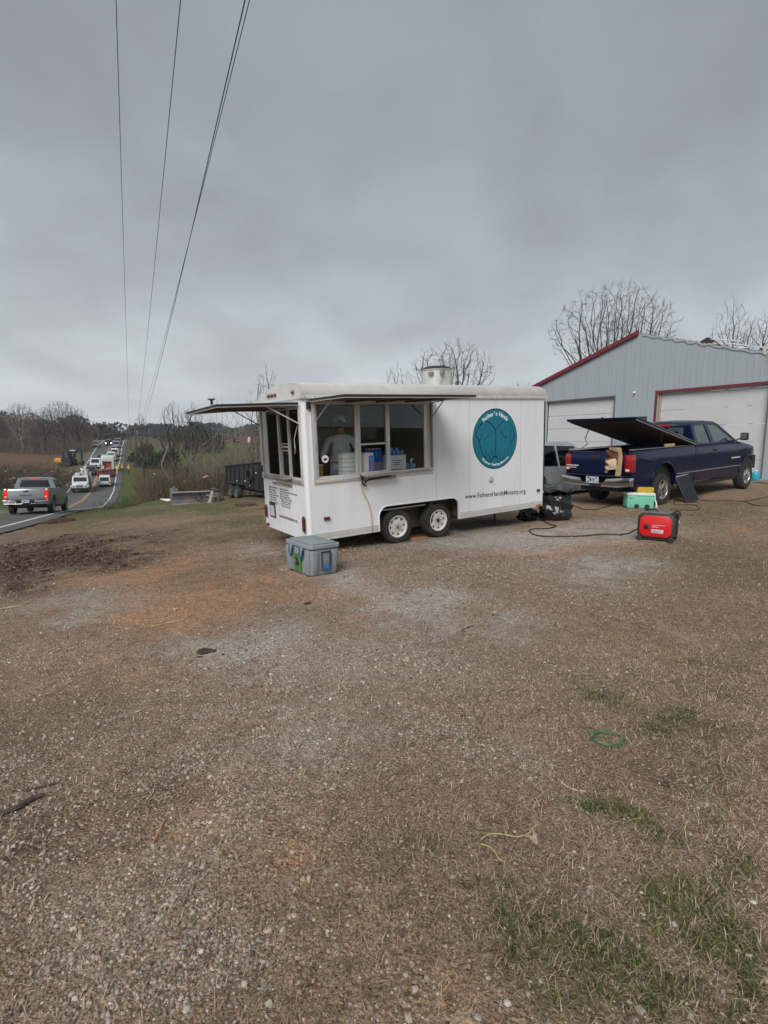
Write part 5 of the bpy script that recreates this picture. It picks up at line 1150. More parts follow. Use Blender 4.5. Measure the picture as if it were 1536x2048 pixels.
# ------------------------------------------------------------------ pickups
def remap(xs, ys): return lambda x: float(np.interp(x, xs, ys)) if xs[0] <= x <= xs[-1] else (ys[0]+(x-xs[0]) if x < xs[0] else ys[-1]+(x-xs[-1]))
def pickup(t, Wd, wb, fx, zs, paint, m_win, wr, rim, lid=False, rimstyle='alloy', lit=False, crew=False, blue=True):
    def wp(x, y, z):
        X = fx(x); s = 1 if y < Wd/2 else -1; d = min(y, Wd-y); inn = 0
        if z > 1.45: inn = (z-1.45)/.6*.20
        elif z > 1.27: inn = (z-1.27)/.18*.02
        if z < .75: inn += (.75-z)*.10
        if x > 4.9: inn += .16*((x-4.9)/.9)**2
        if x < -1.0: inn += .05*((-1.0-x)/.45)**2
        k = max(0, 1-d/(Wd/2)) if z <= 1.45 else 1-2*d/Wd
        if 1.05 < z < 1.2 and z <= 1.45: inn -= .0
        y2 = y+s*inn*k
        return (X, y2, z*zs)
    zc = [(2, v) for v in (.6, .75, .95, 1.1, 1.27, 1.36)]; xc = [(0, v) for v in (-1.2, 4.5, 4.75, 5.0, 5.2, 5.4, 5.55)]
    ra, rf = (0.0, .50, .60), (4.97, .46, .57)
    arch = lambda c: [(c[0]+c[2]*math.cos(R_(a)), c[1]+c[2]*math.sin(R_(a))) for a in range(175, 4, -17)]
    ar = arch(ra); af = arch(rf)
    ar = [(-.62, .52)]+[p for p in ar]+[(.62, .48)]; af = [(4.97-.60, .44)]+af+[(4.97+.59, .50)]
    # front clip, cab lower
    cab = [(1.62, .48)]+af+[(5.62, .50), (5.70, .62), (5.70, .95), (5.66, 1.12), (5.5, 1.24), (5.1, 1.33), (4.6, 1.40), (4.18, 1.46), (1.62, 1.46)]
    o = MB().plate(cab, 0, Wd).cut(zc+xc+[(1, .12), (1, Wd-.12)]).warp(wp).build('cab_body', paint, t, bevel=0, smooth=True, auto=38)
    # hood crown
    MB().plate([(4.2, 1.455), (4.7, 1.47), (5.2, 1.40), (5.55, 1.27), (5.5, 1.2), (4.2, 1.40)], .30, Wd-.30).cut(xc).warp(wp).build('bonnet', paint, t, bevel=.03, smooth=True)
    # bed sides with arches
    bs = [(1.60, .48), (.62, .48)][::-1]+[(1.60, .48), (1.60, 1.44), (-1.38, 1.42), (-1.42, 1.35), (-1.42, .62), (-1.30, .52), (-.62, .52)]+ar[1:-1]
    for nm, y0, y1 in (('bed_side', 0, .10), ('bed_side', Wd-.10, Wd)):
        MB().plate(bs, y0, y1).cut(zc+[(0, -1.2)]).warp(wp).build(nm, paint, t, bevel=0, smooth=True, auto=38)
    MB().box(-1.35, 1.59, .11, Wd-.11, .78, .84).box(1.52, 1.59, .11, Wd-.11, .85, 1.40).warp(wp).build('bed_floor', m_blackm, t)
    rl_ = MB().box(-1.36, 1.58, .02, .13, 1.442, 1.462).box(-1.36, 1.58, Wd-.13, Wd-.02, 1.442, 1.462); rl_.warp(wp).build('bed_rail_cap', m_alud if blue else m_black, t, bevel=.004)
    tg = MB().box(-1.45, -1.37, .17, Wd-.17, .74, 1.41).cut([(2, 1.30), (2, .95)]).warp(lambda x, y, z: (lambda q: (q[0]-(.03 if 1.2 < z < 1.35 and x < -1.4 else 0), q[1], q[2]))(wp(x, y, z))).build('tailgate', paint, t, bevel=.012, smooth=True)
    MB().box(-1.50, -1.455, Wd/2-.12, Wd/2+.12, 1.235, 1.32).warp(wp).build('tailgate_handle', m_black, tg, bevel=.008)
    # wheel wells, underbody
    MB().box(-.72, .75, .12, .42, .35, 1.1).box(-.72, .75, Wd-.42, Wd-.12, .35, 1.1).build('rear_wheel_well', m_blackm, t).data.transform(Matrix.Identity(4))
    ub = MB().box(-1.3, 5.5, .42, Wd-.42, .42, .78); ub.tube([(0, .2, .38), (0, Wd-.2, .38)], .06, 8).tube([(4.97, .2, .38), (4.97, Wd-.2, .38)], .05, 8); ub.lathe([(0, .0), (.10, .02), (.14, .12), (.10, .22), (0, .24)], c=(0, Wd/2-.1, .38), axis='y', sides=12)
    ub.box(4.36, 5.58, .03, Wd-.03, .60, 1.0); ub.warp(lambda x, y, z: (fx(x), y, z*zs)); ub.build('underbody', m_blackm, t)
    for nm, y0, y1 in (('sill', .02, .12), ('sill', Wd-.12, Wd-.02)): MB().box(1.0, 4.30, y0, y1, .34, .44).warp(wp).build(nm, m_blackm, t, bevel=.015)
    MB().box(.64, 4.36, -.012, -.0, .745, .765).warp(wp).build('side_moulding', m_alud if blue else m_black, t)
    # greenhouse
    side = [(1.62, 1.461), (1.66, 2.0), (1.76, 2.06), (2.4, 2.09), (3.0, 2.06), (3.28, 1.98), (4.22, 1.461)]
    w2 = [(1.78, 1.50), (1.80, 1.97), (2.42, 1.99), (2.55, 1.50)] if not crew else [(1.78, 1.50), (1.85, 1.97), (2.62, 1.99), (2.70, 1.50)]
    w1 = [(2.74, 1.50), (2.60, 1.99), (3.02, 1.985), (3.22, 1.93), (4.0, 1.52)] if not crew else [(2.82, 1.50), (2.74, 1.99), (3.02, 1.985), (3.22, 1.93), (4.0, 1.52)]
    for y0, y1, yy in ((0.02, .07, .035), (Wd-.07, Wd-.02, Wd-.04)):
        s_ = MB().plate(side, y0, y1, [w2, w1]).cut([(2, 1.7), (2, 1.9)]).warp(wp).build('cab_pillars', paint, t, smooth=True, auto=30)
        for w in (w2, w1): MB().plate(w, yy, yy+.005).cut([(2, 1.7), (2, 1.9)]).warp(wp).build('side_window', m_win, t)
    MB().plate([(1.66, 2.001), (1.76, 2.061), (2.4, 2.10), (3.0, 2.065), (3.26, 1.99), (2.9, 2.0), (1.8, 1.98)], .03, Wd-.03).cut([(1, .2), (1, Wd/2), (1, Wd-.2)]).warp(lambda x, y, z: (lambda q: (q[0], q[1], q[2]+.03*(1-(2*y/Wd-1)**2)))(wp(x, y, z))).build('cab_roof', paint, t, smooth=True, auto=40)
    MB().plate([(.071, 1.461), (Wd-.071, 1.461), (Wd-.071, 1.99), (.071, 1.99)], 1.63, 1.67, [[(.26, 1.52), (Wd-.26, 1.52), (Wd-.26, 1.93), (.26, 1.93)]], axis='x').warp(wp).build('cab_back', paint, t)
    MB().box(1.645, 1.65, .26, Wd-.26, 1.52, 1.93).warp(wp).build('rear_window', m_win, t)
    MB().add([(3.27, .1, 1.97), (3.27, Wd-.1, 1.97), (4.2, Wd-.1, 1.465), (4.2, .1, 1.465)], [(0, 1, 2, 3)]) or None
    q = MB(); q.add([(3.27, .07, 1.985), (3.27, Wd-.07, 1.985), (4.21, Wd-.07, 1.468), (4.21, .07, 1.468)], [(0, 1, 2, 3)]); q.warp(wp).build('windscreen', m_win, t)
    MB().box(1.602, 1.652, Wd/2-.28, Wd/2+.28, 1.955, 2.02).warp(wp).build('high_brake_light', m_red if not lit else mat('lit_red', (.5, .01, .01), rough=.3, emit=(1, .015, .008), emit_s=.22), t, bevel=.006)
    st = MB()
    for x_ in (2.2, 3.1):
        for y_ in (.35, Wd-.75): st.box(x_, x_+.15, y_, y_+.42, 1.0, 1.62).box(x_+.02, x_+.13, y_+.1, y_+.32, 1.625, 1.80)
    st.build('seats', m_dark, t, bevel=.03).data.transform(Matrix.Diagonal((1, 1, zs, 1)))
    if not blue:
        for ch in t.children:
            if ch.name.startswith('seats'): ch.data.transform(Matrix.Translation((fx(2.2)-2.2, 0, 0)))
    # mirrors
    for s, yb in ((-1, .0), (1, Wd)):
        y0 = yb+s*.30; a, b_ = sorted((y0, yb+s*.10))
        mm = MB().box(4.02, 4.12, a, b_, 1.50, 1.72).warp(lambda x, y, z: (fx(x), y, z*zs)).build('wing_mirror', m_black, t, bevel=.03, segs=3)
        MB().tube([(fx(4.05), yb+s*.12, 1.56*zs), (fx(4.05), yb-s*.02, 1.50*zs)], .02, 6).build('mirror_arm', m_black, mm)
        MB().box(4.012, 4.018, a+.03, b_-.03, 1.53, 1.69).warp(lambda x, y, z: (fx(x), y, z*zs)).build('mirror_glass', m_chrome, mm)
    # tail lights
    for y0, y1 in ((-.012, .165), (Wd-.165, Wd+.012)):
        lm = m_red if not lit else mat('lit_red', (.5, .01, .01), rough=.3, emit=(1, .015, .008), emit_s=.22)
        tl = MB().box(-1.465, -1.30, y0, y1, .92 if blue else .86, 1.34).cut([(2, 1.2), (2, 1.05)]).warp(wp).build('tail_light', lm, t, bevel=.015)
        MB().box(-1.472, -1.4655, y0+.04, y1-.04, .95, 1.0).warp(wp).build('reversing_lamp', m_white, tl)
    # bumper
    bp = MB().plate([(.0, .60), (.0, .80), (.20, .80), (.58, .76), (.66, .66), (Wd-.66, .66), (Wd-.58, .76), (Wd-.2, .80), (Wd, .80), (Wd, .60), (Wd-.3, .56), (.3, .56)], -1.62, -1.46, axis='x').warp(lambda x, y, z: (fx(x)+.07*abs(2*y/Wd-1)**3, y, z*zs)).build('rear_bumper', m_chrome, t, bevel=.015)
    MB().box(-1.63, -1.47, .15, Wd-.15, .825 if blue else .80, .835 if blue else .815).warp(lambda x, y, z: (fx(x), y, z*zs)).build('bumper_step', m_black, bp)
    pl = MB().box(-1.53, -1.515, Wd/2-.17, Wd/2+.17, .64, .80).warp(lambda x, y, z: (fx(x)-.10, y, z*zs)).build('number_plate', mat('plate_blue_white', (.45, .5, .6), rough=.5), t)
    pc_ = MB()
    for a, b_, c, d in ((-.13, -.08, .755, .78), (.06, .13, .755, .78), (-.05, -.02, .69, .75), (.02, .07, .69, .75), (-.14, -.10, .66, .68), (.08, .14, .66, .68)): pc_.box(-1.634, -1.631, Wd/2+a, Wd/2+b_, c, d)
    pc_.warp(lambda x, y, z: (fx(x)-.0, y, z*zs)).build('plate_marks', m_navy, pl)
    # front bumper, lamp
    MB().box(5.58, 5.86, .03, Wd-.03, .52, .84).warp(wp).build('front_bumper', m_chrome if not blue else mat('bumper_grey', (.25, .27, .27), rough=.35, metal=.5), t, bevel=.05, segs=3)
    for y0, y1 in ((.10, .36), (Wd-.36, Wd-.10)): MB().box(5.55, 5.722, y0, y1, .90, 1.10).warp(wp).build('headlight', m_chrome, t, bevel=.02)
    MB().box(5.66, 5.72, .40, Wd-.40, .86, 1.14).warp(wp).build('grille', m_black if not blue else m_chrome, t, bevel=.02)
    # door seams and handles
    sm = MB()
    for x_ in ((1.63, 2.62, 4.16) if not crew else (1.63, 2.74, 4.16)): sm.box(x_-.004, x_+.004, -.0035, .004, .50, 1.44)
    sm.cut(zc).warp(wp).build('door_seam', m_black, t)
    for x_ in (2.70, ) if not crew else (1.9, 2.95): MB().box(x_, x_+.16, -.03, .0, 1.26, 1.30).warp(wp).build('door_handle', m_black if blue else m_chrome, t, bevel=.008)
    MB().box(3.80, 4.35, -.014, -.004, .98, 1.02).warp(wp).build('side_badge', m_alu, t)
    for a_ in (ra, rf):
        pts = [(a_[0]+a_[2]*math.cos(R_(a)), -.008, a_[1]+a_[2]*math.sin(R_(a))) for a in range(172, 7, -11)]
        MB().tube([wp(*q) for q in pts], .022 if blue else .018, 6).build('arch_lip', paint, t, smooth=True)
    for x_, y_, f in ((0, .13, -1), (wb, .13, -1), (0, Wd-.13, 1), (wb, Wd-.13, 1)): wheel(t, x_, y_, wr-.01, wr, .25, f, rim, wr*.60, 5, rimstyle, hub=m_black)
TKU = Vector((0.81240008, 0.58069962, 0.05285883)); TKV = Vector((-0.58151258, 0.81353741, 0)); TKW = Vector((-0.04300264, -0.03073807, 0.99860199)); TKO = Vector((7.0876, 13.533, -1.3798+EYE))
KM = Matrix(((TKU.x, TKV.x, TKW.x, TKO.x), (TKU.y, TKV.y, TKW.y, TKO.y), (TKU.z, TKV.z, TKW.z, TKO.z), (0, 0, 0, 1)))
m_bl = mat('navy_paint', (0.0008, 0.007, 0.038), rough=0.15, var=0.08, vscale=2, coat=.22, spec=.25, dirt=(.03, .028, .026), dirt_amt=.1, dirt_scale=1.5)
tk = empty('blue_pickup', 'dark blue pickup with its hard bed cover propped open, parked nose to the garage', 'pickup truck', M=KM)
pickup(tk, 1.90, 4.97, lambda x: x, 1.0, m_bl, glass('pickup_glass', (.80, .88, .86), .4), .405, m_steel)
# bed cover propped open
lidM = Matrix.Translation((1.60, 0, 1.475)) @ Matrix.Rotation(math.atan2(.70, 3.02), 4, 'Y')
lb = MB().plate([(-3.06, .0), (-3.10, .06), (-2.9, .075), (0, .075), (.02, .0)], 0.0, 1.90).build('bed_cover', m_bl, tk, bevel=.014); lb.data.transform(lidM)
o = MB().box(-2.98, -.05, .06, 1.84, -.022, -.001).build('cover_lining', mat('brown_lining', (.045, .03, .024), rough=.9, var=.3, vscale=2), lb); o.data.transform(lidM)
o = MB().box(-3.06, .0, -.006, .012, -.012, .006).build('cover_edge', m_alud, lb); o.data.transform(lidM)
o = MB().lathe([(0, .13), (.03, .125), (.02, .10), (.05, .078), (.05, .0755)], c=(-2.9, 1.0, 0), axis='z', sides=10).build('cover_lock', m_black, lb, smooth=True); o.data.transform(lidM)
for y in (.12, 1.78): MB().tube([(-.55, y, 1.96), (-.75, y, 1.72), (-.62, y, 1.56), (-.95, y, 1.44)] if y > 1 else [(.1, y, 1.80), (.0, y, 1.66), (.15, y, 1.50)], .010, 6).tube([(-.58, y+.02, 1.96), (-.68, y+.02, 1.70)] if y > 1 else [(.12, y, 1.8), (.02, y, 1.7)], .006, 5).build('cover_prop', m_black, tk)
# lettering on the tailgate (illegible at this size) and tail-lamp frame
MB().box(-1.493, -1.4905, 1.44, 1.80, 1.04, 1.066).box(-1.493, -1.4905, 1.50, 1.76, .99, 1.01).build('tailgate_badge', m_alu, tk)
# card and cloth hanging over the tailgate: its own thing
m_tan = mat('tan_card', (.42, .30, .17), rough=.85, var=.2, vscale=9); m_bro = mat('brown_card', (.16, .06, .035), rough=.85, var=.3, vscale=9)
t = empty('torn_carton', 'torn brown and tan cardboard draped over the right end of the blue tailgate', 'cardboard', M=KM)
MB().plate([(.26, .90), (.30, 1.10), (.42, 1.15), (.66, 1.05), (.68, 1.22), (.50, 1.30), (.64, 1.36), (.66, 1.46), (.30, 1.47), (.22, 1.30)], -1.535, -1.51, axis='x').build('brown_panel', m_bro, t, bevel=.005)
MB().plate([(.22, .84), (.36, .84), (.35, 1.0), (.33, 1.2), (.32, 1.40), (.54, 1.47), (.54, 1.52), (.24, 1.52), (.22, 1.3)], -1.575, -1.54, axis='x').warp(lambda x, y, z: (x-.03*math.sin(z*9), y, z)).build('tan_flap', m_tan, t, bevel=.008)
MB().plate([(.36, 1.0), (.55, .98), (.62, 1.06), (.50, 1.10), (.60, 1.20), (.40, 1.26), (.36, 1.20)], -1.60, -1.578, axis='x').warp(lambda x, y, z: (x-.05*math.sin(y*14), y, z)).build('tan_sheet', mat('pale_card', (.50, .40, .27), rough=.85, var=.15), t, bevel=.004)
MB().plate([(.58, .90), (.66, .91), (.64, .98), (.56, .96)], -1.56, -1.545, axis='x').build('card_scrap', m_tan, t)
t = empty('wooden_block', 'pale wooden offcut lying on the near bed rail under the open cover', 'block', M=KM @ Matrix.Translation((.25, .04, 1.464)))
MB().box(0, .30, 0, .12, 0, .075).build('block', m_tan, t, bevel=.004)
# folded black solar panel leaning by the rear wheel
bp_ = hit(1373, 1006); b2 = hit(1402, 1000); dr = (b2-bp_); wd_ = .40; ang = math.atan2(dr.y, dr.x)
t = empty('folding_panel', 'black folding solar panel leaning against the side of the blue pickup', 'solar panel', M=Matrix.Translation(bp_) @ Matrix.Rotation(R_(8), 4, 'Z') @ Matrix.Rotation(R_(-24), 4, 'X') @ Matrix.Rotation(R_(-13), 4, 'Y'))
MB().box(0, wd_, 0, .05, 0, .72).build('panel_case', m_gbk, t, bevel=.01)
c_ = MB()
for i in range(3):
    for j in range(5): c_.box(.03+i*.117, .135+i*.117, -.006, -.0005, .04+j*.132, .16+j*.132)
c_.build('solar_cells', mat('solar_cell', (.016, .018, .026), rough=.25), t)
MB().box(-.004, wd_+.004, -.008, .055, .715, .735).build('panel_rim', m_alud, t, bevel=.003)

# ------------------------------------------------------------------ ordinary cars and far vehicles
def car(name, label, cat, M, kind, paint, lamps=None, brake=None, group=None, L=4.7, Wd=1.85, H=1.7, win=None, near=False):
    t = empty(name, label, cat, M=M, group=group); win = win or mat('car_window', (.02, .025, .03), rough=.12, coat=.5)
    k = L/4.7; wr = .35; c0, c1 = .95*k, 3.75*k; b = H*.55
    arc_ = lambda c: [(c+.43*math.cos(R_(a)), wr+.43*math.sin(R_(a))) for a in range(200, -21, -20)]
    low = [(0.03, .35), (c0-.43, .28)]+[p for p in arc_(c0) if p[1] > .28]+[(c0+.43, .25), (c1-.43, .25)]+[p for p in arc_(c1) if p[1] > .28]+[(c1+.45, .28), (L-.05, .32), (L, .55), (L-.03, b*.86)]
    if kind == 'suv': low += [(L-.12, b-.02), (L-1.25, b+.03), (0.1, b+.05), (0, b*.75)]; cabp = [(.05, b+.04), (.28, H-.12), (.6, H), (2.4*k, H), (2.75*k, H-.05), (3.6*k, b+.03)]
    elif kind == 'pickup': low += [(L-.12, b), (L-1.25, b+.04), (.02, b+.04), (0, b*.7)]; cabp = [(1.75*k, b+.03), (1.8*k, H-.06), (1.95*k, H), (2.9*k, H), (3.05*k, H-.03), (3.7*k, b+.03)]
    else: low += [(L-.10, b-.08), (L-1.2, b+.0), (.9, b+.02), (.05, b-.04), (0, b*.7)]; cabp = [(.5*k, b), (1.0*k, H-.04), (1.3*k, H), (2.5*k, H), (2.7*k, H-.03), (3.55*k, b)]
    def wp(x, y, z):
        s = 1 if y < Wd/2 else -1; inn = 0
        if z > b+.045: inn = (z-b)/(H-b)*.22
        if x > L-.7: inn += .14*((x-L+.7)/.7)**2
        if x < .3: inn += .08*((.3-x)/.3)**2
        if z < .6: inn += (.6-z)*.12
        kk = 1-2*min(y, Wd-y)/Wd
        return (x, y-Wd/2+s*inn*kk, z)
    cuts = [(2, .6), (2, b*.75), (0, .15), (0, .3), (0, L-.2), (0, L-.45), (0, L-.7), (1, .1), (1, Wd-.1)]
    MB().plate(low, 0, Wd).cut(cuts).warp(wp).build('body', paint, t, smooth=True, auto=40)
    MB().plate(cabp, .02, Wd-.02).cut([(2, (b+H)/2), (2, H-.07), (1, .12), (1, Wd-.12)]).warp(wp).build('cabin', paint, t, smooth=True, auto=40)
    def pane(poly, y0, y1, nm='side_window'): return MB().plate(poly, y0, y1).cut([(2, (b+H)/2)]).warp(wp).build(nm, win, t)
    xa = cabp[0][0]; xb = cabp[-1][0]; xm = (cabp[1][0]+xb)/2-.1
    z0, z1 = b+.07, H-.12
    xl = lambda z: np.interp(z, [cabp[0][1], cabp[1][1]], [cabp[0][0], cabp[1][0]]); xr = lambda z: np.interp(z, [cabp[-1][1], cabp[-2][1]], [cabp[-1][0], cabp[-2][0]])
    for s, (y0, y1) in enumerate(((.012, .0195), (Wd-.0195, Wd-.012))):
        pane([(xl(z0)+.16, z0), (xl(z1)+.12, z1), (xm-.06, z1), (xm-.04, z0)], y0, y1); pane([(xm+.05, z0), (xm+.03, z1), (xr(z1)-.14, z1), (xr(z0)-.18, z0)], y0, y1)
    for nm, f, sg in (('windscreen', xr, 1), ('rear_window', xl, -1)):
        q = MB(); e = .012*sg
        q.add([(f(z0)+e, .18, z0), (f(z0)+e, Wd-.18, z0), (f(z1)+e, Wd-.2, z1), (f(z1)+e, .2, z1)], [(0, 1, 2, 3)]); q.warp(wp).build(nm, win, t)
    for y in (.14, Wd-.14):
        MB().box(L-.10, L+.012, y-.12+.04, y+.12-.04+.04, b*.66, b*.82).warp(wp).build('headlight', lamps or m_chrome, t, bevel=.01)
        MB().box(-.015, .06, y-.10, y+.08, b*.66, b*.95).warp(wp).build('tail_light', brake or m_red, t, bevel=.01)
    MB().box(L-.06, L+.02, .5, Wd-.5, b*.5, b*.78).warp(wp).build('grille', m_black, t); MB().box(-.03, .03, .15, Wd-.15, .36, .50).warp(wp).build('rear_bumper', m_black, t, bevel=.01); MB().box(L-.05, L+.03, .15, Wd-.15, .30, .45).warp(wp).build('front_bumper', m_black, t, bevel=.01)
    MB().box(-.035, -.0305, Wd/2-.15, Wd/2+.15, .52, .62).warp(wp).build('number_plate', m_white, t)
    for x in (c0, c1):
        for y, f in ((-Wd/2+.10, -1), (Wd/2-.10, 1)): wheel(t, x, y, wr, wr, .21, f, m_steel, wr*.62, 5, 'alloy' if near else 'plain')
    for s in (-1, 1):
        MB().box(xr(z0)-.30, xr(z0)-.18, *sorted((s*(Wd/2+.02), s*(Wd/2+.18))), b+.02, b+.16).build('wing_mirror', m_black if not near else paint, t, bevel=.02)
    return t
def on_road(d, left, back=False, L=4.7):
    """vehicle frame: x forward, origin at the tail on the ground; d = depth of the end that faces the camera"""
    p, a, i = road_at(d, left); T = Vector((_T[i][0], _T[i][1], 0)); q, _, j = road_at(d+L, left)
    f = Vector(q-p).normalized()
    if back: f = -f; p = q.copy() if False else p+np.array([*(-f*L)])*1.0
    l = Vector((0, 0, 1)).cross(f).normalized(); u = f.cross(l)
    return Matrix(((f.x, l.x, u.x, p[0]), (f.y, l.y, u.y, p[1]), (f.z, l.z, u.z, p[2]+.006), (0, 0, 0, 1)))
# silver pickup, near lane
m_sil = mat('silver_grey_paint', (0.29, 0.325, 0.345), rough=0.28, metal=.5, var=0.05, vscale=2, coat=.6, dirt=(.14, .13, .11), dirt_amt=.25, dirt_scale=1.5)
p0, a0, i0 = road_at(28.6, .12); p1, _, _ = road_at(32.4, .12); f = Vector(p1-p0).normalized(); l = Vector((0, 0, 1)).cross(f).normalized(); u = f.cross(l)
st_ = empty('silver_pickup', 'silver grey crew cab pickup with red tail lights lit, driving away on the road', 'pickup truck', M=Matrix(((f.x, l.x, u.x, p0[0]), (f.y, l.y, u.y, p0[1]), (f.z, l.z, u.z, p0[2]+.006), (0, 0, 0, 1))))
pickup(st_, 2.02, 3.75, remap([-1.5, -.7, .7, 1.62, 4.2, 4.4, 5.6], [-1.25, -.65, .65, .82, 3.05, 3.20, 4.35]), .93, m_sil, mat('privacy_glass', (.012, .014, .016), rough=.08, coat=.6), .40, m_steel, crew=True, lit=True, blue=False)
MB().box(-1.262, -1.259, .72, 1.30, .98, 1.01).build('tailgate_badge', m_black, st_)
# silver SUV half hidden between trailer and blue pickup
m_sil2 = mat('pale_silver_paint', (0.46, 0.50, 0.52), rough=0.3, metal=.4, var=0.05, vscale=2, coat=.6, dirt=(.2, .18, .16), dirt_amt=.25, dirt_scale=1.5)
o2 = KM @ Matrix.Translation((-2.1, 3.9, .0)); z_ = gz(o2[0][3], o2[1][3])
M2 = Matrix.Translation((o2[0][3], o2[1][3], z_)) @ Matrix.Rotation(math.atan2(TKU.y, TKU.x), 4, 'Z')
car('silver_suv', 'pale silver estate car parked between the white trailer and the blue pickup', 'car', M2, 'suv', m_sil2, win=m_tglass, near=True, H=1.72, L=4.8)
pc2 = mat('white_car_paint', (.62, .64, .65), rough=.3, var=.05, coat=.5); dk = mat('black_car_paint', (.015, .017, .022), rough=.3, coat=.5); bl2 = mat('blue_grey_paint', (.10, .16, .22), rough=.3, coat=.5); gn = mat('green_grey_paint', (.22, .27, .26), rough=.3, coat=.5)
m_lamp = mat('lit_headlamp', (1, 1, 1), emit=(1, .98, 1), emit_s=14); m_brk = mat('lit_red', (.5, .01, .01), rough=.3, emit=(1, .015, .008), emit_s=.22)
m_org = mat('orange_paint', (.65, .22, .03), rough=.4)
GQ = 'vehicles queued on the road'
car('white_suv', 'white SUV driving away, nearest vehicle ahead of the silver pickup in its lane', 'car', on_road(89, 1.45), 'suv', pc2, group=GQ, L=4.7, Wd=1.95, H=1.75)
car('white_pickup', 'white pickup coming towards the camera behind the utility truck', 'pickup truck', on_road(110.5, 4.15, True, 5.6), 'pickup', pc2, group=GQ, L=5.6, Wd=2.0, H=1.9)
car('black_pickup', 'black pickup by the centre line beyond the oncoming white pickup', 'pickup truck', on_road(117, 3.3, True, 5.4), 'pickup', dk, group=GQ, L=5.4, Wd=1.95, H=1.9)
car('dark_car', 'small dark car just behind the white utility truck', 'car', on_road(101, 4.3, True, 4.4), 'suv', dk, group=GQ, L=4.4, Wd=1.8, H=1.55)
car('white_van', 'white high roofed car in the queue directly beyond the box trailer', 'car', on_road(122, 1.7), 'suv', pc2, group=GQ, L=4.8, Wd=1.95, H=2.0)
t = car('white_and_orange_car', 'white car with an orange rear corner in the queue', 'car', on_road(131, 1.25), 'suv', pc2, group=GQ, L=4.8, Wd=1.95, H=1.95)
MB().box(-.06, -.036, -.85, -.1, .5, 1.1).build('orange_panel', m_org, t, bevel=.01)
car('blue_grey_car', 'blue grey car between the orange cornered car and the pale green car', 'car', on_road(139, 1.6), 'suv', bl2, group=GQ, L=4.7, H=1.7)
car('green_grey_suv', 'pale green grey car high on the slope, second from the end of the queue', 'car', on_road(151, 1.35), 'suv', gn, group=GQ, L=4.9, Wd=2.0, H=1.9)
car('grey_car', 'grey car at the top end of the queue near the crest', 'car', on_road(166, 1.3), 'suv', bl2, group=GQ, L=4.7, Wd=1.95, H=1.9)
car('oncoming_car', 'dark car near the crest with both white headlights shining', 'car', on_road(160, 3.7, True, 4.7), 'suv', dk, lamps=m_lamp, group=GQ, L=4.7, Wd=1.95)
t = car('roadside_car', 'pale car on the left verge near the crest with red roof light', 'car', on_road(152, 6.6, True, 4.6), 'suv', gn, group=GQ, L=4.6, Wd=1.9)
MB().box(2.0, 2.3, -.4, .4, 1.705, 1.95).build('roof_beacon', m_brk, t, bevel=.02)
# utility truck: white cab, dark body, white folded boom
Mu = on_road(82, 4.45, True, 7.2); t = empty('utility_truck', 'white bonneted utility truck with folded white boom coming down the left lane', 'utility truck', M=Mu, group=GQ)
Lr = 7.2
MB().plate([(4.3, .55), (5.5, .55), (5.55, .95), (6.4, .95), (6.45, .55), (7.2, .55), (7.2, 1.05), (7.1, 1.35), (5.95, 1.55), (5.55, 2.3), (5.3, 2.4), (4.4, 2.4), (4.3, 2.3)], -1.15, 1.15).warp(lambda x, y, z: (x, y*(1-.12*max(0, (z-1.5)/.9))*(1-.18*max(0, (x-5.9)/1.3)), z)).build('cab', pc2, t, bevel=.06, smooth=True)
q = MB(); q.add([(5.93, -.92, 1.62), (5.93, .92, 1.62), (5.60, .86, 2.22), (5.60, -.86, 2.22)], [(0, 1, 2, 3)]); q.build('windscreen', mat('car_window', (.02, .025, .03)), t)
for s in (-1, 1): MB().plate([(4.5, 1.6), (4.5, 2.2), (5.4, 2.2), (5.75, 1.6)], s*1.155-.005, s*1.155+.005).build('side_window', mat('car_window', (.02, .025, .03)), t)
MB().box(7.2, 7.23, -.45, .45, .85, 1.25).build('grille', mat('grille_grey', (.2, .22, .24), rough=.4), t, bevel=.01); MB().box(7.1, 7.35, -1.15, 1.15, .50, .78).build('front_bumper', m_blackm, t, bevel=.02)
for s in (-1, 1): MB().plate([(6.3, .95), (6.4, 1.15), (7.1, 1.1), (7.15, .85)], s*1.02-.2, s*1.02+.2).build('wing', pc2, t, bevel=.05); MB().box(7.15, 7.24, s*.78-.12, s*.78+.12, .95, 1.1).build('headlight', m_chrome, t)
MB().box(0, 4.2, -1.15, 1.15, .8, 2.0).box(0, 7.0, -.4, .4, .5, .8).build('dark_body', m_blackm, t, bevel=.03)
MB().box(.2, 2.4, -1.0, -.3, 2.0, 2.5).box(.2, 2.2, .95, 1.2, 1.0, 2.6).build('side_locker', pc2, t, bevel=.05)
MB().box(2.6, 3.4, .35, 1.0, 2.0, 2.5).build('red_winch', m_trim, t, bevel=.05)
MB().tube([(1.0, 0, 2.0), (1.0, 0, 3.0), (3.8, .1, 3.35), (4.4, .4, 3.1)], [.22, .22, .2, .16], 8).tube([(4.2, .5, 3.15), (1.6, .6, 3.6)], .14, 8).build('boom', m_cap, t, smooth=True)
MB().lathe([(0, -.5), (.3, -.5), (.38, .4), (.33, .4), (.27, -.42)], c=(4.1, .75, 2.9), axis='z', sides=12).build('bucket', m_cap, t, smooth=True)
for x in (1.2, 6.0):
    for y, f in ((-.95, -1), (.95, 1)): wheel(t, x, y, .5, .5, .3, f, pc2, .30, 5, 'plain')
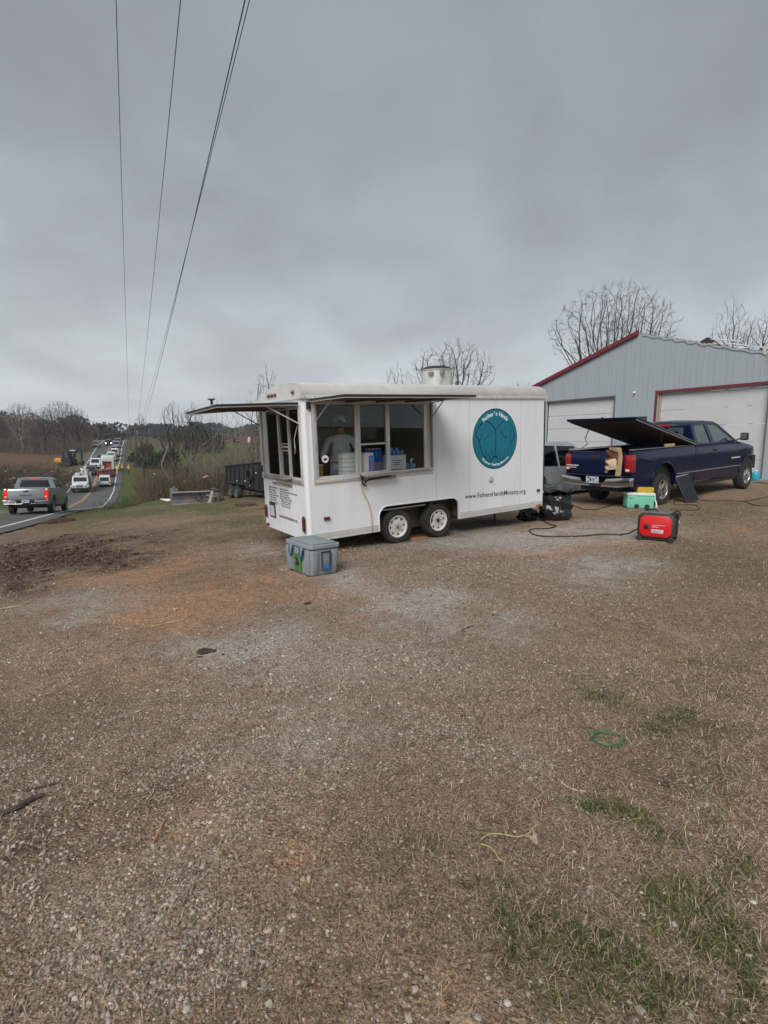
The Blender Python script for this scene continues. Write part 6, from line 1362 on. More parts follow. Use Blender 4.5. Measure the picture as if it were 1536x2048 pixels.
# white box trailer seen from behind, red ramp in its doorway
t = empty('box_trailer', 'white box trailer with a red panel in its open back, ahead of the white SUV', 'trailer', M=on_road(106, 1.65), group=GQ)
MB().plate([(-1.15, .5), (1.15, .5), (1.15, 2.9), (-1.15, 2.9)], 0, 4.8, [[(-.75, .75), (.6, .75), (.6, 2.1), (-.75, 2.1)]], axis='x').build('box_body', pc2, t, bevel=.03)
MB().box(.4, .45, -.75, .6, .75, 2.1).build('red_ramp', mat('brick_red', (.35, .05, .03), rough=.6, var=.2), t); MB().box(-.01, .03, .62, .85, 1.3, 2.2).build('dark_door', m_blackm, t)
for y, f in ((-.95, -1), (.95, 1)): wheel(t, 2.2, y, .38, .38, .25, f, pc2, .22, 5, 'plain')
t = empty('flat_trailer', 'low dark red flat trailer loaded with brown scrap, behind the box trailer', 'trailer', M=on_road(99.5, 1.75), group=GQ)
MB().box(0, 4.6, -1.3, 1.3, .35, .55).box(-.02, .1, -1.3, 1.3, .2, .8).box(0, 4.6, 1.25, 1.33, .56, .85).box(0, 4.6, -1.33, -1.25, .56, .85).build('trailer_bed', m_trim, t, bevel=.02)
b = MB()
for k in range(60):
    c = Vector((rng.uniform(.4, 4.2), rng.normal(0, .45), .6)); h = rng.uniform(.1, .7); d = Vector((rng.normal(0, .5), rng.normal(0, .5), h)); b.tube([c-d*.3, c+d], rng.uniform(.03, .10), 5)
b.build('scrap_load', mat('scrap_brown', (.10, .055, .035), rough=.9, var=.4), t)
for x in (1.9, 2.7):
    for y, f in ((-1.36, -1), (1.36, 1)): wheel(t, x, y, .32, .32, .2, f, m_steel, .18, 5, 'plain')
MB().tube([(4.6, 0, .45), (6.2, 0, .5)], .06, 6).build('drawbar', m_blackm, t)
# people in yellow by the road
hv = (.78, .50, .03)
for k, (d, lf, rz, top, vest, lb) in enumerate(((103, -.1, 200, (.72, .55, .08), (.80, .62, .10), 'person in pale yellow standing at the road edge, leftmost of the roadside crew'), (104.5, -1.0, 150, (.45, .06, .03), (.80, .42, .04), 'person in red and yellow in the middle of the roadside crew'), (103.5, -2.1, 230, (.60, .35, .05), (.85, .55, .05), 'person in bright yellow at the right end of the roadside crew'))):
    p, a, i = road_at(d, lf); z = max(gz(p[0], p[1]), p[2] if lf > -.9 else -99)
    person(lb, Matrix.Translation((p[0], p[1], z)) @ Matrix.Rotation(R_(rz), 4, 'Z'), H=1.78, top=top, legs=(.6, .42, .06) if k == 0 else (.06, .05, .06), pose='walk' if k != 1 else 'stand', cap=(.8, .6, .1), vest=vest, hair=None, group='roadside crew', sub=1)

# ------------------------------------------------------------------ dump trailer and grader blade
wpx = hit(468, 985)
P = at(470, 989.5, 28.0); base = Vector((P[0], P[1], gz(P[0], P[1])))
dm = Matrix.Translation(base) @ Matrix.Rotation(R_(-54), 4, 'Z')
t = empty('dump_trailer', 'black high sided dump trailer with tandem wheels parked beyond the white trailer', 'trailer', M=dm)
rb2 = MB().plate([(-1.3, .62), (3.4, .62), (3.4, 1.95), (-1.3, 1.60)], 0, .05).plate([(-1.3, .62), (3.4, .62), (3.4, 1.75), (-1.3, 1.60)], 2.0, 2.05).box(-1.3, -1.25, .05, 2.0, .62, 1.6).box(3.35, 3.4, .05, 2.0, .62, 1.75).box(-1.25, 3.35, .05, 2.0, .62, .70)
rb2.build('tipping_body', m_blackm, t)
for k in range(8): MB().box(-1.25+k*.63, -1.18+k*.63, -.05, -.001, .64, 1.6+k*.045).build('side_post', m_blackm, t)
MB().tube([(-1.33, -.02, 1.62), (3.42, -.02, 1.97)], .04, 6).build('top_rail', m_blackm, t)
MB().box(-1.3, 5.2, .5, .6, .42, .6).box(-1.3, 5.2, 1.45, 1.55, .42, .6).build('chassis', m_blackm, t)
MB().plate([(-.55, .78), (-.45, .84), (1.35, .84), (1.45, .78), (1.4, .78), (1.3, .81), (-.4, .81), (-.5, .78)], -.32, -.02).build('mudguard', m_blackm, t)
for x in (0, .86): wheel(t, x, -.15, .37, .37, .24, -1, mat('dark_rim', (.10, .10, .11), rough=.5), .22, 5, 'plain'); wheel(t, x, 2.2, .37, .37, .24, 1, m_blackm, .22, 5, 'plain')
for x, z in ((.5, .93), (1.6, .98), (2.2, .80), (3.0, 1.45)): MB().lathe([(0, -.03), (.03, -.02), (.04, 0)], c=(x, -.06, z), axis='y', sides=8).build('marker_light', m_white, t)
MB().lathe([(.30, -.10), (.34, -.12), (.34, .0), (.30, .0)], c=(2.3, -.06, 1.25), axis='y', sides=20).build('spare_wheel', m_tyre, t, smooth=True)
A = hit(346, 1012); Bp = hit(421, 1004.5)
if A.y > 40 or Bp.y > 40: A = Vector(at(348, 1007, 24.5)); Bp = Vector(at(425, 998.5, 25.5))
dv_ = Bp-A; an = math.atan2(dv_.y, dv_.x); Lb = dv_.length
t = empty('grader_blade', 'rusty grey grader blade lying on the grass beyond the white trailer', 'blade', M=Matrix.Translation(A) @ Matrix.Rotation(an, 4, 'Z'))
m_bld = mat('worn_steel', (.20, .20, .21), rough=.55, metal=.4, var=.25, vscale=3, dirt=(.25, .15, .09), dirt_amt=.6, dirt_scale=3)
pr = [(0, 0), (.10, .08), (.14, .25), (.12, .42), (.02, .56)]
q = MB(); n = len(pr); vs = [(x, y-.01, z) for x in (0, Lb) for y, z in pr]+[(x, y+.035, z) for x in (0, Lb) for y, z in pr]
fs = []
for k in range(n-1): fs += [(k, k+1, n+k+1, n+k), (2*n+k, 3*n+k, 3*n+k+1, 2*n+k+1), (k, 2*n+k, 2*n+k+1, k+1), (n+k, n+k+1, 3*n+k+1, 3*n+k)]
fs += [(0, n, 3*n, 2*n), (n-1, 3*n-1, 4*n-1, 2*n-1)]; q.add(vs, fs); q.build('mouldboard', m_bld, t)
MB().box(-.02, Lb+.02, -.05, .0, -.01, .09).build('cutting_edge', mat('bare_steel', (.38, .36, .33), rough=.45, metal=.6, var=.2), t, bevel=.004)
MB().tube([(-.02, .03, .58), (Lb+.02, .03, .58)], .035, 8).build('top_pipe', mat('grey_paint', (.33, .34, .36), rough=.5), t)
MB().box(.05, .30, .15, .55, .1, .75).box(.10, .2, .2, .3, .75, .85).build('hitch_frame', m_bld, t, bevel=.02)
MB().tube([(Lb-.55, -.06, .55), (Lb-.75, -.10, .35), (Lb-.60, -.08, .15), (Lb-.42, -.08, .3), (Lb-.55, -.07, .52)], .03, 6).build('hose_loop', m_black, t)
MB().plate([(Lb-.45, .0), (Lb-.1, .0), (Lb+.05, .6), (Lb-.02, .62), (Lb-.2, .1)], -.25, -.20).build('side_plate', m_alu, t)
MB().box(Lb+.05, Lb+.65, .1, .5, .05, .45).tube([(Lb+.1, .0, .7), (Lb+.5, .1, .6), (Lb+.75, .2, .05)], .05, 6).tube([(Lb+.3, 0, .5), (Lb+.4, .0, .05)], .06, 6).build('linkage', m_bld, t, bevel=.01)
MB().cbox((Lb-.05, .1, .70), (.45, .12, .06), Matrix.Rotation(.2, 4, 'Y')).cbox((Lb+.1, .0, .76), (.25, .1, .05), Matrix.Rotation(-.3, 4, 'Y')).build('pink_rag', mat('pink_rag', (.45, .28, .24), rough=.9), t)
pp = hit(343, 1000.5) or Vector(at(343, 1000.5, 26))
o = MB().plate([(-.5, -.15), (-.1, -.25), (.4, -.1), (.5, .15), (.05, .2), (-.4, .1)], .01, .05, axis='z').warp(lambda x, y, z: (x, y, z+.05*math.sin(7*x+3*y))).build('plastic_sheet', m_white); o.matrix_world = Matrix.Translation(pp); tag(o, 'crumpled white plastic sheet on the grass left of the grader blade', 'sheet')
# ------------------------------------------------------------------ excavator
e0 = hit(137, 932) or Vector(at(137, 932, 95))
t = empty('excavator', 'small excavator with orange counterweight and dark cab, boom folded up', 'excavator', M=Matrix.Translation(e0) @ Matrix.Rotation(R_(-12), 4, 'Z') @ Matrix.Scale(1.12, 4))
m_oy = mat('digger_orange', (.55, .26, .03), rough=.5, var=.1); m_dg = mat('digger_dark', (.012, .016, .035), rough=.5)
for y in (-.9, .9): MB().plate([(-1.4, .15), (-1.2, 0), (1.2, 0), (1.4, .15), (1.4, .45), (1.2, .6), (-1.2, .6), (-1.4, .45)], y-.22, y+.22).build('track', m_blackm, t, bevel=.03)
MB().plate([(-2.1, .7), (-.7, .7), (-.7, 1.5), (-1.9, 1.45), (-2.3, 1.2)], -1.0, 1.0).build('counterweight', m_oy, t, bevel=.08)
MB().box(-.7, 1.2, -.9, .9, .62, 1.3).build('house', m_dg, t, bevel=.05); MB().plate([(-.6, 1.3), (-.5, 2.9), (.4, 2.95), (.95, 1.9), (.95, 1.3)], -.85, .15).build('cab', m_dg, t, bevel=.06)
MB().plate([(.2, 1.6), (.1, 2.6), (.4, 2.5), (.7, 1.6)], -.862, -.856).build('cab_window', m_chrome, t)
MB().tube([(1.0, .3, 1.1), (1.3, .3, 2.6), (2.2, .3, 3.3), (2.6, .3, 3.4)], [.2, .22, .18, .15], 6).build('boom', m_dg, t); MB().tube([(2.5, .3, 3.5), (2.75, .3, 2.2), (2.7, .3, 1.0)], [.2, .18, .12], 6).build('stick', m_dg, t)
MB().plate([(2.2, .3), (2.9, .2), (3.0, .9), (2.6, 1.1), (2.3, .8)], 0.0, .6).build('bucket', m_blackm, t, bevel=.03); MB().tube([(.2, .3, 2.9), (1.6, .3, 2.95)], .1, 6).build('ram', m_alu, t)
# ------------------------------------------------------------------ bare trees
def segs_mesh(S, sides=4):
    """S: list of (p0, p1, r0, r1) -> V, F"""
    A = np.array([s[0] for s in S]); B = np.array([s[1] for s in S]); r0 = np.array([s[2] for s in S]); r1 = np.array([s[3] for s in S])
    d = B-A; d /= np.linalg.norm(d, axis=1)[:, None]+1e-9
    h = np.where(np.abs(d[:, 2:3]) < .9, np.array([[0, 0, 1.]]), np.array([[1., 0, 0]])); a = np.cross(d, h); a /= np.linalg.norm(a, axis=1)[:, None]; b = np.cross(a, d)
    t = np.arange(sides)*2*np.pi/sides; R = a[:, None]*np.cos(t)[None, :, None]+b[:, None]*np.sin(t)[None, :, None]
    V = np.concatenate([A[:, None]+R*r0[:, None, None], B[:, None]+R*r1[:, None, None]], 1).reshape(-1, 3)
    k = np.arange(sides); k2 = (k+1) % sides; f = np.stack([k, k2, k2+sides, k+sides], 1); F = (f[None]+(np.arange(len(S))*2*sides)[:, None, None]).reshape(-1, 4)
    return V, F
def grow(seed, H, Wd, z0=.32, natt=1100, stems=1, step=.028, up=.10, jit=.22, minr=.008, trunk_r=None, lean=(0, 0), top=.5, lump=.5, inner=.35, twigs=2, flat=.85, vase=0.0):
    """space colonisation: the tree reaches for points spread through its crown"""
    R2 = np.random.default_rng(seed); D = H*step
    A = []
    while len(A) < natt:
        lump *= .98
        q = R2.uniform(-1, 1, (natt*3, 3)); rr = np.linalg.norm(q, axis=1); q = q[(rr < 1) & (rr > inner*R2.random(len(q)))]
        hz_ = (q[:, 2]+1)/2; wl = np.sin(np.clip(hz_*.92+.10, 0, 1)**(top*1.4)*np.pi)**.35 if vase == 0 else (.35+.65*np.clip(hz_*1.5, 0, 1))
        x = q[:, 0]*Wd/2*wl; y = q[:, 1]*Wd/2*flat*wl; z = (z0+hz_*(1-z0))*H
        nz = fbm(x*2.2/Wd*3+seed*3.1+50, z*2.2/Wd*3+y*1.7/Wd*3+seed*1.7+50, 2); ok = nz > .5-.28*(1-lump)-.12
        A += list(np.stack([x, y, z], 1)[ok])
    A = np.array(A[:natt]).reshape(-1, 3)+np.array([lean[0], lean[1], 0])*H*.5
    pos = [np.array([0., 0, 0])]; par = [-1]
    hgt = z0*H*(.75 if stems == 1 else .35); tips = []
    for s in range(stems):
        p = 0; a = 6.283*s/stems+R2.uniform(-.4, .4); d = np.array([lean[0], lean[1], 1.0])+(np.array([math.cos(a), math.sin(a)*flat, 0])*R2.uniform(.15, .55) if stems > 1 else 0)
        h = 0
        while h < hgt:
            d = d/np.linalg.norm(d)+R2.normal(0, .05, 3); pos.append(pos[p]+d/np.linalg.norm(d)*D); par.append(p); p = len(pos)-1; h = pos[p][2]
    P = np.zeros((30000, 3)); P[:len(pos)] = pos; n = len(pos)
    dd = ((A[:, None]-P[None, :n])**2).sum(2); near = dd.argmin(1); nd2 = dd.min(1); alive = np.ones(len(A), bool); kill = (1.7*D)**2
    for it in range(140):
        ia = np.where(alive)[0]
        if len(ia) < 6 or n > 9500: break
        v = A[ia]-P[near[ia]]; v /= np.linalg.norm(v, axis=1)[:, None]+1e-9
        acc = {}
        S = np.zeros((n, 3)); np.add.at(S, near[ia], v); idx = np.unique(near[ia])
        d = S[idx]; d /= np.linalg.norm(d, axis=1)[:, None]+1e-9; d = d+R2.normal(0, jit, d.shape)+np.array([0, 0, up]); d /= np.linalg.norm(d, axis=1)[:, None]
        new = P[idx]+d*D; m = len(new); P[n:n+m] = new; par += list(idx)
        q = ((A[ia][:, None]-new[None])**2).sum(2); j = q.argmin(1); dm = q[np.arange(len(ia)), j]; bt = dm < nd2[ia]
        near[ia[bt]] = n+j[bt]; nd2[ia[bt]] = dm[bt]; alive[nd2 < kill] = False; n += m
    P = P[:n]; par = np.array(par); cnt = np.bincount(par[1:], minlength=n); one = np.where(cnt == 1)[0]; one = one[one > 0]; ch_ = np.zeros(n, int); ch_[par[1:]] = np.arange(1, n)
    for _ in range(5): P[one] = P[one]*.4+.3*(P[par[one]]+P[ch_[one]])
    par = np.array(par); rad = np.zeros(n); kids = np.zeros(n, int); np.add.at(kids, par[1:], 1)
    rp = np.where(kids == 0, minr**2.2, 0.0)
    for i in range(n-1, 0, -1): rp[par[i]] += rp[i]
    rad = rp**(1/2.2); f = (trunk_r/rad[0]) if trunk_r else 1.0; rad = minr+(rad-minr)*f if trunk_r else rad; rad = np.maximum(rad, minr)
    # settle wobble so that limbs run in smooth curves
    tr_, cr_ = [], []
    big = rad[0]*.55
    for i in range(1, n):
        (tr_ if rad[i] > big else cr_).append((P[par[i]], P[i], rad[par[i]] if rad[par[i]] < rad[i]*1.6 else rad[i]*1.15, rad[i]))
    thin = np.where((rad < minr*2.6) & (kids == 1))[0]
    for i in thin[R2.random(len(thin)) < .55]:
        if i == 0: continue
        b0 = P[i]-P[par[i]]; d = b0/(np.linalg.norm(b0)+1e-9)+R2.normal(0, .6, 3)+np.array([0, 0, .25]); d /= np.linalg.norm(d); q = P[i]+d*D*R2.uniform(1.0, 2.6); cr_.append((P[i], q, minr*.8, minr*.5)); d = d+R2.normal(0, .3, 3); cr_.append((q, q+d*D*.9, minr*.5, minr*.3))
    for i in np.where(kids == 0)[0]:
        base = P[i]-P[par[i]]
        for _ in range(twigs):
            d = base/np.linalg.norm(base)+R2.normal(0, .42, 3)+np.array([0, 0, .35]); d /= np.linalg.norm(d); q = P[i]+d*D*R2.uniform(.7, 1.9); cr_.append((P[i], q, minr, minr*.7))
            d2 = d+R2.normal(0, .35, 3)+np.array([0, 0, .15]); cr_.append((q, q+d2*D*R2.uniform(.4, 1.2), minr*.7, minr*.4))
    if not tr_: tr_.append(cr_[0])
    if not cr_: cr_ = tr_[-max(3, len(tr_)//3):]
    return tr_, cr_
m_bark = mat('grey_bark', (.10, .085, .07), rough=.9, var=.3, vscale=6); m_bark2 = mat('dark_bark', (.045, .036, .032), rough=.9, var=.3, vscale=6); m_bark3 = mat('pale_bark', (.19, .165, .14), rough=.9, var=.25, vscale=5)
m_twig = mat('twigs', (.062, .048, .041), rough=.95, var=.3, vscale=3); m_twig2 = mat('mauve_twigs', (.092, .070, .065), rough=.95, var=.3, vscale=.6)
def tree(label, px, Y, top, Wpx, seed, bark=m_bark2, twig=m_twig, cat='bare tree', group='bare trees', name='bare_tree', **kw):
    """px: photo column of its trunk, Y its distance, top: photo row of its crown, Wpx: width of the crown in the photo"""
    P = at(px, 890, Y); z = gz(P[0], P[1]); T = at(px, top, Y); H = T[2]-z; Wd = Wpx*Y/FPX/math.hypot(1, (px-768)/FPX)
    tr_, cr_ = grow(seed, H*.97, Wd, **kw)
    t = empty(name, label, cat, loc=(P[0], P[1], z-.05), group=group)
    V, F = segs_mesh(tr_, 8); o = fast_mesh('trunk', V, F, bark, smooth=True); o.parent = t
    V, F = segs_mesh(cr_, 3 if Y > 60 else 4); o = fast_mesh('crown', V, F, twig, smooth=True); o.parent = t
    return t
tree('big many-stemmed bare tree rising behind the peak of the garage', 1208, 42, 556, 285, 11, stems=8, z0=.30, natt=3600, step=.015, up=.22, jit=.18, minr=.0065, trunk_r=.34, vase=1, lump=.95, twigs=4)
tree('slim bare tree behind the torn end of the garage roof, left of the pair', 1446, 44, 574, 110, 25, z0=.48, natt=1100, step=.018, jit=.25, minr=.008, trunk_r=.17, lump=.8, lean=(-.02, 0))
tree('wide bare tree at the right edge above the torn roof, right of the pair', 1506, 45, 612, 146, 31, z0=.48, natt=1200, step=.018, jit=.25, minr=.008, trunk_r=.19, lump=.8)
tree('spreading bare tree behind the roof extractor of the trailer', 898, 36, 666, 192, 42, stems=6, z0=.26, natt=2000, step=.018, up=.08, jit=.22, minr=.007, trunk_r=.24, vase=1, lump=.8, twig=m_bark)
tree('compact dark bare tree just left of the roof extractor', 790, 44, 714, 92, 53, z0=.26, natt=1300, step=.024, up=0, jit=.3, minr=.009, trunk_r=.22, lump=.3, twig=m_bark2)
tree('bare tree top just showing over the trailer roof beside a broken stump', 1050, 50, 752, 60, 57, z0=.4, natt=250, step=.03, minr=.010, trunk_r=.16)
tree('broken bare stump poking above the trailer roof near its front end', 1028, 44, 748, 14, 59, z0=.85, natt=14, step=.03, minr=.03, trunk_r=.12, twigs=0)
tree('slender bare tree over the rear awning, taller of two', 531, 40, 712, 68, 61, z0=.45, natt=500, step=.020, minr=.009, trunk_r=.13, lump=.8, twig=m_bark, lean=(.02, 0))
tree('slender bare tree over the rear awning, shorter and left of the other', 506, 42, 762, 62, 64, z0=.35, natt=280, step=.024, minr=.007, trunk_r=.10, lump=.8, twig=m_bark)
tree('dark bare tree in front of the green field, left of a pair by the awning', 347, 75, 790, 72, 71, z0=.36, natt=1400, step=.02, jit=.28, minr=.018, trunk_r=.42, lump=.4)
tree('dark bare tree rising beside the tip of the rear awning, right of the two', 386, 72, 794, 76, 73, z0=.36, natt=1400, step=.02, jit=.28, minr=.018, trunk_r=.38, lump=.4)
tree('leaning stripped trunk in the brush below the awning tip', 372, 62, 872, 20, 75, z0=.8, natt=20, step=.03, minr=.05, trunk_r=.2, lean=(-.5, 0), bark=m_bark3, twig=m_bark3, twigs=0)
tree('vine wrapped bare tree just right of the utility pole', 284, 100, 814, 38, 77, z0=.22, natt=900, step=.02, jit=.3, up=.15, minr=.022, trunk_r=.3, lump=.3, twig=m_twig2)
LW = [(2, 150, 818, 84, 'at the left edge of the photo'), (44, 140, 802, 92, 'tall and pale, in front of the grey house'), (92, 150, 810, 66, 'between the pale tall one and the densest one'), (124, 145, 797, 88, 'densest and darkest, behind the excavator'), (155, 150, 812, 66, 'overlapping the right of the densest one'), (176, 165, 845, 40, 'small and low, right end of the left row'), (22, 165, 830, 70, 'half hidden behind the pale tall one'), (70, 170, 822, 64, 'faint, behind the left row')]
for k, (px, Y, top, w, lb) in enumerate(LW):
    tree('roadside tree '+lb, px, Y, top, w, 90+k, z0=.14, natt=2300 if k in (1, 3) else 1700, step=.02, jit=.26, up=.22, vase=1, minr=.022, trunk_r=.5 if k in (1, 3) else .38, lump=.3, twigs=3, flat=.6, twig=m_twig2 if k != 1 else m_bark3, bark=m_bark3 if k == 1 else m_bark2, group='bare trees left of the road')
FW = [(190, 240, 858, 34, 'nearest the left verge'), (212, 250, 851, 40, 'roundest, above the oncoming headlights'), (232, 270, 856, 34, 'right one, by the road crest'), (310, 300, 855, 60, 'far one behind the vine wrapped tree'), (340, 280, 862, 50, 'far one left of the dark pair')]
for k, (px, Y, top, w, lb) in enumerate(FW):
    tree('hazy distant tree, '+lb, px, Y, top, w, 120+k, z0=.1, natt=900, step=.025, jit=.3, minr=.055, trunk_r=.5, lump=.2, twigs=4, flat=.6, twig=m_twig2, group='distant trees by the crest')
# green conifer-like bushes
m_leaf = mat('dark_green_leaves', (.035, .045, .028), rough=.9, var=.4, vscale=1.2); m_leaf2 = mat('olive_brush', (.075, .066, .038), rough=.95, var=.4, vscale=1.0)
def leafy(name, label, c, R3, n, m, size=.12, cat='bush', group=None, seed=1, kind=None):
    R2 = np.random.default_rng(seed); u = R2.normal(size=(n, 3)); u /= np.linalg.norm(u, axis=1)[:, None]; rr = R2.random(n)**.4
    lump = 1+.35*(np.sin(u[:, 0]*5+seed)+np.sin(u[:, 2]*7+seed*2)*.6+np.sin(u[:, 1]*6))*.4
    P = u*(rr*lump)[:, None]*np.array(R3); P[:, 2] = np.abs(P[:, 2]); 
    a = R2.normal(size=(n, 3)); a /= np.linalg.norm(a, axis=1)[:, None]; b = np.cross(a, R2.normal(size=(n, 3))); b /= np.linalg.norm(b, axis=1)[:, None]
    s = size*R2.uniform(.5, 1.4, n)[:, None]; V = np.stack([P-a*s, P+b*s*.6, P+a*s, P-b*s*.6], 1).reshape(-1, 3); F = np.arange(n*4).reshape(-1, 4)
    t = empty(name, label, cat, loc=c, group=group) if kind is None else None
    st = [(np.zeros(3), np.array([R2.normal(0, R3[0]*.4), R2.normal(0, R3[1]*.4), R3[2]*R2.uniform(.5, .9)]), .04*R3[2]/2, .01) for _ in range(9)]
    V2, F2 = segs_mesh(st, 5); o2 = fast_mesh('stems', V2, F2, m_bark2); o2.parent = t
    o = fast_mesh('foliage', V, F, m); o.parent = t; return t
for k, (px, Y, y0, w, h, lb) in enumerate(((410, 78, 905, 46, 48, 'dark evergreen bush behind the awning tip, right of the dark bare trees'), (390, 84, 900, 34, 48, 'dark evergreen bush between the two dark bare trees'), (434, 90, 898, 26, 26, 'small dark evergreen bush at the right end of the dark trees'), (318, 76, 935, 90, 34, 'felled dark green tree crown lying in front of the green field'), (288, 80, 925, 60, 30, 'dark green crown on the bank beside the utility pole'), (360, 70, 955, 60, 22, 'low dark bush under the dark bare trees'))):
    c = hit(px, y0); Y = c.y; leafy('bush', lb, tuple(c), (w*Y/FPX/2, w*Y/FPX/2.4, h*Y/FPX), 4200, m_leaf if k < 5 else m_leaf2, .16*max(1, Y/80), group='dark bushes beyond the lawn', seed=k+3)
# ------------------------------------------------------------------ thickets and litter nobody could count
def thicket(name, pts, hmin, hmax, rmin, m, wob=.12, sides=3, nseg=3):
    S = []
    for (x, y) in pts:
        z = gz_fast(x, y); h = rng.uniform(hmin, hmax); d = np.array([rng.normal(0, wob), rng.normal(0, wob), 1.0]); p = np.array([x, y, z-.05]); r = rmin*rng.uniform(.6, 1.6)
        for i in range(nseg):
            q = p+d*h/nseg; S.append((p, q, r*(1-i/nseg*.7), r*(1-(i+1)/nseg*.7)))
            for _ in range(2):
                b = d*.5+np.array([rng.normal(0, .5), rng.normal(0, .5), .4]); S.append((q, q+b*h*.22*rng.uniform(.5, 1.2), r*.5, r*.15))
            p = q; d = d+np.array([rng.normal(0, wob), rng.normal(0, wob), 0])
    V, F = segs_mesh(S, sides); o = fast_mesh(name, V, F, m); o['kind'] = 'stuff'; return o
_gx = np.linspace(-120, 20, 281); _gy = np.linspace(20, 140, 241); _GXX, _GYY = np.meshgrid(_gx, _gy); _GT = terrain(_GXX, _GYY)
def gz_fast(x, y):
    i = min(max((x+120)/.5, 0), 279.99); j = min(max((y-20)/.5, 0), 239.99); a, b = int(i), int(j); fa, fb = i-a, j-b
    return _GT[b, a]*(1-fa)*(1-fb)+_GT[b, a+1]*fa*(1-fb)+_GT[b+1, a]*(1-fa)*fb+_GT[b+1, a+1]*fa*fb
def region(n, x0p, x1p, Y0, Y1, keepf=None):
    out = []
    while len(out) < n:
        Y = Y0+(Y1-Y0)*rng.random()**1.2; px = rng.uniform(x0p, x1p); x = (px-768)/FPX*Y*1.0
        if keepf is None or rng.random() < keepf(px, Y): out.append((x, Y))
    return out
m_br = mat('brown_brush', (.105, .078, .052), rough=.95, var=.35, vscale=.5); m_br2 = mat('grey_brush', (.16, .135, .11), rough=.95, var=.3, vscale=.5); m_br3 = mat('rusty_brush', (.13, .075, .05), rough=.95, var=.35, vscale=.5)
kf = lambda px, Y: .4+.6*float(fbm(np.array([px*.03]), np.array([Y*.2]))[0] > .45)
thicket('brown_thicket', region(2600, 285, 525, 33, 58, kf), .9, 2.6, .018, m_br, .2)
thicket('olive_thicket', region(1200, 300, 525, 36, 60, kf), .8, 2.0, .022, m_leaf2, .25)
thicket('grey_saplings', region(230, 375, 525, 34, 62), 2.6, 6.0, .028, m_br2, .05, nseg=5)
thicket('grey_saplings', region(40, 290, 400, 40, 66), 2.0, 4.5, .03, m_br2, .08, nseg=5)
# the road bank is overgrown with rusty brush
bank = []
for k in range(1500):
    d = rng.uniform(40, 112); p, a, i = road_at(d, -rng.uniform(3.0, 11)); bank.append((p[0], p[1]))
thicket('bank_brush', bank, .4, 1.3, .02, m_br3, .3); 
bank = []
for k in range(1500):
    d = rng.uniform(30, 75); p, a, i = road_at(d, -rng.uniform(1.6, 8)); bank.append((p[0], p[1]))
thicket('bank_weeds', bank, .2, .7, .015, mat('green_weeds', (.06, .075, .025), rough=.9, var=.3, vscale=.6), .4)
# hedge of wreckage left of the road
pil = []
for k in range(1700):
    Y = rng.uniform(74, 96); px = rng.uniform(-60, 95+(Y-74)*2.0); c = at(px, 900, Y); pil.append((c[0], c[1]))
thicket('wreckage_brush', pil, .8, 2.6, .045, m_br, .8)
thicket('wreckage_twigs', pil[:700], .6, 2.2, .035, m_leaf2, .9)
def litter(name, pts, smin, smax, cols, m, zup=.5, thin=.12):
    n = len(pts); P = np.array([(x, y, gz_fast(x, y)+rng.uniform(0, zup)) for x, y in pts]); V = []; C = []
    for k in range(n):
        s = rng.uniform(smin, smax); R3 = np.array(Matrix.Rotation(rng.uniform(0, 6.28), 3, 'Z') @ Matrix.Rotation(rng.normal(0, .5), 3, 'X') @ Matrix.Rotation(rng.normal(0, .4), 3, 'Y'))
        q = np.array([(-1,-.5,-thin),(1,-.5,-thin),(1,.5,-thin),(-1,.5,-thin),(-1,-.5,thin),(1,-.5,thin),(1,.5,thin),(-1,.5,thin)])*s*np.array([1, rng.uniform(.15, 1), 1]); V.append(P[k]+q@R3.T); C.append(np.repeat([np.array(cols[rng.integers(len(cols))])*rng.uniform(.7, 1.2)], 8, 0))
    f = np.array([(0,3,2,1),(4,5,6,7),(0,1,5,4),(1,2,6,5),(2,3,7,6),(3,0,4,7)]); F = (f[None]+(np.arange(n)*8)[:, None, None]).reshape(-1, 4)
    o = fast_mesh(name, np.concatenate(V), F, m, np.concatenate(C)); o['kind'] = 'stuff'; return o
litter('storm_wreckage', pil[:520], .12, .6, [(.20, .15, .10), (.33, .29, .24), (.10, .07, .05), (.26, .13, .09), (.42, .40, .37)], m_stone, 1.8)
pts = region(150, 290, 520, 60, 108); litter('field_litter', pts, .12, .35, [(.55, .55, .54), (.4, .36, .3), (.6, .6, .6), (.3, .15, .1)], m_stone, .2)
pts = [tuple(at(rng.uniform(320, 350), 0, rng.uniform(84, 92))[:2]*np.array([1, 1])) for _ in range(60)]; litter('red_wreckage', [(at(rng.normal(340, 7), 900, Y_)[0], Y_) for Y_ in rng.uniform(82, 90, 60)], .2, .7, [(.24, .05, .035), (.16, .04, .03), (.5, .45, .42)], m_stone, 1.2)
# far tree line on the horizon
def treeline(name, Y, xs, h0, h1, m, n=14000, size=1.3, seed=2):
    R2 = np.random.default_rng(seed); x = R2.uniform(xs[0], xs[1], n); y = Y+R2.uniform(0, 30, n); top = h0+(h1-h0)*np.clip(fbm(x*.05+seed*9, x*0+1.0, 4)*2.4-.55, 0, 2); z = terrain(x, y)+top*R2.random(n)**.7
    P = np.stack([x, y, z], 1); a = R2.normal(size=(n, 3)); a /= np.linalg.norm(a, axis=1)[:, None]; b = np.cross(a, R2.normal(size=(n, 3))); b /= np.linalg.norm(b, axis=1)[:, None]; s = size*R2.uniform(.4, 1.3, n)[:, None]
    V = np.stack([P-a*s, P+b*s*.7, P+a*s, P-b*s*.7], 1).reshape(-1, 3); o = fast_mesh(name, V, np.arange(n*4).reshape(-1, 4), m); o['kind'] = 'stuff'; return o
kk = []
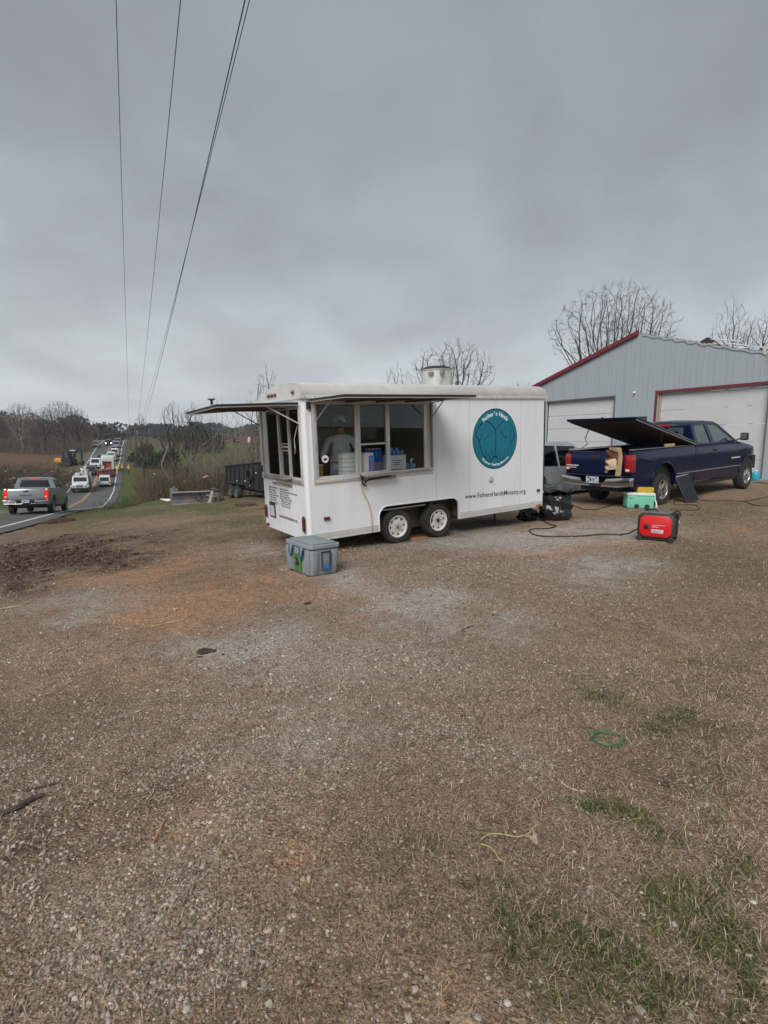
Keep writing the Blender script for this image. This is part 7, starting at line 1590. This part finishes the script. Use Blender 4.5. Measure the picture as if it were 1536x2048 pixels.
while len(kk) < 2600:
    px_ = rng.uniform(-40, 186); Y_ = rng.uniform(136, 172); kk.append(((px_-768)/FPX*Y_, Y_))
_gx = np.linspace(-160, -60, 201); _gy = np.linspace(130, 180, 101); _GXX, _GYY = np.meshgrid(_gx, _gy); _GT2 = terrain(_GXX, _GYY); _old = gz_fast
gz_fast = lambda x, y: float(_GT2[min(max(int((y-130)*2), 0), 100), min(max(int((x+160)*2), 0), 200)])
thicket('mauve_undergrowth', kk[:1800], 1.0, 4.5, .05, m_twig2, .15); thicket('grey_undergrowth', kk[1800:], 1.0, 3.2, .05, m_br, .25)
gz_fast = _old
treeline('distant_wood', 400, (-330, 260), 5, 12, mat('haze_blue_wood', (.04, .055, .055), rough=1, var=.3, vscale=.05), 26000, 1.5, 2)  # blue tint of distant haze is put into this wood colour
treeline('nearer_wood', 215, (-260, -115), 3, 9, mat('grey_wood', (.075, .062, .052), rough=1, var=.35, vscale=.08), 9000, .8, 5)
treeline('nearer_wood', 235, (-62, 60), 2, 7, mat('grey_wood', (.075, .062, .052), rough=1, var=.35, vscale=.08), 9000, .7, 8)
treeline('hedge_row', 205, (-88, -60), .5, 3.0, mat('hedge_dark', (.045, .045, .035), rough=1, var=.35, vscale=.1), 2500, .5, 11)
# ------------------------------------------------------------------ houses
m_hw = mat('house_wall', (.16, .17, .14), rough=.8, var=.15); m_hr = mat('house_roof', (.10, .115, .10), rough=.8, var=.2); m_brk = mat('red_brick', (.13, .055, .042), rough=.85, var=.25, vscale=3); m_hg = mat('dark_window', (.02, .025, .03), rough=.2)
def house(label, px, py, Y, L, D, H, RH, rz, wall, roof, win=4, ruin=False):
    c = at(px, py, Y); z = gz(c[0], c[1]); t = empty('house', label, 'house', loc=(c[0], c[1], z), rz=R_(rz))
    MB().box(-L/2, L/2, -D/2, D/2, -1, H).build('wall', wall, t)
    if not ruin: rf_ = MB().plate([(-D/2-.5, H-.1), (D/2+.5, H-.1), (0, H+RH)], -L/2-.4, L/2+.4, axis='x').build('roof', roof, t); MB().box(L*.2, L*.2+.7, -.4, .3, H+RH*.5, H+RH+.6).build('chimney', m_brk, rf_)
    else:
        q = MB()
        for k in range(24):
            x0 = rng.uniform(-L/2, L/2-.5); q.cbox((x0, rng.uniform(-D/2, D/2), H+rng.uniform(-.1, .9)), (rng.uniform(.6, 2.6), rng.uniform(.5, 2), .12), Matrix.Rotation(rng.normal(0, .06), 4, 'Y'))
        q.build('broken_roof', roof, t)
    for k in range(win):
        x = -L/2+L*(k+.5)/win; w = MB().box(x-.55, x+.55, -D/2-.04, -D/2-.001, .9, 2.1).build('window', m_hg, t); MB().box(x-.65, x+.65, -D/2-.07, -D/2-.041, .78, .88).box(x-.03, x+.03, -D/2-.06, -D/2-.0405, .89, 2.1).build('frame', m_white, w)
    MB().box(-.5, .5, -D/2-.05, -D/2-.001, 0, 2.1).build('door', m_white, t)
    return t
house('low grey green house with a long pale roof behind the pale tall tree', 20, 890, 230, 9, 6, 2.2, 1.8, 20, m_hw, m_hr)
house('tan gabled house right of the low grey green house', 68, 888, 225, 7, 6, 2.6, 3.2, 70, mat('tan_wall', (.22, .19, .14), rough=.8), mat('tan_roof', (.14, .125, .1), rough=.8), 3)
house('low red brick house beyond the excavator, nearest the road', 162, 886, 240, 9, 6, 2.2, 1.4, 10, m_brk, mat('faded_red_roof', (.17, .08, .07), rough=.8, var=.2), 4)
house('roofless red brick house above the green field, left of the two', 428, 876, 210, 15, 8, 2.6, 1, 8, m_brk, mat('torn_deck', (.2, .16, .13), rough=.9, var=.3), 4, True)
house('roofless red brick house partly behind the trailer, right of the two', 505, 876, 215, 22, 8, 2.6, 1, -6, m_brk, mat('torn_deck', (.2, .16, .13), rough=.9, var=.3), 5, True)
# ------------------------------------------------------------------ utility poles and the lines
m_pole = mat('pole_wood', (.085, .065, .052), rough=.9, var=.25, vscale=4, stretch=(4, 4, .4))
def pole(label, px, top, Y, lat):
    c = at(px, top, Y); z = gz(c[0], c[1]); H = c[2]-z; t = empty('utility_pole', label, 'utility pole', loc=(c[0], c[1], z), rz=R_(24), group='utility poles along the road')
    MB().tube([(0, 0, -.5), (0.02, 0, H*.5), (0, 0, H)], [.19, .16, .13], 8).build('post', m_pole, t, smooth=True)
    MB().box(-1.25, 1.25, -.20, -.10, H-.75, H-.60).build('crossarm', m_pole, t); MB().tube([(-.6, -.15, H-.72), (0, -.12, H-1.3), (.6, -.15, H-.72)], .03, 5).build('brace', m_alud, t)
    for x in (-1.15, .45, 1.15): MB().lathe([(0, H-.60), (.05, H-.59), (.07, H-.5), (.04, H-.42), (0, H-.40)], c=(x, -.15, 0), axis='z', sides=8).build('insulator', mat('porcelain', (.4, .38, .36), rough=.3), t, smooth=True)
    if lat: MB().lathe([(0, H-2.6), (.22, H-2.6), (.22, H-1.8), (0, H-1.75)], c=(.35, -.1, 0), axis='z', sides=12).build('transformer', m_alud, t, smooth=True)
    return c, H
c2, H2 = pole('nearest wooden utility pole with crossarm, right of the road', 269.5, 845, 118, True)
c1, H1 = pole('wooden utility pole just left of and beyond the nearest one', 258.5, 848, 150, False)
c0, H0 = pole('far small utility pole by the crest of the road', 253.5, 860, 215, False)
pole_tops = {}
def wire(label, top_px, Yt, zt, pxy, Yp, sagk, r=.008):
    """through the sky point above photo column top_px (at distance Yt, height zt above the eye) to the pole point"""
    v = ray(top_px, 0); A = np.array([v[0]/v[2]*zt, v[1]/v[2]*zt, zt+EYE]); Bp_ = at(pxy[0], pxy[1], Yp)
    d = Bp_-A; A0 = A-d*(18/np.linalg.norm(d)); P = []
    n = 60; 
    for k in range(n+1):
        u = (k/n)**1.6*1.0; p = A+(Bp_-A)*u; p[2] = p[2]-4*sagk*u*(1-u); P.append(p)
    s = (P[1]-P[0]); s = s/np.linalg.norm(s); P = [P[0]-s*16, P[0]-s*6]+P
    tag(MB().tube(P, r, 5).build('power_line', m_wire, smooth=True), label, 'power line', 'power lines over the road')
m_wire = mat('wire', (.07, .07, .075), rough=.6)
wire('leftmost power line crossing the sky to the crossarm of the nearest pole', 232, 9, 7.0, (257.5, 850), 118, 1.15, .007)
wire('middle power line crossing the sky, between the leftmost line and the close pair', 361, 9, 7.0, (272, 849), 118, 1.25, .008)
wire('power line on the left of the close right-hand pair', 490, 9, 7.0, (281, 850), 118, 1.35, .011)
wire('thinner power line on the right of the close right-hand pair', 499, 9, 6.3, (271.5, 858), 118, 1.3, .007)
for k, (a, b) in enumerate((((257.5, 850), (250.5, 853)), ((272, 849), (261, 851)), ((281, 850), (266, 853)))):
    A = at(*a, 118); Bp_ = at(*b, 150); P = [A+(Bp_-A)*u-np.array([0, 0, 1.2*u*(1-u)]) for u in np.linspace(0, 1, 9)]
    tag(MB().tube([Vector(p) for p in P], .012, 4).build('power_line', m_wire), ('left', 'middle', 'right')[k]+' short line between the two nearest poles', 'power line', 'power lines over the road')
# ------------------------------------------------------------------ small things on the ground near the camera
gc = hit(1215, 1482); P = []
for k in range(112):
    a = k*.19; r = .070+.007*math.sin(k*.31)+.004*math.sin(a*3+k*.05)+.003*math.sin(k*1.7); P.append((gc.x+r*1.15*math.cos(a)+.004*math.sin(k*.11), gc.y+r*.95*math.sin(a), gz(gc.x, gc.y)+.010+.004*math.sin(k*.9)+.0001*k))
tag(MB().tube(P, .0021, 6).build('cord_coil', mat('green_cord', (.05, .17, .08), rough=.5, var=.15, vscale=20), smooth=True), 'small coil of green cord lying on the dry grass at the right', 'cord coil')
m_tw = mat('straw_twine', (.42, .34, .17), rough=.8, var=.2)
tag(MB().tube(ground_path([(962, 1683), (972, 1675), (985, 1671), (1010, 1673), (1035, 1677), (1058, 1670), (1066, 1658), (1076, 1653)], .008), .0030, 6).build('twine', m_tw, smooth=True), 'wavy yellow strip of twine on the dry grass, upper of two', 'twine')
tag(MB().tube(ground_path([(962, 1692), (978, 1697), (990, 1708), (998, 1722), (1010, 1727)], .008), .0025, 6).build('twine', m_tw, smooth=True), 'curled yellow strip of twine just below the wavy one', 'twine')
lf = hit(1066, 1683); o = MB().plate([(-.024, .024), (0, .018), (.020, .026), (.018, .003), (.010, -.030), (.0, -.024), (-.008, -.006)], 0, .0012, axis='z').cut([(0, 0), (1, 0)]).warp(lambda x, y, z: (x, y, z+.25*abs(x)+.1*abs(y))).build('dry_leaf', mat('dry_leaf', (.38, .28, .20), rough=.8, var=.15, vscale=40)); o.matrix_world = Matrix.Translation(lf+Vector((0, 0, .006))); tag(o, 'pale curled dry leaf touching the yellow twine', 'leaf')
def stick(label, pts, r, col=(.27, .19, .12), name='stick'):
    P = ground_path(pts, r*.8, 4); rr = [r*(1-.35*abs(2*i/(len(P)-1)-1)) for i in range(len(P))]
    tag(MB().tube(P, rr, 6).build(name, mat('stick_%d' % int(col[0]*999), col, rough=.9, var=.25, vscale=20, bump=.5), smooth=True), label, 'stick')
stick('thick dark weathered stick at the left edge of the photo', [(-20, 1640), (30, 1622), (60, 1604), (86, 1594)], .014, (.07, .055, .045))
stick('short dark reddish stick just above the thick dark one', [(50, 1584), (75, 1578), (112, 1568)], .007, (.07, .03, .025))
stick('long pale straw stem near the orange soil patch', [(290, 1256), (330, 1248), (365, 1240), (392, 1227)], .006, (.42, .32, .19))
stick('pale stem lying at the far left edge above the gravel', [(-10, 1220), (18, 1216), (42, 1212)], .007, (.45, .38, .26))
stick('orange brown splinter standing out in the lower left gravel', [(306, 1690), (318, 1665), (329, 1642)], .006, (.36, .20, .10))
stick('slim forked straw right of the orange brown splinter', [(408, 1662), (440, 1642), (485, 1622)], .003, (.38, .27, .14))
stick('pale curved stem between the green coil and the yellow twine', [(1118, 1560), (1132, 1573), (1150, 1581), (1172, 1584)], .004, (.45, .36, .28))
stick('long grey brown stem at the right edge level with the green coil', [(1483, 1500), (1503, 1487), (1545, 1471)], .005, (.26, .18, .14))
stick('thin pale stem leaning in the green tufts at the right', [(1463, 1605), (1480, 1622), (1505, 1644)], .003, (.42, .34, .22))
stick('short straight straw below the pale curved stem', [(1256, 1642), (1270, 1639), (1287, 1636)], .0028, (.42, .34, .2))
stick('brown stick on the ground right of centre, below the trailer nose', [(1108, 1196), (1130, 1190), (1152, 1187)], .008, (.24, .17, .11))
stick('small dark stick right of the yellow chip', [(925, 1262), (935, 1256), (947, 1252)], .006, (.10, .07, .05))
def clod(label, px, py, w, h, col, name='clod', seed=0):
    c = hit(px, py); R2 = np.random.default_rng(seed); V = []; n, m = 18, 8
    for i in range(m+1):
        for k in range(n):
            a = 2*math.pi*k/n; t_ = math.pi/2*i/m; rr = math.cos(t_)*(1+.2*math.sin(3*a+seed)+.14*math.sin(7*a+seed*2+i)+R2.uniform(-.08, .08)); V.append((w/2*rr*math.cos(a), w/2*.55*rr*math.sin(a), h*math.sin(t_)*(1+R2.uniform(-.12, .12))-.005))
    o = MB(); o.add(V, [(i*n+k, i*n+(k+1) % n, (i+1)*n+(k+1) % n, (i+1)*n+k) for i in range(m) for k in range(n)]); o = o.build(name, mat('clod_%d' % int(col[0]*999), col, rough=1, var=.4, vscale=30, bump=1, bscale=60)); o.matrix_world = Matrix.Translation(c); tag(o, label, 'clod')
clod('flat dark brown clod on the pale gravel left of centre', 412, 1304, .15, .03, (.06, .04, .03), seed=1)
clod('small dark crumb just below the flat dark clod', 400, 1314, .06, .012, (.07, .05, .04), seed=2)
clod('small black lump on the bare soil in front of the ice chest', 616, 1208, .07, .025, (.025, .024, .028), seed=3)
clod('dark heap of turned soil on the verge behind the silver pickup', 128, 1043, 1.2, .18, (.055, .032, .022), name='soil_heap', seed=4)
clod('small dark soil heap beside the larger one on the verge', 100, 1047, .7, .13, (.055, .032, .022), name='soil_heap', seed=5)
clod('brown clump lying on the lawn behind the rear of the trailer', 492, 1011, .8, .12, (.09, .05, .04), name='soil_heap', seed=6)
clod('white chip of plastic at the lower right edge', 1507, 1805, .028, .012, (.62, .60, .56), name='plastic_chip', seed=7)
clod('pale chip beside the small dark stick', 932, 1259, .05, .008, (.5, .42, .26), name='wood_chip', seed=8)
# ------------------------------------------------------------------ the woods behind the camera (they show in the trailer windows)
_S = []
for k, (x, y, h) in enumerate(((9, -15, 11), (16, -11, 9), (2, -22, 13), (-8, -26, 12), (24, -20, 12))):
    a_, b_ = grow(200+k, h, h*.8, z0=.2, natt=700, step=.025, minr=.02, trunk_r=.3, twigs=2); o_ = np.array([x, y, gz(x, y)]); _S += [(p+o_, q+o_, r, s) for p, q, r, s in a_+b_]
V, F = segs_mesh(_S, 3); fast_mesh('wood_behind', V, F, m_twig)['kind'] = 'stuff'
# ------------------------------------------------------------------ hazy air between the camera and the far hills
hz = MB().box(-700, 500, -90, 900, -70, 60).build('haze', bpy.data.materials.new('haze_air')); hz['kind'] = 'stuff'
hm = hz.data.materials[0]; hm.use_nodes = True; ht = hm.node_tree; ht.nodes.clear()
pv = ht.nodes.new('ShaderNodeVolumePrincipled'); pv.inputs['Color'].default_value = (.80, .88, 1.0, 1); pv.inputs['Density'].default_value = 0.00032; pv.inputs['Anisotropy'].default_value = 0.0
ho = ht.nodes.new('ShaderNodeOutputMaterial'); ht.links.new(pv.outputs[0], ho.inputs['Volume'])
print('scene objects', len(bpy.data.objects))
